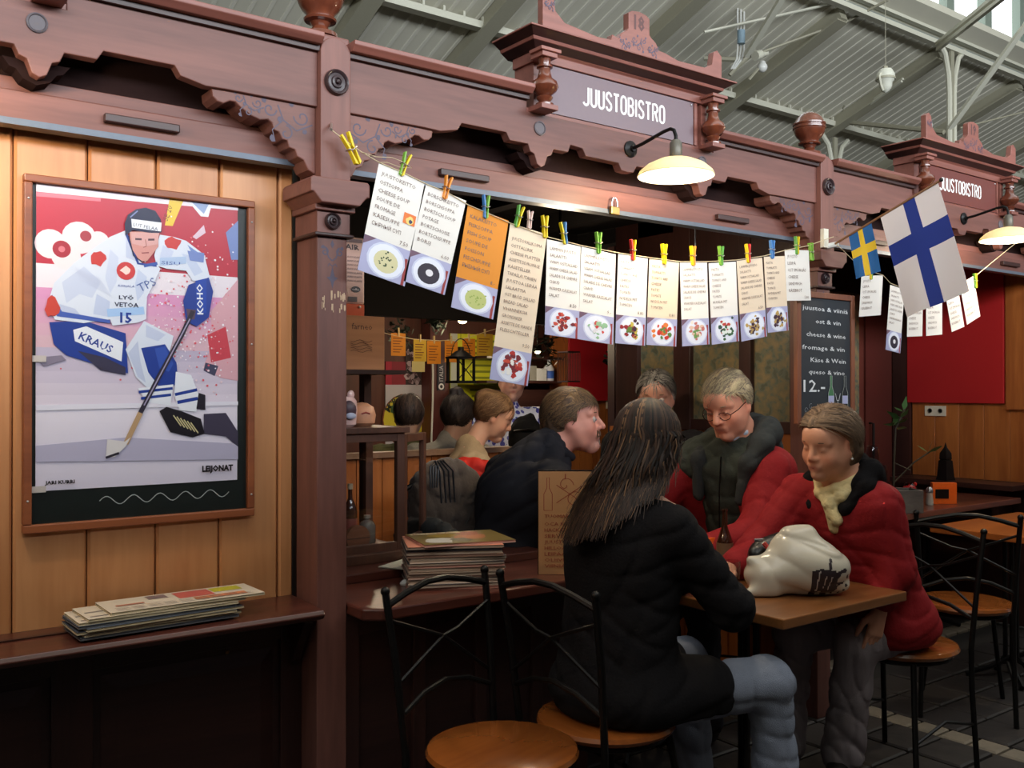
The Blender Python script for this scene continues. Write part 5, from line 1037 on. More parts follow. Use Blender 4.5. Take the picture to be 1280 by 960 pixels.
# ---------------------------------------------------------------- cafe chairs, tables
M_seat = wood('seat_wood', S(158, 88, 38), S(122, 64, 26), 'y', 5, .22, coat=.5, bump=.04)
def cafe_chair():
    t = root('cafe_chair', None, 'chair', (0, 0, 0), group='round seated iron cafe chairs')
    m = MB(); m.lathe([(.0, .448), (.185, .448), (.198, .456), (.203, .466), (.198, .477), (.185, .481), (.0, .478)], (0, 0, 0), 40); m.build('seat', M_seat, t)
    m = MB(); m.tube([(.17*math.cos(a), .17*math.sin(a), .438) for a in [2*math.pi*k/24 for k in range(24)]], .009, 6, closed=True); m.build('seat_ring', M_blk, t)
    for s in (-1, 1):
        m = MB(); m.tube([(-.21, s*.185, 0), (-.185, s*.178, .3), (-.18, s*.178, .46), (-.205, s*.19, .7), (-.235, s*.2, .885)], .0105, 8); m.build('rear_leg', M_blk, t)
        m = MB(); m.ball((-.235, s*.2, .887), .013); m.build('upright_cap', M_blk, t)
        m = MB(); m.tube([(.2, s*.17, 0), (.16, s*.14, .25), (.13, s*.12, .44)], .0105, 8); m.build('front_leg', M_blk, t)
        m = MB(); m.tube([(-.2, s*.181, .17), (0, s*.17, .22), (.17, s*.148, .17)], .006, 6); m.build('side_stretcher', M_blk, t)
        m = MB(); m.tube([(-.217, s*.193, .80), (-.215, s*.06, .745), (-.213, 0, .735), (-.205, -s*.188, .64)] if s > 0 else [(-.217, s*.193, .81), (-.222, s*.09, .77), (-.213, 0, .735), (-.2, -s*.186, .6)], .0055, 6); m.build('back_brace', M_blk, t)
    m = MB(); m.tube([(-.23, -.198, .85), (-.236, -.12, .872), (-.24, -.04, .888), (-.24, .04, .888), (-.236, .12, .872), (-.23, .198, .85)], .0095, 8); m.build('top_rail', M_blk, t)
    m = MB(); m.tube([(-.192, -.184, .56), (-.2, -.09, .60), (-.205, 0, .615), (-.2, .09, .60), (-.192, .184, .56)], .008, 8); m.build('lower_rail', M_blk, t)
    return t
ch = cafe_chair(); ch['label'] = 'empty cafe chair with orange brown seat in the foreground'; move(ch, (1.49, 2.035, 0), math.radians(-76))
for x, y, a, lb in ((1.875, 2.05, 2, 'cafe chair under the long haired person in the black coat'), (3.31, 1.99, 182, 'cafe chair under the smiling person in the red jacket'), (4.17, 2.2, 31, 'empty cafe chair at the far right before the small orange table'),
                    (3.34, 2.72, 185, 'cafe chair under the person with glasses'), (2.12, 3.02, 0, 'cafe chair under the person in the black shirt'), (2.46, 3.62, 60, 'cafe chair with the red coat on its back'), (2.12, 3.49, 85, 'cafe chair with the grey brown coat on its back')):
    q = dup(ch, (x, y, 0), math.radians(a), lb)
    if 'coat on its back' in lb: q.scale = (1, 1, 1.2)
M_table = wood('table_wood', S(150, 96, 54), S(112, 68, 36), 'x', 6, .28, coat=.35, bump=.05)
M_table2 = wood('orange_table_wood', S(196, 112, 52), S(160, 86, 38), 'x', 6, .3, coat=.3, bump=.05)
def table(name, lab, x0, x1, y0, y1, z, mat, legs):
    t = root(name, lab, 'table', ((x0+x1)/2, (y0+y1)/2, 0)); m = MB(); m.box((x0, y0, z-.032), (x1, y1, z)); m.build('tabletop', mat, t, bevel=.004)
    for lx, ly in legs:
        m = MB()
        for dx, dy in ((-.025, -.02), (.025, -.02), (0, .025)): m.tube([(lx+dx, ly+dy, z-.03), (lx+dx, ly+dy, .1), (lx+dx*3, ly+dy*3, .02)], .011, 6)
        m.build('leg', M_blk, t, kind=None)
        m = MB(); m.tube([(lx-.18, ly-.14, .012), (lx-.08, ly-.06, .05), (lx, ly, .1), (lx+.08, ly+.06, .05), (lx+.18, ly+.14, .012)], .012, 6); m.tube([(lx-.16, ly+.14, .012), (lx-.07, ly+.06, .05), (lx, ly, .1), (lx+.07, ly-.06, .05), (lx+.16, ly-.14, .012)], .012, 6); m.build('foot', M_blk, t)
    return t
table('cafe_table', 'wooden cafe table where the four people sit, white bag on it', 2.33, 2.99, 1.775, 2.98, .74, M_table, ((2.62, 2.15), (2.66, 2.75)))
table('cafe_table', 'orange brown table at the right edge behind the empty chair', 4.52, 5.42, 2.02, 2.56, .74, M_table2, ((4.8, 2.3), (5.2, 2.3)))
table('cafe_table', 'dark glossy table with planter and glasses by the orange side wall', 4.36, 5.60, 2.62, 3.40, .80, M_shelf, ((4.62, 3.1), (5.4, 3.1)))
t = root('wall_ledge', 'dark ledge along the orange side wall at right', 'shelf', (5.75, 3.05, .83)); m = MB(); m.box((5.62, 2.68, .83), (5.875, 3.45, .86)); m.build('ledge_board', M_dark, t)
for q_ in (2.8, 3.2): m = MB(); m.box((5.70, q_, .60), (5.87, q_+.04, .83)); m.build('ledge_bracket', M_dark, t)

# ---------------------------------------------------------------- signed-distance modelling for soft bodies
def _rc(p, a, b, r1, r2):
    a = np.array(a, np.float32); b = np.array(b, np.float32); ba = b-a; pa = p-a; h = np.clip((pa@ba)/max(float(ba@ba), 1e-9), 0, 1)
    return np.linalg.norm(pa-h[..., None]*ba, axis=-1)-(r1+(r2-r1)*h)
def _el(p, c, r, R):
    q = p-np.array(c, np.float32)
    if R is not None: q = q@np.array(R, np.float32)
    r = np.array(r, np.float32); k0 = np.linalg.norm(q/r, axis=-1); k1 = np.linalg.norm(q/(r*r), axis=-1)+1e-9
    return k0*(k0-1)/k1
class Sdf:
    def __init__(s): s.p = []
    def cone(s, a, b, r1, r2, k=.02, op='u'): s.p.append(('c', tuple(a), tuple(b), r1, r2, k, op)); return s
    def chain(s, pts, rs, k=.02, op='u'):
        for i in range(len(pts)-1): s.cone(pts[i], pts[i+1], rs[i], rs[i+1], k, op)
        return s
    def ell(s, c, r, R=None, k=.02, op='u'): s.p.append(('e', tuple(c), tuple(r), None if R is None else np.array(R), k, op)); return s
    def warp(s, fn):
        s.p = [(q[0], fn(q[1]), fn(q[2]))+q[3:] if q[0] == 'c' else (q[0], fn(q[1]))+q[2:] for q in s.p]; return s
    def mesh(s, h, disp=None, clip=None):
        lo = np.full(3, 1e9); hi = -lo; bb = []
        for q in s.p:
            if q[0] == 'c': a = np.array(q[1]); b = np.array(q[2]); r = max(q[3], q[4]); l_, h_ = np.minimum(a, b)-r, np.maximum(a, b)+r; k = q[5]
            else: r = max(q[2]); c = np.array(q[1]); l_, h_ = c-r, c+r; k = q[4]
            bb.append((l_-k-3*h, h_+k+3*h))
            if q[-1] == 'u': lo = np.minimum(lo, l_-k-2*h); hi = np.maximum(hi, h_+k+2*h)
        n = np.ceil((hi-lo)/h).astype(int)+2; F = np.full(tuple(n), .08, np.float32)
        ax = [lo[i]+h*np.arange(n[i]) for i in range(3)]
        for q, (l_, h_) in zip(s.p, bb):
            i0 = np.clip(np.floor((l_-lo)/h).astype(int), 0, n-1); i1 = np.clip(np.ceil((h_-lo)/h).astype(int)+1, 1, n)
            if (i1 <= i0).any(): continue
            sl = tuple(slice(i0[i], i1[i]) for i in range(3)); G = np.stack(np.meshgrid(*[ax[i][sl[i]] for i in range(3)], indexing='ij'), -1).astype(np.float32)
            if q[0] == 'c': d = _rc(G, q[1], q[2], q[3], q[4]); k = q[5]
            else: d = _el(G, q[1], q[2], q[3]); k = q[4]
            f = F[sl]
            if q[-1] == 'u': hh = np.maximum(k-np.abs(f-d), 0)/max(k, 1e-6); F[sl] = np.minimum(f, d)-hh*hh*k*.25
            else: d = -d; hh = np.maximum(k-np.abs(f-d), 0)/max(k, 1e-6); F[sl] = np.maximum(f, d)+hh*hh*k*.25
        if disp is not None or clip is not None:
            G = np.stack(np.meshgrid(*ax, indexing='ij'), -1).astype(np.float32)
            if disp is not None: F += disp(G)
            if clip is not None: F = np.maximum(F, clip(G))
        F[0] = F[-1] = .05; F[:, 0] = F[:, -1] = .05; F[:, :, 0] = F[:, :, -1] = .05
        return snets(F, lo, h)
def snets(F, lo, h):
    Sg = F < 0; c = [Sg[i:F.shape[0]-1+i, j:F.shape[1]-1+j, k:F.shape[2]-1+k] for i in (0, 1) for j in (0, 1) for k in (0, 1)]
    sm = sum(x.astype(np.int8) for x in c); act = (sm > 0) & (sm < 8); I = np.argwhere(act); idx = np.full(act.shape, -1, np.int64); idx[act] = np.arange(len(I))
    P_ = np.zeros((len(I), 3)); N_ = np.zeros(len(I)); cor = [(i, j, k) for i in (0, 1) for j in (0, 1) for k in (0, 1)]
    V = [F[I[:, 0]+a, I[:, 1]+b, I[:, 2]+g] for a, b, g in cor]
    for x in range(8):
        for y in range(x+1, 8):
            d = np.array(cor[y])-np.array(cor[x])
            if np.abs(d).sum() != 1 or d.min() < 0: continue
            cr = (V[x] < 0) != (V[y] < 0); t_ = np.where(cr, V[x]/np.where(cr, V[x]-V[y], 1), 0)
            P_ += np.where(cr[:, None], np.array(cor[x])+t_[:, None]*d, 0); N_ += cr
    P_ = (I+P_/N_[:, None])*h+lo; Q_ = []
    for ax in range(3):
        a, b = (ax+1) % 3, (ax+2) % 3; sA = [slice(None)]*3; sB = [slice(None)]*3; sA[ax] = slice(0, -1); sB[ax] = slice(1, None)
        df = Sg[tuple(sA)] != Sg[tuple(sB)]; E = np.argwhere(df); E = E[(E[:, a] > 0) & (E[:, b] > 0) & (E[:, a] < F.shape[a]-1) & (E[:, b] < F.shape[b]-1)]
        if not len(E): continue
        ins = Sg[E[:, 0], E[:, 1], E[:, 2]]; ea = np.zeros(3, int); ea[a] = 1; eb = np.zeros(3, int); eb[b] = 1
        g = lambda q: idx[q[:, 0], q[:, 1], q[:, 2]]
        qd = np.stack([g(E-ea-eb), g(E-eb), g(E), g(E-ea)], 1); qd[~ins] = qd[~ins][:, ::-1]; Q_.append(qd)
    return P_, np.concatenate(Q_)
def smooth_v(V, Q_, it=1, lam=.5):
    for _ in range(it):
        A_ = np.zeros_like(V); n = np.zeros(len(V))
        for a, b in ((0, 1), (1, 2), (2, 3), (3, 0)):
            np.add.at(A_, Q_[:, a], V[Q_[:, b]]); np.add.at(n, Q_[:, a], 1); np.add.at(A_, Q_[:, b], V[Q_[:, a]]); np.add.at(n, Q_[:, b], 1)
        V = V+(A_/np.maximum(n, 1)[:, None]-V)*lam
    return V
def sobj(name, sdf, h, mat, parent, disp=None, clip=None, col=None, sm=1, label=None, **kw):
    V, Q_ = sdf.mesh(h, disp, clip); V = smooth_v(V, Q_, sm) if sm else V
    off = wloc(parent) if parent is not None else Vector(kw.pop('base', (0, 0, 0))); me = bpy.data.meshes.new(name); Vl = V-np.array(off)
    me.vertices.add(len(Vl)); me.vertices.foreach_set('co', Vl.astype(np.float32).ravel()); me.loops.add(len(Q_)*4); me.loops.foreach_set('vertex_index', Q_.astype(np.int32).ravel())
    me.polygons.add(len(Q_)); me.polygons.foreach_set('loop_start', np.arange(0, len(Q_)*4, 4, dtype=np.int32)); me.update(calc_edges=True); me.validate()
    me.polygons.foreach_set('use_smooth', np.ones(len(me.polygons), bool))
    if col is not None:
        at = me.color_attributes.new('Col', 'FLOAT_COLOR', 'POINT'); C_ = col(V); at.data.foreach_set('color', np.concatenate([C_, np.ones((len(V), 1))], 1).astype(np.float32).ravel())
    me.materials.append(mat); o = bpy.data.objects.new(name, me); COL.objects.link(o)
    if parent is not None: o.parent = parent
    else: o.location = off
    return tag(o, label, **kw)
def wrinkle(amp, sc, seed=0, dirs=5):
    """sharp creases between soft folds; sc sets how close they lie"""
    rs = np.random.RandomState(seed); D_ = []
    for _ in range(dirs):
        d = rs.normal(size=3); d[2] *= 1.3; d = d/np.linalg.norm(d)*sc*1.25; D_.append((d.astype(np.float32), rs.uniform(0, 6), (rs.normal(size=3)*sc*.22).astype(np.float32), rs.uniform(0, 6)))
    W_ = [((rs.normal(size=3)*sc*.35).astype(np.float32), rs.uniform(0, 6)) for _ in range(3)]
    def f(G):
        wv = sum(np.sin(G@w_+p_) for w_, p_ in W_); o = 0
        for d_, p_, e_, q_ in D_: o = o+np.clip(.5+.8*np.sin(G@e_+q_), 0, 1)*(1-np.abs(np.sin(G@d_+p_+wv*.8)))**2.5
        return amp*(o-.35*dirs/3)
    return f

# ---------------------------------------------------------------- things on the table
bagfold = wrinkle(.0075, 25, 78, 4)
B0 = P(1006, 748, z=.742)+Vector((.045, .06, 0)); r_ = Vector((.80, -.60, 0)); f_ = Vector((.6, .8, 0))
def LB(a, b, c): return B0+r_*a+f_*b+Vector((0, 0, c))
Rb = np.array([[r_.x, f_.x, 0], [r_.y, f_.y, 0], [0, 0, 1]])
s = Sdf(); s.ell(LB(.04, 0, .085), (.13, .085, .088), Rb, .03); s.ell(LB(-.09, 0, .06), (.09, .07, .062), Rb, .03); s.ell(LB(.0, .02, .13), (.09, .06, .08), Rb, .04)
s.cone(LB(-.10, 0, .10), LB(-.16, -.01, .115), .03, .012, .03); s.cone(LB(-.1, -.03, .02), LB(-.19, -.05, .012), .03, .01, .03); s.cone(LB(.1, 0, .03), LB(.14, -.02, .03), .03, .02, .03); s.cone(LB(-.02, .02, .19), LB(.04, .02, .205), .02, .015, .04)
t = root('plastic_bag', 'white plastic shopping bag with a dark cow print on the table', 'bag', tuple(LB(0, 0, 0)))
mb_, nt, bs = newmat('bag_plastic'); bs.inputs['Base Color'].default_value = (*S(200, 190, 172), 1); bs.inputs['Roughness'].default_value = .2; bs.inputs['Subsurface Weight'].default_value = 0
sobj('bag_body', s, .005, mb_, t, disp=bagfold, clip=lambda G: .743-G[..., 2], sm=1)
def onbag(u, v):   # print follows the bulging front of the bag
    return u, v, 0
PRX = .05
bagbody = [o for o in t.children][0]
bpy.context.view_layer.update()
from mathutils.bvhtree import BVHTree
bm_v = [bagbody.matrix_world @ v.co for v in bagbody.data.vertices] if False else [v.co+Vector(wloc(t)) for v in bagbody.data.vertices]
bvh = BVHTree.FromPolygons(bm_v, [tuple(p.vertices) for p in bagbody.data.polygons])
def bagprint(polys):
    m = MB()
    for pts, c in polys:
        # triangulate as a fine grid inside the polygon so the print hugs the plastic
        us = [p[0] for p in pts]; vs = [p[1] for p in pts]; st = .0035; g = {}
        def inside(u, v):
            r = False; j = len(pts)-1
            for i in range(len(pts)):
                if (pts[i][1] > v) != (pts[j][1] > v) and u < (pts[j][0]-pts[i][0])*(v-pts[i][1])/(pts[j][1]-pts[i][1])+pts[i][0]: r = not r
                j = i
            return r
        def proj(u, v):
            if (u, v) not in g:
                o_ = LB(u*st, -.3, v*st); h_ = bvh.ray_cast(o_, f_); g[(u, v)] = (h_[0]-f_*.0008) if h_[0] else None
            return g[(u, v)]
        for i in range(int(min(us)/st), int(max(us)/st)+1):
            for j in range(int(min(vs)/st), int(max(vs)/st)+1):
                if inside((i+.5)*st, (j+.5)*st):
                    q = [proj(i, j), proj(i+1, j), proj(i+1, j+1), proj(i, j+1)]
                    if all(q): m.add(q, [(0, 1, 2, 3)], c, True)
    return m
DK = S(46, 34, 38)
cow = [([(.02, .012), (.022, .09), (.05, .098), (.075, .094), (.10, .09), (.112, .07), (.108, .05), (.112, .028), (.10, .008), (.08, .012), (.078, .0), (.06, .0), (.056, .02), (.045, .02), (.04, .0), (.024, .0)], DK),
       ([(.075, .09), (.08, .125), (.088, .132), (.09, .12), (.086, .095)], DK), ([(.10, .082), (.125, .092), (.14, .096), (.144, .086), (.14, .08), (.125, .08), (.112, .066)], DK), ([(.108, .05), (.125, .048), (.135, .052), (.134, .044), (.112, .036)], DK),
       ([(.12, .006), (.126, .006), (.128, .018), (.122, .018)], DK), ([(.132, .014), (.14, .018), (.138, .026), (.131, .022)], DK), ([(.142, .03), (.150, .036), (.146, .044), (.139, .038)], DK), ([(.146, .056), (.152, .06), (.150, .075), (.144, .07)], DK)]
bagprint(cow).build('printed_cow', M_print, t)
m = bagprint([([(.036, .02), (.04, .02), (.046, .08), (.05, .094), (.044, .09), (.04, .06)], S(190, 180, 172)), ([(.075, .02), (.078, .02), (.09, .07), (.086, .07)], S(190, 180, 172)), ([(.06, .03), (.063, .03), (.070, .075), (.066, .075)], S(190, 180, 172))])
m.v = [tuple(Vector(p)-f_*.0006) for p in m.v]; m.build('printed_line', M_print, t)
# black handbag
s = Sdf(); hb = P(985, 700, d=3.32); hb.z = .745
def HB(a, b, c): return hb+r_*a+f_*b+Vector((0, 0, c))
s.ell(HB(0, 0, .07), (.13, .07, .075), Rb, .03); s.ell(HB(.05, .02, .12), (.09, .05, .06), Rb, .03); s.cone(HB(-.12, -.02, .10), HB(-.13, -.07, .02), .022, .014, .02); s.cone(HB(-.1, 0, .12), HB(.02, .0, .16), .03, .03, .03)
t = root('black_handbag', 'black handbag behind the white plastic bag on the table', 'bag', tuple(HB(0, 0, 0))); sobj('bag_body', s, .006, plain('black_leather', S(20, 18, 20), .38, coat=.2), t, disp=wrinkle(.006, 60, 3), clip=lambda G: .743-G[..., 2])
m = MB(); m.tube([HB(-.1, -.06, .15), HB(-.075, -.065, .12), HB(-.06, -.07, .1)], .008, 6); m.build('red_tag', plain('red_tag', S(190, 70, 66), .4), t); m = MB(); m.tube([HB(-.13, -.05, .158), HB(-.1, -.055, .16)], .005, 6); m.build('zip_pull', MATS['steel'], t)
def beer(name, px, py, lab, h=.235):
    p = P(px, py, z=.742); t = bottle(name, lab, 'bottle', tuple(p), .03, h, S(54, 26, 14), neck=.42, labc=S(110, 84, 60)); return t
beer('beer_bottle', 906, 716, 'brown bottle on the table just right of the black coat')
t = root('drinking_glass', 'small clear glass in front of the brown bottle', 'glass', P(913, 738, z=.742)); m = MB(); m.lathe([(.026, 0), (.03, .004), (.034, .10), (.0325, .10), (.028, .008), (0, .007)], P(913, 738, z=.742), 20); m.build('tumbler', glassmat('glass_clear', (.9, .9, .9), .05), t)
t = root('candy_packet', 'small pale packet lying on the table left of the white bag', 'packet', P(930, 712, z=.742)); m = MB(); q = P(930, 712, z=.742); m.box((q.x-.03, q.y-.02, .741), (q.x+.03, q.y+.02, .751)); m.build('packet_body', plain('packet_foil', S(190, 170, 120), .25, .3), t, bevel=.003)
q = P(897, 664, d=3.62); t = root('menu_holder', 'bright orange table card holder before the person with glasses', 'holder', (q.x, q.y, .742)); m = MB(); m.prism([(q.y-.02, .742), (q.y+.02, .742), (q.y+.006, .86), (q.y-.006, .86)], q.x-.055, q.x+.05, 'yz'); m.build('holder_body', plain('bright_orange', S(232, 100, 30), .4), t)
m = MB(); m.box((q.x-.03, q.y-.0225, .765), (q.x+.02, q.y-.018, .80)); m.build('dark_window', M_blk, t)
# magazines piled on the counter
MC = [(176, 120, 104), (96, 84, 80), (180, 150, 130), (60, 56, 62), (150, 116, 100), (120, 100, 92), (190, 166, 146), (80, 60, 56)]
names = ['bottom magazine of the tall pile on the counter', 'second magazine from the bottom of the counter pile']+['%s magazine from the bottom of the counter pile' % w_ for w_ in ('third', 'fourth', 'fifth', 'sixth', 'seventh', 'eighth', 'ninth', 'tenth', 'eleventh', 'twelfth', 'thirteenth')]+['fourth magazine from the top of the counter pile', 'magazine with a dark spine, third from the top of the pile', 'magazine with a salmon cover just under the topmost one', 'topmost magazine with a glossy gold and red cover on the counter pile']
zz = .8005
for k, lb in enumerate(names):
    n = len(names); th = random.uniform(.0055, .0085); e = S(*[min(235, c+60) for c in MC[k % 8]]) if k % 3 else S(*MC[k % 8])
    if k == n-3: e = S(36, 32, 38)
    t, c = sheet_thing('magazine', lb, 'magazine', 'magazines piled on the counter', .30, .235, th, S(*MC[(k*3) % 8]) if k != n-2 else S(206, 130, 104), S(170, 150, 134) if k % 2 else e, mat=M_print)
    if k == n-1:
        A = Art((-.15, -.1175, th+.0008), (1, 0, 0), (0, 1, 0)); A.rect(0, 0, .3, .235, S(120, 100, 50)); A.blob(.19, .12, .06, S(170, 90, 40), .9); A.blob(.07, .07, .05, S(206, 200, 190)); A.blob(.2, .18, .04, S(150, 60, 40)); A.blob(.1, .17, .045, S(160, 130, 50)); A.blob(.14, .06, .035, S(70, 60, 34)); A.rect(.01, .195, .18, .225, S(220, 206, 170)); A.text('RUOKA', .02, .198, .022, S(150, 40, 30), width=.13); A.build('cover_picture', c, vcol('glossy_print', .3))
    move(t, (1.685+random.uniform(-.006, .006)+(.02 if k == n-1 else 0), 2.575+random.uniform(-.005, .005), zz), math.radians(-26+random.uniform(-2.5, 2.5)+(9 if k == n-1 else 0))); zz += th+.0012
# white leaflets beside the case, business card on the counter
for q, (px, py, a, lb) in enumerate(((515, 705, .5, 'white leaflet lying between the glazed case and the magazines'), (495, 682, .2, 'cream printed leaflet seen through the case door'))):
    p = P(px, py, z=.832); t = root('leaflet', lb, 'paper', p, a); m = MB(); m.v = []; R_ = Matrix.Rotation(a, 3, 'Z'); m.box((-.10, -.07, 0), (.10, .07, .003)); m.v = [tuple((R_ @ Vector(v))+p) for v in m.v]; t.rotation_euler = (0, 0, 0); m.build('sheet', plain('leaflet%d' % q, S(220, 214, 196) if q == 0 else S(206, 190, 150), .5), t)
m = MB(); p = P(508, 731, z=.8005); m.lathe([(.02, 0), (.022, .006), (.012, .016), (0, .018)], p, 14); o = m.build('white_knob', MATS['white_globe']); tag(o, 'small white dome on the counter before the case', 'knob')
# menu board on the counter end
a_ = Vector((1.985, 2.505, .8)); b_ = a_+Vector((.80, -.60, 0))*.205; nn = Vector((.6, .8, 0)); t = root('menu_board', 'tan standing menu board with red drawings beside the magazines', 'menu', a_)
def mq(m, u0, u1, z0, z1, d0, d1): D_ = (b_-a_); m.add([a_+D_*u+nn*d+Vector((0, 0, z)) for d in (d0, d1) for u, z in ((u0, z0), (u1, z0), (u1, z1), (u0, z1))], [(0, 1, 2, 3), (7, 6, 5, 4), (0, 4, 5, 1), (1, 5, 6, 2), (2, 6, 7, 3), (3, 7, 4, 0)]); return m
bd = mq(MB(), 0, 1, 0.001, .345, 0, .004).build('card_sheet', plain('tan_card', S(190, 138, 92), .5, var=.08, bscale=9), t); mq(MB(), -.01, 1.01, .0, .35, .0045, .012).build('black_back', M_blk, t)
A = Art(a_, (.8, -.6, 0), (0, 0, 1)); RL = S(150, 60, 40)
A.line([(.018, .215), (.018, .27), (.028, .29), (.028, .325), (.036, .325), (.036, .29), (.046, .27), (.046, .215)], .0022, RL, closed=True); A.line([(.06, .24), (.15, .30)], .0022, RL); A.line([(.06, .30), (.15, .24)], .0022, RL); A.line(spiral(.09, .30, .028, 1, 0), .002, RL); A.line([(.09, .32), (.09, .338)], .003, RL); A.line(spiral(.12, .25, .03, 1, 1), .002, RL)
for q, s_ in enumerate(['TUOMAR EVÄS', 'OCA KUPPI', 'HACKAT', 'SERVES 2', 'JUUSTOJA', 'HILLOA', 'LEIPÄÄ', 'OLIIVEJA', 'VIINIÄ']): A.text(s_, .02, .19-q*.02-(.006 if q > 0 else 0), .0115, RL, width=.012*len(s_))
A.build('printed_drawing', bd)

# ---------------------------------------------------------------- things on the dark table at right
Z8 = .80
def at8(px, py, z=Z8): return P(px, py, z=z)
p = at8(1133, 642); t = root('grey_planter', 'weathered grey wooden planter with a leafy twig', 'planter', p); m = MB(); L_, W_, H_ = .11, .07, .115
Rp = Matrix.Rotation(math.radians(-32), 3, 'Z')
def rb(m, a, c): q = MB(); q.box(a, c); m.add([Rp @ Vector(v)+p+Vector((.02, .07, 0)) for v in q.v], q.f); return m
M_gw = wood('grey_wood', S(120, 112, 106), S(84, 78, 74), 'x', 8, .7)
for bx in (((-L_, -W_, 0), (L_, -W_+.01, H_)), ((-L_, W_-.01, 0), (L_, W_, H_)), ((-L_, -W_+.01, 0), (-L_+.01, W_-.01, H_)), ((L_-.01, -W_+.01, 0), (L_, W_-.01, H_)), ((-L_+.01, -W_+.01, .0), (L_-.01, W_-.01, .09))): rb(MB(), *bx).build('side_board', M_gw, t, bevel=.002)
pc = p+Vector((.02, .07, 0)); st = [pc+Vector((-.02, 0, .09)), pc+Vector((-.015, .0, .25)), pc+Vector((.0, .0, .42)), pc+Vector((.05, -.02, .52))]
m = MB(); m.tube(st, .005, 6); m.tube([st[1]-Vector((0, 0, .1)), st[1]+Vector((.1, -.05, .0)), st[1]+Vector((.18, -.1, .06))], .004, 6); m.tube([st[1], st[1]+Vector((.07, -.05, -.04))], .003, 6); m.build('stem', plain('twig', S(60, 50, 34), .6), t)
M_leaf = plain('leaf_green', S(70, 104, 56), .35, var=.3)
def leaf(c, d, w_, L_): d = Vector(d).normalized(); e = d.cross(Vector((.3, .5, .8))).normalized(); m = MB(); c = Vector(c); m.add([c, c+d*L_*.4+e*w_, c+d*L_, c+d*L_*.4-e*w_, c+d*L_*.45+Vector((0, 0, .006))], [(0, 4, 1), (1, 4, 2), (2, 4, 3), (3, 4, 0)], smooth=True); return m
for q in range(16):
    c = st[2].lerp(st[3], random.random()) if q < 12 else st[1]+Vector((.16, -.09, .05)); leaf(c, (random.gauss(.2, .8), random.gauss(-.1, .8), random.gauss(.2, .5)), .018, .08).build('leaf', M_leaf, t)
M_gl = glassmat('glass_tumbler', (.82, .82, .84), .08)
tr = at8(1106, 632)+Vector((.10, .16, 0)); t = root('glass_tray', 'pale tray under the upturned drinking glasses', 'tray', tr); m = MB(); m.box((tr.x-.12, tr.y-.1, Z8), (tr.x+.12, tr.y+.1, Z8+.014)); m.build('tray_board', plain('tray_wood', S(170, 150, 120), .5), t, bevel=.003)
for q, (dx, dy, dz) in enumerate(((-.07, -.05, 0), (.01, -.05, 0), (.08, -.04, 0), (-.05, .03, 0), (.04, .04, 0), (-.03, -.05, .1), (.045, -.045, .1), (.0, .03, .1), (.02, -.01, .2))):
    c = tr+Vector((dx, dy, .014+dz)); t = root('upturned_glass', ['front left', 'front middle', 'front right', 'back left', 'back right', 'second layer left', 'second layer right', 'second layer back', 'topmost'][q]+' upturned glass of the stack on the tray', 'glass', c, group='upturned glasses stacked on the tray'); m = MB(); m.lathe([(.036, 0), (.037, .06), (.03, .092), (.02, .097), (0, .098)], c, 14); m.lathe([(.033, .001), (.034, .06), (.027, .086), (0, .09)], c, 14); m.build('tumbler', M_gl, t)
c = at8(1146, 622)+Vector((.03, .06, 0)); t = root('candy_jar', 'clear jar of red sweets between planter and salt shaker', 'jar', c); m = MB(); m.lathe([(.04, 0), (.045, .04), (.03, .075), (.02, .08)], c, 16); m.build('jar_body', M_gl, t); m = MB()
for q in range(26): m.ball(c+Vector((random.uniform(-.028, .028), random.uniform(-.028, .028), random.uniform(.01, .075))), .011, 6, 4)
m.build('sweets', plain('red_sweets', S(200, 40, 36), .3), t, kind='stuff')
c = at8(1162, 631); t = root('salt_shaker', 'small pale salt shaker with steel cap', 'shaker', c); m = MB(); m.lathe([(.018, 0), (.02, .01), (.016, .06), (.018, .065)], c, 14); m.build('shaker_body', plain('salt_glass', S(196, 190, 180), .2, coat=.5), t); m = MB(); m.lathe([(.018, .065), (.018, .085), (.01, .096), (0, .097)], c, 14); m.build('cap', MATS['steel'], t)
c = at8(1181, 630); t = root('menu_holder', 'orange table card holder with a black panel beside the salt shaker', 'holder', c); U_ = Vector((.8, -.6, 0)); m = MB()
def slab(m, c, hw, h0, h1, d0, d1): m.add([c+U_*u+nn*d+Vector((0, 0, z)) for d in (d0, d1) for u, z in ((-hw, h0), (hw, h0), (hw, h1), (-hw, h1))], [(0, 1, 2, 3), (7, 6, 5, 4), (0, 4, 5, 1), (1, 5, 6, 2), (2, 6, 7, 3), (3, 7, 4, 0)]); return m
slab(m, c, .066, 0, .115, 0, .03).build('holder_body', MATS['bright_orange'], t, bevel=.002); slab(MB(), c-U_*.015, .036, .03, .08, -.002, .001).build('black_panel', M_blk, t)
c = P(1182, 600, z=.861); t = root('black_obelisk', 'small black spired ornament on the ledge by the orange wall', 'ornament', c); m = MB(); m.lathe([(.056, 0), (.05, .02), (.04, .12), (.03, .125), (.036, .13), (.034, .165), (.01, .2), (0, .235)], c, 4, Matrix.Rotation(.6, 3, 'Z')); m.build('spire', M_blk, t)

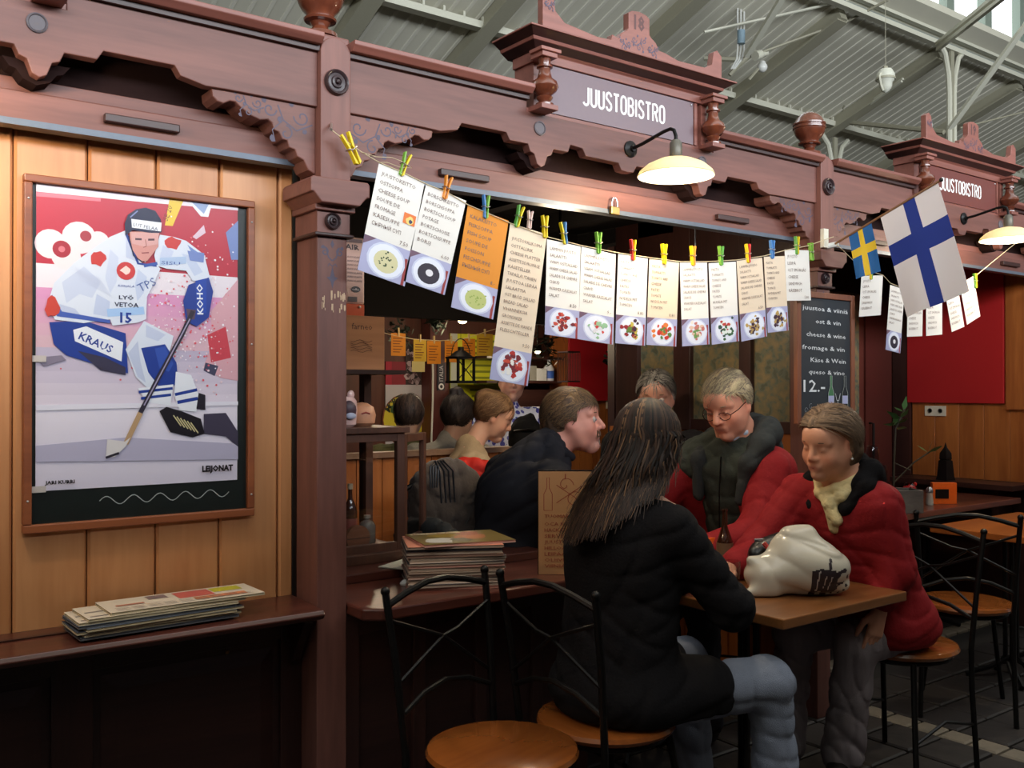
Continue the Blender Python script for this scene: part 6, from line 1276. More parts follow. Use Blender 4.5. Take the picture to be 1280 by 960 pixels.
# ---------------------------------------------------------------- coats hung over chair backs
def coat(name, lab, pts, mat, seed, cat='coat', h=.010, base=None, amp=.012):
    s = Sdf()
    for a, b, r1, r2 in pts: s.cone(a, b, r1, r2, .05)
    t = root(name, lab, cat, base); sobj('cloth', s, h, mat, t, disp=wrinkle(amp, 38, seed)); return t
def ring(cx, cy, rz, zt, zb, w_, th):
    o = []; c, s_ = math.cos(rz), math.sin(rz)
    for i in range(-4, 5): u = i/4*w_; o.append(((cx-s_*u, cy+c*u, zt-i*i*.004), (cx-s_*u*1.1, cy+c*u*1.1, zb), th, th*1.5))
    return o
a = math.radians(85); coat('grey_brown_coat', 'grey brown coat draped over a chair back beside the glazed case', ring(2.12-.235*math.cos(a), 3.49-.235*math.sin(a), a, 1.09, .42, .115, .04), plain('coat_grey', S(84, 72, 64), .9, bump=.6, bscale=90, sheen=.3), 4, base=(2.1, 3.25, .4))
a = math.radians(60); coat('red_coat', 'bright red coat draped over a chair back behind the person in black', ring(2.46-.235*math.cos(a), 3.62-.235*math.sin(a), a, 1.07, .5, .15, .045), plain('coat_red', S(206, 38, 24), .7, bump=.3, bscale=60), 5, base=(2.40, 3.4, .5))
coat('black_jacket', 'black jacket over the chair back behind the magazines', ring(2.12-.235, 3.02, 0, .90, .4, .21, .035), plain('jacket_black', S(34, 36, 38), .8, bump=.3), 6, base=(1.89, 3.0, .3))
m = MB(); q = P(538, 590, d=3.55)
for k in range(4): m.tube([q+Vector((.01*k, 0, -.06)), q+Vector((.012*k, 0, .02)), q+Vector((.012*k+.02, 0, .04)), q+Vector((.02*k+.04, 0, .0)), q+Vector((.02*k+.05, 0, -.12))], .004, 5)
o = m.build('bag_strap', plain('strap_black', S(30, 30, 34), .4)); tag(o, 'looped black straps hanging over the grey brown coat', 'strap')
# ---------------------------------------------------------------- people
def n3(v): v = Vector(v); return v.normalized()
def frame(fwd, pitch=0, roll=0):   # head frame: forward, left, up; pitch > 0 looks down
    a = math.atan2(fwd[1], fwd[0]); M = Matrix.Rotation(a, 3, 'Z') @ Matrix.Rotation(math.radians(pitch), 3, 'Y') @ Matrix.Rotation(math.radians(roll), 3, 'X'); return M
def add_head(s, C, R, k=1.0, fat=1.0, chin=1.0, nose=1.0):
    Rn = np.array(R); T = lambda x, y, z: tuple(Vector(C)+R @ Vector((x*k, y*k, z*k)))
    E = lambda c, r, kk=.02, op='u': s.ell(T(*c), tuple(q*k for q in r), Rn, kk*k, op)
    K = lambda a, b, r1, r2, kk=.015, op='u': s.cone(T(*a), T(*b), r1*k, r2*k, kk*k, op)
    E((-.014, 0, .028), (.094, .074, .086)); E((.03, 0, -.025), (.058, .058*fat, .08), .03); K((.03, 0, -.06), (.064, 0, -.100*chin), .048*fat, .024, .03)
    for y in (-1, 1):
        E((.052, y*.036*fat, -.034), (.028, .022*fat, .03), .02); K((.0, y*.056*fat, -.03), (.03, y*.038*fat, -.082), .022, .018, .03)
        K((.078, y*.014, .026), (.064, y*.05, .022), .009, .008, .012)
    E((.062, 0, .05), (.03, .05, .035), .03)
    for y in (-1, 1): E((.094, y*.031, .003), (.016, .017, .012), .012, 's')
    for y in (-1, 1): E((.070, y*.031, .002), (.0165, .0165, .0135), .006)
    K((.083, 0, .018), (.104*nose, 0, -.024), .0085, .0125, .012)
    for y in (-1, 1): E((.092, y*.0125, -.029), (.012, .009, .008), .008)
    E((.074, 0, -.055), (.022, .03, .022), .02)
    K((.092, -.019, -.056), (.092, .019, -.056), .0055, .0055, .007); K((.090, -.017, -.067), (.090, .017, -.067), .0068, .0068, .007)
    K((.104, -.026, -.0615), (.104, .026, -.0615), .0045, .0045, .004, 's'); E((.080, 0, -.094*chin), (.018, .02, .016), .015)
    for y in (-1, 1):
        E((-.006, y*.078, -.006), (.018, .008, .031), .008); E((.0, y*.088, -.004), (.009, .005, .018), .005, 's'); E((.002, y*.077, -.03), (.01, .007, .01), .006)
    return T
def skincol(C, R, k, base, lip=(150, 70, 66), red=.0, beard=None):
    Ri = np.array(R); C = np.array(C)
    b = np.array(S(*base)); lp_ = np.array(S(*lip)); rd = b*np.array([1.0, .72, .70])
    def f(V):
        q = (V-C)@Ri/k; col = np.tile(b, (len(V), 1))
        def bl(c, r, tgt, a): nonlocal col; w_ = a*np.exp(-(((q-np.array(c))/np.array(r))**2).sum(1)); col = col*(1-w_[:, None])+np.array(tgt)*w_[:, None]
        for y in (-1, 1): bl((.065, y*.04, -.03), (.03, .025, .022), rd, .7); bl((0, y*.08, 0), (.02, .015, .035), rd, .7); bl((.085, y*.031, .004), (.02, .017, .008), b*.75, .5)
        bl((.105, 0, -.025), (.014, .014, .014), rd, .7); bl((.096, 0, -.061), (.016, .022, .0085), lp_, .85)
        if beard: bl((.07, 0, -.085), (.04, .045, .03), np.array(S(*beard)), .5)
        return np.clip(col, 0, 1)
    return f
M_skin = vcol('skin', .5, bump=.08, bscale=260, sss=.0)
M_hair = vcol('hair', .6); M_hair.node_tree.nodes['Principled BSDF'].inputs['Specular IOR Level'].default_value = .3
def eyes(T, R, k, par, closed=False, iris=(70, 90, 110), brow=(110, 90, 70), lash=(60, 44, 38)):
    for y in (-1, 1):
        if not closed:
            m = MB(); m.ball(T(.0735, y*.031, .002), .0152*k, 14, 10, S(186, 174, 166)); d = R @ Vector((1, -.05*y, -.05)); m.ball(Vector(T(.0735, y*.031, .002))+d.normalized()*.0108*k, .0068*k, 10, 6, S(*iris)); m.build('eye', vcol('eye_surface', .15), par)
        z0 = -.004 if closed else .0065
        m = MB(); m.tube([T(.0835-abs(q)*.6*.012, y*.031+q*.014, z0-(abs(q)**2)*.004) for q in (-1, -.5, 0, .5, 1)], .0017*k, 5, S(*lash)); m.build('eyelash', M_hair, par)
        m = MB(); m.tube([T(.0895-.014*q*q-.006*q, y*(.031+q*.019), .026+.003*(1-q*q)) for q in (-1, -.5, 0, .5, 1)], [.0015*k, .0028*k, .003*k, .0026*k, .0012*k], 6, S(*brow), flat=.7); m.build('eyebrow', M_hair, par)
def cap_hair(C, R, k, par, c1, c2, line, thick=.016, n=1500, L=.05, comb=None, seed=1, name='hair', h=.0045, low=-.085, frizz=.25, extra=None, cfun=None):
    """short hair: a thick shell over the skull plus laid strands"""
    C = Vector(C); Rn = np.array(R); Cn = np.array(C); rs = np.random.RandomState(seed); c1 = np.array(S(*c1)); c2 = np.array(S(*c2))
    rad = np.array([.094+thick, .074+thick, .086+thick])*k; cen = C+R @ Vector((-.014*k, 0, .028*k)); s = Sdf(); s.ell(cen, rad, Rn, .01)
    if extra:
        for q in extra: s.ell(tuple(C+R @ Vector([v*k for v in q[0]])), tuple(v*k for v in q[1]), Rn, .02*k)
    def loc(G): return ((G-Cn.astype(np.float32))@Rn.astype(np.float32))/k
    D_ = [(rs.normal(size=3)*np.array([40, 120, 40]), rs.uniform(0, 6)) for _ in range(4)]
    def disp(G): q = loc(G); return .0028*sum(np.sin(q@d_.astype(np.float32)+p_) for d_, p_ in D_)/1.6
    def clip(G): q = loc(G); return (line(q[..., 0], q[..., 1])-q[..., 2])*k*.7
    def colr(V):
        q = loc(V); w_ = .5+.5*np.sin(q[:, 1]*170+q[:, 0]*40+rs.uniform(0, 1, len(V))*1.5); c = c1*(1-w_[:, None])+c2*w_[:, None]
        return np.clip(c*cfun(q)[:, None] if cfun else c, 0, 1)
    o = sobj(name, s, h, M_hair, par, disp=disp, clip=clip, col=colr, sm=1)
    m = MB(); cnt = 0
    while cnt < n:
        d = rs.normal(size=3); d /= np.linalg.norm(d); p = d*rad/k+np.array([-.014, 0, .028])
        if line(p[0], p[1]) > p[2]-.004: continue
        cnt += 1; pts = []; q = Vector(p); ll = L*rs.uniform(.6, 1.2)/5; cc = c1*(1-(t_ := rs.uniform(-.2, 1.2)))+c2*t_; cc = np.clip(cc, .001, 1)
        off = rs.normal(size=3)*frizz
        for st_ in range(6):
            nn_ = Vector(((q.x+.014)/rad[0]**2, q.y/rad[1]**2, (q.z-.028)/rad[2]**2)).normalized(); pts.append((q+nn_*(.001+.004*st_/5*rs.uniform(0, 1)), nn_))
            cb = Vector(comb(q))+Vector(off); cb = (cb-nn_*cb.dot(nn_)); cb = cb.normalized() if cb.length > 1e-5 else Vector((0, 0, -1)); q = q+cb*ll
        vs = []
        for i, (p_, nn_) in enumerate(pts):
            tg = (pts[min(5, i+1)][0]-pts[max(0, i-1)][0]); sd = tg.cross(nn_).normalized()*(.0022*(1-i/5.5))
            for sg in (-1, 1): vs.append(C+R @ ((p_+sd*sg)*k))
        m.add(vs, [(2*i, 2*i+1, 2*i+3, 2*i+2) for i in range(5)], tuple(cc), True)
    m.build('hair_strands', M_hair, par, kind='stuff'); return o
def hand(s, W, D, N, T, curls=(.5, .55, .6, .65), k=1.0, spread=.0, thumb=.5):
    W = Vector(W); D = n3(D); N = n3(N-D*N.dot(D)) if isinstance(N, Vector) else n3(N); T = n3(T)
    for u in (-.024, -.008, .008, .024): s.cone(W+T*u*.8*k+D*.012, W+D*.085*k+T*u*1.15*k, .014*k, .011*k, .014)
    for i, (u, L_) in enumerate(((.030, .075), (.0105, .084), (-.010, .078), (-.029, .062))):
        p = W+D*(.086-.004*abs(i-1.2))*k+T*u*k; a = .15; d = D+T*(u*spread*20); d.normalize(); r_ = .0088*k
        for j, f_ in enumerate((.45, .30, .25)):
            a += curls[i]; dd = (d*math.cos(a)+N*math.sin(a)).normalized(); q = p+dd*L_*f_*k; s.cone(p, q, r_, r_*.92, .004); p = q; r_ *= .92
    p = W+D*.02*k+T*.024*k; q = p+(D*.7+T*.7+N*.25).normalized()*.045*k; s.cone(p, q, .014*k, .0105*k, .01); q2 = q+(D*.9+T*.25+N*thumb).normalized()*.03*k; s.cone(q, q2, .0105*k, .0095*k, .006); s.cone(q2, q2+(D*.9+N*.3).normalized()*.024*k, .0095*k, .0075*k, .005)
def cloth(name, c, rough=.85, bump=.25, bscale=220, sheen=0): return plain(name, c, rough, bump=bump, bscale=bscale, sheen=0, var=.1, spec=.15)
def shoe(name, A_, toe, par, mat):
    s = Sdf(); A_ = Vector(A_); toe = Vector(toe); s.cone(A_+Vector((0, 0, .01)), A_.lerp(toe, .5)+Vector((0, 0, -.005)), .042, .038, .02); s.cone(A_.lerp(toe, .5), toe, .038, .030, .02); s.cone(A_+Vector((0, 0, .06)), A_, .038, .042, .02)
    zf = .0; sobj('shoe', s, .006, mat, par, clip=lambda G: .004-G[..., 2])

# ---- woman in the black coat, seen from behind
w1 = root('person', 'person with long brown hair in a black coat, back to the viewer', 'person', (1.88, 2.05, .0))
H1 = Vector((2.045, 2.05, 1.262)); R1 = frame((.82, .45), 8)
s = Sdf(); T1 = add_head(s, H1, R1, .98)
nk = Vector((1.985, 2.05, 1.10)); s.cone(tuple(H1+R1 @ Vector((-.02, 0, -.05))), nk, .052, .055, .02); s.cone(nk, (1.93, 2.05, .95), .07, .1, .05); s.cone((1.93, 2.05, .95), (1.89, 2.05, .60), .1, .12, .05)
for sy, sh, el, wr in ((1, (1.97, 1.885, 1.045), (2.15, 1.80, .80), (2.33, 1.99, .785)), (-1, (1.97, 2.215, 1.045), (2.17, 2.30, .82), (2.36, 2.2, .785))):
    s.cone(nk, sh, .05, .05, .04); s.chain([sh, el, wr], [.045, .036, .025], .02); W_ = Vector(wr); D_ = (W_-Vector(el)).normalized(); hand(s, W_, D_, Vector((0, 0, -1)), Vector((-D_.y, D_.x, 0))*sy, (.25, .3, .3, .35))
sobj('body', s, .005, M_skin, w1, col=skincol(H1, R1, .98, (214, 160, 134)))
s = Sdf(); s.cone((1.91, 2.05, .60), (1.94, 2.05, .95), .145, .125, .05); s.cone((1.91, 1.98, .58), (1.95, 1.95, .95), .12, .095, .05); s.cone((1.91, 2.12, .58), (1.95, 2.15, .95), .12, .095, .05); s.cone((1.965, 1.91, 1.03), (1.965, 2.19, 1.03), .07, .07, .05)
s.ell((1.915, 2.05, .95), (.12, .17, .18), None, .06); s.cone((1.96, 2.05, 1.05), (1.975, 2.05, 1.12), .09, .072, .03)
s.chain([(1.975, 1.885, 1.02), (2.13, 1.805, .80), (2.31, 1.985, .79)], [.074, .062, .050], .03); s.chain([(1.975, 2.215, 1.02), (2.17, 2.30, .82), (2.34, 2.2, .79)], [.074, .062, .050], .03)
s.ell((1.90, 2.05, .54), (.16, .21, .10), None, .06); s.cone((1.95, 1.95, .54), (2.12, 1.90, .545), .115, .095, .05); s.cone((1.95, 2.16, .54), (2.2, 2.16, .54), .11, .095, .05)

M_bcoat = cloth('black_coat_cloth', S(26, 24, 26), .9, .35, 140, .3)
wr1 = wrinkle(.0075, 30, 11, 4)
sobj('coat', s, .007, M_bcoat, w1, disp=wr1, clip=lambda G: .488-G[..., 2], sm=1)
s = Sdf(); s.chain([(1.99, 1.98, 1.105), (1.94, 2.0, 1.125), (1.925, 2.05, 1.13), (1.94, 2.1, 1.125), (1.99, 2.12, 1.105)], [.022]*5, .02); s.chain([(1.98, 1.965, 1.085), (1.92, 1.98, 1.10), (1.90, 2.05, 1.105)], [.025]*3, .02); sobj('coat_collar', s, .006, M_bcoat, w1, disp=wrinkle(.004, 60, 2))
M_jean = cloth('pale_jeans', S(132, 138, 154), .9, .5, 420, .1)
def trousers(par, legs, mat, h=.007, seed=1, pel=None, name='trousers', amp=.007):
    s = Sdf()
    if pel: s.ell(pel[0], pel[1], None, .05)
    for L_, rr in legs: s.chain(L_, rr, .03)
    return sobj(name, s, h, mat, par, disp=wrinkle(amp, 34, seed, 5), sm=1)
trousers(w1, [([(1.92, 1.95, .545), (2.345, 1.845, .535), (2.37, 1.84, .30), (2.385, 1.845, .07)], [.09, .073, .062, .066]), ([(1.92, 2.15, .545), (2.33, 2.17, .53), (2.36, 2.17, .3), (2.38, 2.17, .07)], [.09, .070, .06, .065])], M_jean, seed=4, pel=((1.90, 2.05, .56), (.12, .16, .08)))
M_shoe = plain('dark_shoe', S(34, 28, 26), .5)
for y_ in (1.845, 2.17): shoe('shoe', (2.375, y_, .045), (2.52, y_, .035), w1, M_shoe)
# long hair: strands that run over the skull, then fall down the back
def long_hair(C, R, k, par):
    rs = np.random.RandomState(5); m = MB(); C = Vector(C)
    back = -(R @ Vector((1, 0, 0))); back.z = 0; back.normalize(); side = Vector((-back.y, back.x, 0))
    cols = [S(56, 38, 30), S(44, 30, 24), S(72, 50, 36), S(30, 22, 19), S(120, 88, 62)]
    rad = Vector((.112, .094, .100))*k
    for q in range(4200):
        ph = rs.uniform(-math.pi, math.pi); layer = rs.uniform(.90, 1.10)
        d = Vector((math.cos(ph), math.sin(ph), 0))          # 0 = forehead
        if abs(ph) < .55: ph = .55*(1 if ph > 0 else -1)+ph*.1; d = Vector((math.cos(ph), math.sin(ph), 0))
        pts = []; c0 = Vector((-.012, 0, .026))
        ths = np.linspace(rs.uniform(.0, .25), 1.5, 6)
        for th in ths: pts.append(C+R @ Vector((c0.x*k+d.x*rad.x*layer*math.sin(th)*1.0, d.y*rad.y*layer*math.sin(th), c0.z*k+rad.z*layer*math.cos(th))))
        e = pts[-1]; lat = (e-C).dot(side); bk = (e-C).dot(back)
        # target: gathered over the upper back, tapering to a loose point on its left
        sgn = lat/.1; frontal = max(0, -bk)/.1
        Lh = rs.uniform(.20, .31)*(1-.42*max(0, min(1, sgn)))
        if frontal > .3: Lh *= .75
        tx = lat*.95+rs.normal()*.016-.05*Lh/.25; tb = max(bk, -.02)*.45+.098+rs.uniform(-.02, .028)+.02*abs(sgn)*-1
        N_ = 9; amp = rs.normal()*.008; f0 = rs.uniform(0, 6); jit = rs.normal()*.010
        for i in range(1, N_+1):
            t_ = i/N_; ease = t_*t_*(3-2*t_); zz_ = e.z-Lh*t_
            a_ = lat+(tx-lat)*ease+amp*math.sin(f0+t_*5)+jit*t_; b_ = bk+(tb-bk)*min(1, ease*1.3)+.012*math.sin(f0*2+t_*4)*t_
            if zz_ < 1.19: b_ = max(b_, .115+(1.19-zz_)*1.05+layer*.03-.03-max(0, abs(a_)-.05)*.3)
            pts.append(Vector((C.x, C.y, 0))+side*a_+back*b_+Vector((0, 0, zz_)))
        streak = rs.uniform() < .10; c = cols[4] if streak else cols[rs.randint(0, 4)]; c = tuple(np.clip(np.array(c)*rs.uniform(.7, 1.15), 0, 1)); wd = .0030 if not streak else .0022
        n_ = len(pts); vs = []
        for i, p in enumerate(pts):
            tg = (pts[min(n_-1, i+1)]-pts[max(0, i-1)]).normalized(); out = (p-Vector((C.x, C.y, min(p.z, C.z+.03)))).normalized(); sd = tg.cross(out)
            sd = sd.normalized() if sd.length > 1e-4 else Vector((1, 0, 0)); w_ = wd*(1 if i < n_-4 else (n_-i)/5)
            vs += [p-sd*w_, p+sd*w_]
        m.add(vs, [(2*i, 2*i+1, 2*i+3, 2*i+2) for i in range(n_-1)], c, True)
    m.build('hair_strands', M_hair, par, kind='stuff')
    s = Sdf(); Rn = np.array(R); s.ell(tuple(C+R @ Vector((-.012*k, 0, .022*k))), tuple(v*.93 for v in rad), Rn, .03)
    s.cone(tuple(C+R @ Vector((-.045, 0, -.0))), tuple(C+back*.09+Vector((0, 0, -.12))), .08, .07, .04); s.cone(tuple(C+back*.09+Vector((0, 0, -.12))), tuple(C+back*.17-side*.04+Vector((0, 0, -.21))), .062, .03, .04)
    def clip(G): q = (G-np.array(C).astype(np.float32))@Rn.astype(np.float32); return np.minimum(q[..., 0]-.035, .09-q[..., 2])
    sobj('hair', s, .006, M_hair, par, clip=clip, disp=wrinkle(.004, 70, 8), col=lambda V: np.tile(np.array(S(48, 34, 28)), (len(V), 1)))
long_hair(H1, R1, .98, w1)

# ---- smiling woman in the red jacket
def W2W(p): t_ = min(1, max(0, (p[0]-2.96)/.25)); return (p[0]-.065*t_*t_*(3-2*t_) if p[2] > .57 else p[0]-.04*t_, p[1], p[2])
w2 = root('person', 'smiling person with short hair, red jacket and cream scarf at the table', 'person', (3.34, 2.0, 0))
H2 = Vector((2.945, 2.045, 1.228)); R2 = frame((-1, .06), 14, -4); k2 = 1.03
s = Sdf(); T2 = add_head(s, H2, R2, k2, 1.16, .96, .97)
nk = Vector((3.03, 2.04, 1.10)); s.cone(tuple(H2+R2 @ Vector((-.01, 0, -.06))), nk, .056, .062, .03); s.cone(nk, (3.14, 2.03, .93), .075, .12, .05); s.cone((3.14, 2.03, .93), (3.32, 2.0, .60), .12, .12, .05)
for sh in ((3.05, 1.90, 1.04), (3.0, 2.2, 1.04)): s.cone(nk, sh, .05, .045, .04)
s.chain([(3.05, 1.90, 1.04), (3.11, 1.85, .79), (3.005, 1.885, .66)], [.045, .036, .026], .02)
hand(s, Vector((3.012, 1.94, .655)), Vector((-.30, .18, -.93)), Vector((.5, .75, -.25)), Vector((-.55, .65, .3)), (.12, .16, .2, .25), .98, .0, .2) if False else hand(s, Vector((3.005, 1.885, .655)), Vector((-.30, .06, -.95)), Vector((.35, .93, 0)), Vector((-.95, .1, .3)), (.06, .12, .16, .2), 1.0, .0, .2)
s.chain([(3.0, 2.2, 1.04), (2.84, 2.28, .81), (2.66, 2.26, .785)], [.045, .036, .026], .02); hand(s, Vector((2.66, 2.26, .785)), Vector((-1, -.2, 0)), Vector((0, 0, -1)), Vector((0, -1, 0)), (.3, .35, .35, .4))
s.warp(lambda p: W2W(p) if p[2] < 1.1 and p[1] > 1.89 or p[0] > 3.04 else p); sobj('body', s, .0045, M_skin, w2, col=skincol(H2, R2, k2, (220, 158, 128), (176, 92, 84)))
eyes(T2, R2, k2, w2, closed=True, brow=(104, 74, 56))
m = MB(); pts = [Vector(T2(.0985-abs(q)*.012, q*.024, -.0612+abs(q)**2*.006)) for q in (-1.2, -.6, 0, .6, 1.2)]; m.tube(pts, .0013, 5, S(110, 50, 46)); m.build('mouth_line', M_hair, w2)
e_ = Vector(T2(.0, .088, -.045)); m = MB(); m.ball(e_, .0045, col=S(230, 226, 220)); m.tube([e_, e_+Vector((0, 0, .012))], .001, 4, S(220, 200, 160)); m.build('earring', vcol('pearl', .2), w2, label='small pearl drop earring')
def line2(x, y): return np.where(x > .045, .074+(x-.045)*.1, np.where(x > .0, .024+(x)*1.1, -.105)) if isinstance(x, np.ndarray) else (.074+(x-.045)*.1 if x > .045 else (.024+x*1.1 if x > 0 else -.105))
cap_hair(H2, R2, k2, w2, (92, 72, 56), (134, 108, 84), line2, .020, 2600, .10, lambda q: ((-1.0, 1.3 if q.y > .01 else -1.3, -.5) if q.x > .0 and q.z > .03 else (-.6, q.y*5, -1.2)), 3, extra=[((-.05, 0, -.03), (.07, .082, .085)), ((-.02, .045, .0), (.05, .05, .085)), ((-.02, -.045, .0), (.05, .05, .085))])
M_rj = cloth('red_jacket_cloth', S(140, 32, 36), .7, .3, 120, .15)
s = Sdf(); s.cone((3.27, 2.01, .60), (3.11, 2.03, .93), .165, .135, .05); s.cone((3.25, 1.95, .58), (3.10, 1.94, .95), .12, .10, .05); s.cone((3.25, 2.1, .60), (3.07, 2.12, .95), .12, .10, .05); s.cone((3.05, 1.925, 1.02), (3.01, 2.18, 1.02), .075, .075, .05)
s.chain([(3.05, 1.90, 1.01), (3.105, 1.865, .79), (3.03, 1.88, .70)], [.078, .066, .052], .03); s.chain([(3.0, 2.205, 1.02), (2.84, 2.28, .82), (2.70, 2.26, .79)], [.085, .07, .055], .04)
s.ell((3.28, 1.99, .56), (.155, .18, .11), None, .05); s.cone((3.26, 1.93, .6), (3.15, 1.91, .57), .10, .08, .05)
s.cone((2.93, 2.04, 1.16), (3.0, 2.04, 1.04), .05, .04, .02, 's')
wr2 = wrinkle(.0065, 30, 21, 4)
s.warp(W2W); sobj('jacket', s, .0075, M_rj, w2, disp=wr2, clip=lambda G: np.maximum(.50-G[..., 2], -9), sm=1)
M_bf = cloth('black_fleece', S(24, 22, 24), .95, .5, 260, .4)
s = Sdf(); s.chain([(2.945, 1.975, 1.0), (2.985, 1.935, 1.08), (3.045, 1.945, 1.13), (3.095, 2.03, 1.15), (3.06, 2.12, 1.13), (3.0, 2.15, 1.08), (2.945, 2.125, 1.0)], [.024, .038, .040, .040, .040, .038, .024], .02); s.chain([(3.06, 1.93, 1.10), (3.04, 1.93, 1.02)], [.03, .02], .02)
s.cone((2.95, 1.98, 1.01), (2.955, 2.02, .9), .02, .012, .02)
sobj('fleece_collar', s, .006, M_bf, w2, disp=wrinkle(.004, 60, 3))
m = MB(); zc = MB()
s = Sdf(); cr_pts = [(3.075, 2.04, 1.145), (3.05, 1.975, 1.125), (2.99, 1.955, 1.09), (2.945, 1.99, 1.045), (2.925, 2.04, 1.015)]; cr2 = [(3.075, 2.04, 1.145), (3.05, 2.10, 1.125), (2.99, 2.115, 1.09), (2.94, 2.08, 1.05), (2.925, 2.03, 1.02), (2.925, 2.0, .96)]
s.chain(cr_pts, [.022, .024, .024, .022, .02], .012); s.chain(cr2, [.022, .024, .024, .02, .02, .02], .012); s.chain([(2.99, 1.955, 1.112), (2.945, 2.02, 1.07), (2.93, 2.07, 1.05)], [.014, .018, .014], .006); s.chain([(2.925, 2.03, 1.01), (2.94, 2.02, .93)], [.022, .02], .01)
sobj('scarf', s, .005, cloth('cream_scarf', S(222, 202, 152), .9, .5, 120), w2, disp=wrinkle(.003, 110, 9, 3))
m = MB()
for z_ in (0, .03, .06): m.ball((2.93+z_*.9, 1.968-.0, 1.0-z_*1.6), .004)
m.build('zip_pull', MATS['metal_hook'], w2)
M_chino = cloth('pale_trousers', S(150, 140, 146), .9, .4, 300)
trousers(w2, [([(3.22, 1.94, .55), (2.985, 1.97, .525), (3.02, 2.01, .35), (3.06, 2.07, .09)], [.09, .072, .064, .075]), ([(3.22, 2.08, .55), (2.95, 2.2, .525), (2.97, 2.23, .3), (2.98, 2.26, .09)], [.09, .070, .06, .068])], M_chino, seed=7, amp=.009)
shoe('shoe', (3.055, 2.07, .045), (2.93, 2.03, .035), w2, M_shoe); shoe('shoe', (2.98, 2.26, .045), (2.85, 2.24, .035), w2, M_shoe)
m = MB(); m.tube([Vector((2.978, 1.963, .545))+Vector((math.cos(a)*.0105, math.sin(a)*.0105, math.cos(a)*.004)) for a in [2*math.pi*q/12 for q in range(12)]], .0014, 5, closed=True); m.build('finger_ring', plain('gold', S(210, 170, 90), .25, .9), w2, label='thin gold finger ring')

# ---- man with glasses in the red jacket
w3 = root('person', 'grey haired person with glasses, red jacket and dark hood looking down', 'person', (3.32, 2.7, 0))
H3 = Vector((2.985, 2.545, 1.365)); R3 = frame((-.97, -.20), 27, 4); k3 = 1.08
s = Sdf(); T3 = add_head(s, H3, R3, k3, 1.06, 1.0, 1.05)
nk = Vector((3.08, 2.58, 1.235)); s.cone(tuple(H3+R3 @ Vector((-.02, 0, -.06))), nk, .058, .065, .03); s.cone(nk, (3.18, 2.64, 1.0), .08, .13, .05); s.cone((3.18, 2.64, 1.0), (3.32, 2.7, .6), .13, .13, .05)
for sh in ((3.10, 2.44, 1.14), (3.06, 2.82, 1.14)): s.cone(nk, sh, .05, .05, .04)
s.chain([(3.10, 2.44, 1.14), (2.97, 2.38, .85), (2.72, 2.50, .79)], [.05, .04, .028], .02); hand(s, Vector((2.72, 2.50, .79)), Vector((-1, .3, -.05)), Vector((0, 0, -1)), Vector((0, 1, 0)), (.35, .4, .45, .5), 1.05)
s.chain([(3.06, 2.82, 1.14), (2.88, 2.90, .86), (2.70, 2.68, .79)], [.05, .04, .028], .02); hand(s, Vector((2.70, 2.68, .79)), Vector((-.9, -.4, -.05)), Vector((0, 0, -1)), Vector((0, -1, 0)), (.35, .4, .45, .5), 1.05)
sobj('body', s, .0045, M_skin, w3, col=skincol(H3, R3, k3, (222, 152, 124), (170, 96, 84)))
eyes(T3, R3, k3, w3, closed=True, brow=(150, 130, 106))
def line3(x, y):
    if isinstance(x, np.ndarray): return np.where(x > .05, .068, np.where(x > .015, .03+(x-.015)*1.0, np.where(x > -.03, -.0, -.07)))
    return .068 if x > .05 else (.03+(x-.015) if x > .015 else (-.0 if x > -.03 else -.07))
cap_hair(H3, R3, k3, w3, (112, 98, 84), (184, 166, 130), line3, .013, 2200, .045, lambda q: (.9 if q.z > .06 else -.6, -.5, -.2 if q.z > .06 else -1), 5)
m = MB()
for y_ in (-1, 1): m.tube([T3(.098-.010*abs(math.cos(a)*.6+y_*y_*.0), y_*.033+.024*math.cos(a), -.006+.0155*math.sin(a)) for a in [2*math.pi*q/18 for q in range(18)]], .0016, 5, closed=True)
m.tube([T3(.1, -.010, -.002), T3(.104, 0, .0), T3(.1, .010, -.002)], .0014, 5)
for y_ in (-1, 1): m.tube([T3(.094, y_*.057, -.002), T3(.06, y_*.073, .0), T3(.005, y_*.083, .006), T3(-.012, y_*.084, -.012)], .0017, 5)
m.build('glasses', plain('glasses_frame', S(64, 40, 40), .25, .6), w3, label='thin dark metal spectacles')
m = MB()
for y_ in (-1, 1): m.add([T3(.0965-.006*abs(math.cos(a)), y_*.033+.0225*math.cos(a), -.006+.0145*math.sin(a)) for a in [2*math.pi*q/16 for q in range(16)]], [tuple(range(16))])
m.build('lens', glassmat('lens_glass'), w3)
s = Sdf(); s.cone((3.31, 2.7, .60), (3.15, 2.63, 1.0), .16, .15, .06); s.cone((3.07, 2.46, 1.10), (3.05, 2.80, 1.10), .08, .08, .06); s.cone(nk-Vector((.0, 0, .07)), nk-Vector((.015, 0, .02)), .085, .078, .02); s.ell(tuple(nk-Vector((-.01, 0, .08))), (.10, .14, .07), None, .03); s.cone(tuple(nk-Vector((0, 0, .01))), (3.06, 2.82, 1.13), .07, .07, .03); s.cone(tuple(nk-Vector((0, 0, .01))), (3.10, 2.44, 1.13), .07, .07, .03)
sobj('fleece_vest', s, .008, cloth('green_grey_fleece', S(62, 66, 60), .95, .4, 200, .3), w3, disp=wrinkle(.006, 34, 12))
s = Sdf(); s.cone((3.34, 2.7, .60), (3.21, 2.64, 1.0), .19, .175, .06); s.cone((3.12, 2.44, 1.09), (3.08, 2.83, 1.09), .095, .095, .06); s.cone((3.3, 2.55, .6), (3.14, 2.48, .98), .13, .125, .06); s.cone((3.3, 2.85, .6), (3.14, 2.80, .98), .13, .125, .06)
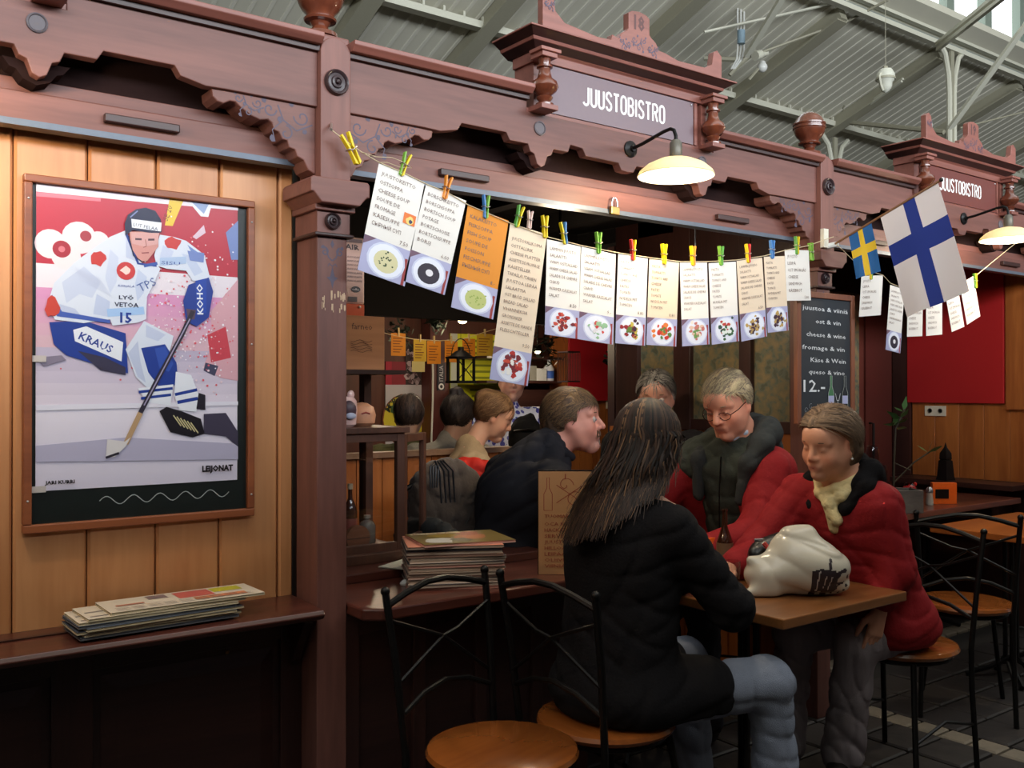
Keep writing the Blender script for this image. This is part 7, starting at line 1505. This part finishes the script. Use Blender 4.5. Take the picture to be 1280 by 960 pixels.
s.chain([(3.10, 2.425, 1.09), (2.97, 2.37, .86), (2.76, 2.48, .80)], [.095, .078, .058], .04); s.chain([(3.06, 2.85, 1.09), (2.88, 2.91, .87), (2.74, 2.70, .80)], [.095, .078, .058], .04)
fd = Vector((-.95, -.30, 0)); 
s.cone((2.93, 2.57, 1.22), (3.05, 2.66, .66), .085, .10, .02, 's'); s.cone((2.98, 2.57, 1.22), (3.04, 2.60, 1.05), .10, .085, .02, 's'); s.cone((2.85, 2.55, 1.22), (2.95, 2.66, .66), .09, .10, .02, 's')
sobj('jacket', s, .008, M_rj, w3, disp=wrinkle(.0065, 30, 31, 4))
s = Sdf(); s.chain([(2.99, 2.44, 1.13), (3.05, 2.43, 1.20), (3.14, 2.47, 1.25), (3.18, 2.57, 1.26), (3.16, 2.68, 1.25), (3.08, 2.72, 1.20), (2.99, 2.70, 1.13)], [.03, .042, .055, .058, .055, .042, .03], .03); s.cone((3.2, 2.5, 1.18), (3.2, 2.64, 1.18), .05, .05, .03); s.cone((2.99, 2.45, 1.13), (2.985, 2.48, .98), .03, .02, .03); s.cone((2.99, 2.70, 1.13), (2.985, 2.70, .98), .03, .02, .03)
sobj('hood', s, .007, cloth('dark_hood', S(56, 58, 58), .95, .3, 160, .2), w3, disp=wrinkle(.006, 44, 14))
s = Sdf(); s.chain([(3.0, 2.53, 1.225), (3.04, 2.505, 1.25), (3.10, 2.53, 1.28), (3.12, 2.58, 1.285), (3.09, 2.63, 1.27), (3.03, 2.65, 1.24)], [.012, .015, .014, .014, .014, .012], .006); sobj('shirt_collar', s, .004, cloth('pale_shirt', S(196, 206, 224), .7), w3)
m = MB(); m.tube([(2.975, 2.57, 1.15), (2.97, 2.575, 1.0), (3.0, 2.6, .8)], .003, 5); m.build('zip', M_blk, w3)
trousers(w3, [([(3.32, 2.6, .55), (2.9, 2.6, .53), (2.92, 2.6, .3), (2.93, 2.6, .08)], [.09, .07, .06, .06]), ([(3.32, 2.8, .55), (2.9, 2.82, .53), (2.92, 2.82, .3), (2.93, 2.82, .08)], [.09, .07, .06, .06])], cloth('dark_trousers', S(52, 50, 54)), h=.01)
for y_ in (2.6, 2.82): shoe('shoe', (2.93, y_, .045), (2.8, y_, .035), w3, M_shoe)

# ---- man in the black shirt, in profile
w4 = root('person', 'person with brown hair and moustache in a black shirt, in profile', 'person', (2.05, 3.0, 0))
H4 = Vector((2.475, 2.90, 1.295)); R4 = frame((.70, -.71), -2, -3); k4 = 1.05
s = Sdf(); T4 = add_head(s, H4, R4, k4, 1.06, 1.03, 1.06)
nk = Vector((2.37, 2.93, 1.17)); s.cone(tuple(H4+R4 @ Vector((-.03, 0, -.05))), nk, .062, .07, .03); s.cone(nk, (2.25, 2.96, .98), .05, .09, .03); s.cone((2.25, 2.96, .98), (2.14, 3.0, .6), .09, .10, .05)
for sh in ((2.27, 2.78, 1.07), (2.3, 3.12, 1.08)): s.cone(nk, sh, .05, .05, .04)
s.chain([(2.27, 2.78, 1.07), (2.40, 2.72, .83), (2.52, 2.86, .79)], [.05, .04, .03], .02); hand(s, Vector((2.52, 2.86, .79)), Vector((.8, .5, 0)), Vector((0, 0, -1)), Vector((-.5, .8, 0)), (.4, .45, .5, .5), 1.05)
s.chain([(2.3, 3.12, 1.08), (2.42, 3.17, .84), (2.55, 2.98, .79)], [.05, .04, .03], .02); hand(s, Vector((2.55, 2.98, .79)), Vector((.9, -.3, 0)), Vector((0, 0, -1)), Vector((-.3, -.8, 0)), (.4, .45, .5, .5), 1.05)
sobj('body', s, .0045, M_skin, w4, col=skincol(H4, R4, k4, (214, 148, 130), (176, 100, 96), beard=(170, 130, 120)))
eyes(T4, R4, k4, w4, closed=False, iris=(90, 110, 130), brow=(120, 90, 66))
def line4(x, y):
    if isinstance(x, np.ndarray): return np.where(x > .055, .058, np.where(x > .022, .035+(x-.022)*.5, np.where(x > .006, -.005, np.where(x > -.026, .012, -.09))))
    return .058 if x > .055 else (.035+(x-.022)*.5 if x > .022 else (-.005 if x > .006 else (.012 if x > -.026 else -.09)))
cap_hair(H4, R4, k4, w4, (70, 54, 44), (120, 94, 66), line4, .018, 3000, .055, lambda q: (.9 if q.x > .0 and q.z > .07 else -1.3, q.y*3, -.35 if q.z > .09 else -.9), 8, extra=[((-.055, 0, -.02), (.065, .072, .08))], frizz=.35)
m = MB()
rs_ = np.random.RandomState(4)
for q in range(160):
    y_ = rs_.uniform(-.026, .026); p0 = Vector(T4(.100-abs(y_)*.35, y_, -.041+rs_.normal()*.002)); p1 = Vector(T4(.104-abs(y_)*.5, y_*1.3, -.057-abs(y_)*.5)); m.tube([p0, p0.lerp(p1, .6)+Vector((.0, 0, 0)), p1], [.0019, .0019, .0008], 3, S(*random.choice(((104, 78, 60), (78, 56, 44), (130, 108, 90)))))
m.build('moustache', M_hair, w4, kind='stuff')
m = MB()
for q in range(160):
    a = rs_.uniform(-1, 1); p0 = Vector(T4(.096-abs(a)*.02, a*.024, -.086+rs_.normal()*.007)); m.tube([p0, p0+R4 @ Vector((.004, 0, -.012))], [.0017, .0006], 3, S(*random.choice(((190, 176, 164), (140, 116, 100), (170, 160, 150)))))
m.build('goatee', M_hair, w4, kind='stuff')
M_sh = cloth('black_shirt', S(38, 38, 44), .8, .2, 200, .1)
s = Sdf(); s.cone((2.14, 3.0, .60), (2.25, 2.96, .98), .145, .14, .05); s.cone((2.27, 2.80, 1.06), (2.31, 3.1, 1.06), .08, .08, .05); s.ell((2.225, 2.96, 1.0), (.125, .19, .14), None, .05); s.ell((2.375, 2.925, 1.12), (.085, .085, .07), None, .03); s.cone((2.28, 2.955, 1.09), (2.35, 2.935, 1.165), .12, .088, .04)
s.chain([(2.27, 2.77, 1.06), (2.40, 2.71, .84), (2.5, 2.84, .80)], [.085, .066, .05], .04); s.chain([(2.3, 3.13, 1.06), (2.42, 3.18, .85), (2.53, 3.0, .80)], [.085, .066, .05], .04)
s.cone((2.30, 2.945, 1.13), (2.355, 2.935, 1.19), .095, .082, .02); s.cone((2.36, 2.92, 1.155), (2.27, 2.78, 1.06), .075, .075, .03); s.cone((2.36, 2.94, 1.155), (2.3, 3.12, 1.07), .075, .075, .03); sobj('shirt', s, .008, M_sh, w4, disp=wrinkle(.008, 30, 41, 6))
s = Sdf(); s.chain([(2.43, 2.86, 1.155), (2.38, 2.855, 1.175), (2.325, 2.885, 1.20), (2.31, 2.94, 1.21), (2.33, 2.99, 1.20), (2.40, 3.0, 1.17)], [.018, .024, .026, .026, .026, .018], .01); sobj('shirt_collar', s, .005, M_sh, w4)
trousers(w4, [([(2.08, 2.9, .55), (2.48, 2.88, .53), (2.5, 2.88, .3), (2.5, 2.88, .08)], [.09, .07, .06, .06]), ([(2.08, 3.1, .55), (2.48, 3.08, .53), (2.5, 3.08, .3), (2.5, 3.08, .08)], [.09, .07, .06, .06])], MATS['dark_trousers'], h=.01)

# ---- people further back
def simple_person(lab, hc, fwd, pitch, torso, shw, skin, hairc, hairline, coatm, seat_z=.0, base=None, k=1.0, neckline=None, hair_kw=None, hh=.006, closed=True, seed=1, low=.62, nkoff=(0, 0), th=.14):
    t = root('person', lab, 'person', base); R = frame(fwd, pitch); s = Sdf(); T = add_head(s, hc, R, k); nk = Vector((torso[0]+nkoff[0], torso[1]+nkoff[1], torso[2])); s.cone(tuple(Vector(hc)+R @ Vector((-.02, 0, -.05))), nk, .048*k, .055*k, .03)
    sd = Vector((-fwd[1], fwd[0], 0)).normalized() if shw[2] is None else Vector((shw[2][0], shw[2][1], 0)).normalized(); b_ = Vector((base[0], base[1], low)); s.cone(nk, (nk+b_)/2, .05, .09, .03); s.cone((nk+b_)/2, b_, .1, .1, .04)
    if len(fwd) == 2: fwd = (fwd[0], fwd[1], 0)
    for q in (-1, 1): s.cone(nk, nk+sd*q*shw[0]+Vector((0, 0, -.07)), .035, .04, .03)
    sobj('body', s, hh, M_skin, t, col=skincol(hc, R, k, skin)); eyes(T, R, k, t, closed=closed)
    hk = dict(thick=.016, n=900, L=.06, comb=lambda q: (-.6, q.y*3, -1), seed=seed, h=.006); hk.update(hair_kw or {}); cap_hair(hc, R, k, t, hairc[0], hairc[1], hairline, **hk)
    s = Sdf(); c = nk+Vector((0, 0, -.075)); s.cone(c+sd*(shw[0]-.02), c-sd*(shw[0]-.02), .075, .075, .06); s.cone(c+Vector((0, 0, -.06)), b_, th, th+.02, .06); s.ell((nk+b_)/2, (th+.01, th+.01, .2), None, .05); s.cone(nk+Vector((0, 0, -.05)), nk+Vector((0, 0, .015)), .09, .064, .03)
    for q in (-1, 1): a_ = c+sd*q*shw[0]; e_ = a_+Vector((fwd[0]*.06, fwd[1]*.06, -.27))+sd*q*.05; w_ = e_+Vector((fwd[0]*.22, fwd[1]*.22, .02)); s.chain([a_, e_, w_], [.07, .058, .045], .04)
    sobj('clothing', s, .010, coatm, t, disp=wrinkle(.008, 30, seed+50, 5)); return t, T, R
def lineb(x, y):   # swept back hair
    if isinstance(x, np.ndarray): return np.where(x > .05, .062, np.where(x > .01, .02+(x-.01)*1.0, -.075))
    return .062 if x > .05 else (.02+(x-.01) if x > .01 else -.075)
p = P(820, 503, d=4.55); t, T, R = simple_person('grey haired person in a dark coat behind the long haired person', (p.x, p.y, 1.385), (-.75, -.6), 12, (p.x+.03, p.y+.03, 1.22), (.19, 0, None), (206, 150, 130), ((60, 58, 58), (140, 136, 132)), lineb, cloth('dark_coat', S(30, 28, 30)), base=(p.x+.05, p.y+.05, 0), k=1.03, seed=12, closed=False)
p = P(617, 521, d=4.6); t, T, R = simple_person('young person in a beige sweater with brown tied hair, looking down', (p.x, p.y, p.z+.005), (.80, -.42), 28, (p.x-.12, p.y+.03, p.z-.16), (.17, 0, (.45, .8)), (226, 176, 152), ((104, 78, 58), (150, 118, 88)), lineb, cloth('beige_sweater', S(178, 156, 126), .95, .6, 200, .3), base=(p.x-.22, p.y+.05, 0), k=.93, seed=14, hair_kw=dict(extra=[((-.09, 0, .06), (.05, .05, .045))], thick=.014), th=.13)
s_lab = 'person with black hair in a high bun and a pale grey sweater'
p = P(573, 522, d=5.05); t, T, R = simple_person(s_lab, (p.x, p.y, p.z), (.85, .5), 20, (p.x-.07, p.y+.0, p.z-.14), (.18, 0, (.8, -.5)), (200, 160, 140), ((34, 28, 28), (60, 50, 46)), lineb, cloth('grey_sweater', S(158, 156, 150), .95, .5, 200, .3), base=(p.x-.1, p.y, 0), k=.98, seed=16, hair_kw=dict(extra=[((-.075, 0, .12), (.035, .035, .03))], thick=.018), low=.7)
p = P(511, 520, d=5.3); t, T, R = simple_person('dark haired person with an olive collar before the round yellow sign', (p.x, p.y, p.z), (.5, .85), 10, (p.x-.01, p.y-.02, p.z-.16), (.17, 0, None), (190, 150, 130), ((40, 32, 30), (80, 62, 54)), lambda x, y: (np.full_like(x, -.06) if isinstance(x, np.ndarray) else -.06), cloth('olive_jacket', S(96, 98, 66)), base=(p.x, p.y, 0), k=.95, seed=18, low=.7)
p = P(640, 476, d=6.0); t, T, R = simple_person('person in a blue and white patterned blouse behind the beige sweater', (p.x, p.y, p.z), (-.5, -.8), 5, (p.x-.02, p.y+.02, p.z-.17), (.19, 0, None), (200, 150, 130), ((70, 44, 34), (110, 76, 56)), lambda x, y: lineb(x, y)-.0, None or vcol('patterned_blouse_base'), base=(p.x, p.y, 0), k=1.0, seed=20, low=.8)
mm, nt, bs = newmat('patterned_blouse'); tc = nt.nodes.new('ShaderNodeTexCoord'); vo = nt.nodes.new('ShaderNodeTexVoronoi'); vo.inputs['Scale'].default_value = 28; cr = nt.nodes.new('ShaderNodeValToRGB'); cr.color_ramp.interpolation = 'CONSTANT'; cr.color_ramp.elements[0].color = (*S(70, 70, 150), 1); cr.color_ramp.elements[1].position = .45; cr.color_ramp.elements[1].color = (*S(206, 206, 220), 1)
nt.links.new(tc.outputs['Object'], vo.inputs['Vector']); nt.links.new(vo.outputs['Distance'], cr.inputs[0]); nt.links.new(cr.outputs[0], bs.inputs['Base Color']); [c for c in t.children if c.name.startswith('clothing')][0].data.materials[0] = mm
s = Sdf(); c = P(657, 548, d=4.9); s.ell(tuple(c), (.09, .09, .12), None, .02); s.cone(tuple(c+Vector((0, 0, .08))), tuple(c+Vector((.03, 0, .11))), .03, .02, .02); s.cone(tuple(c-Vector((0, 0, .1))), (c.x, c.y, .5), .08, .06, .04)
t = root('black_backpack', 'rounded black rucksack right of the beige sweater', 'bag', (c.x, c.y, .44)); sobj('bag_body', s, .008, cloth('rucksack_cloth', S(22, 22, 24)), t, disp=wrinkle(.004, 40, 3))
m = MB()
for k_ in (0, 1): m.tube([c+Vector((-.09, -.02, .04-k_*.1)), c+Vector((-.05, -.085, .05-k_*.1)), c+Vector((.02, -.095, .04-k_*.1))], .006, 5)
m.build('strap', M_blk, t)
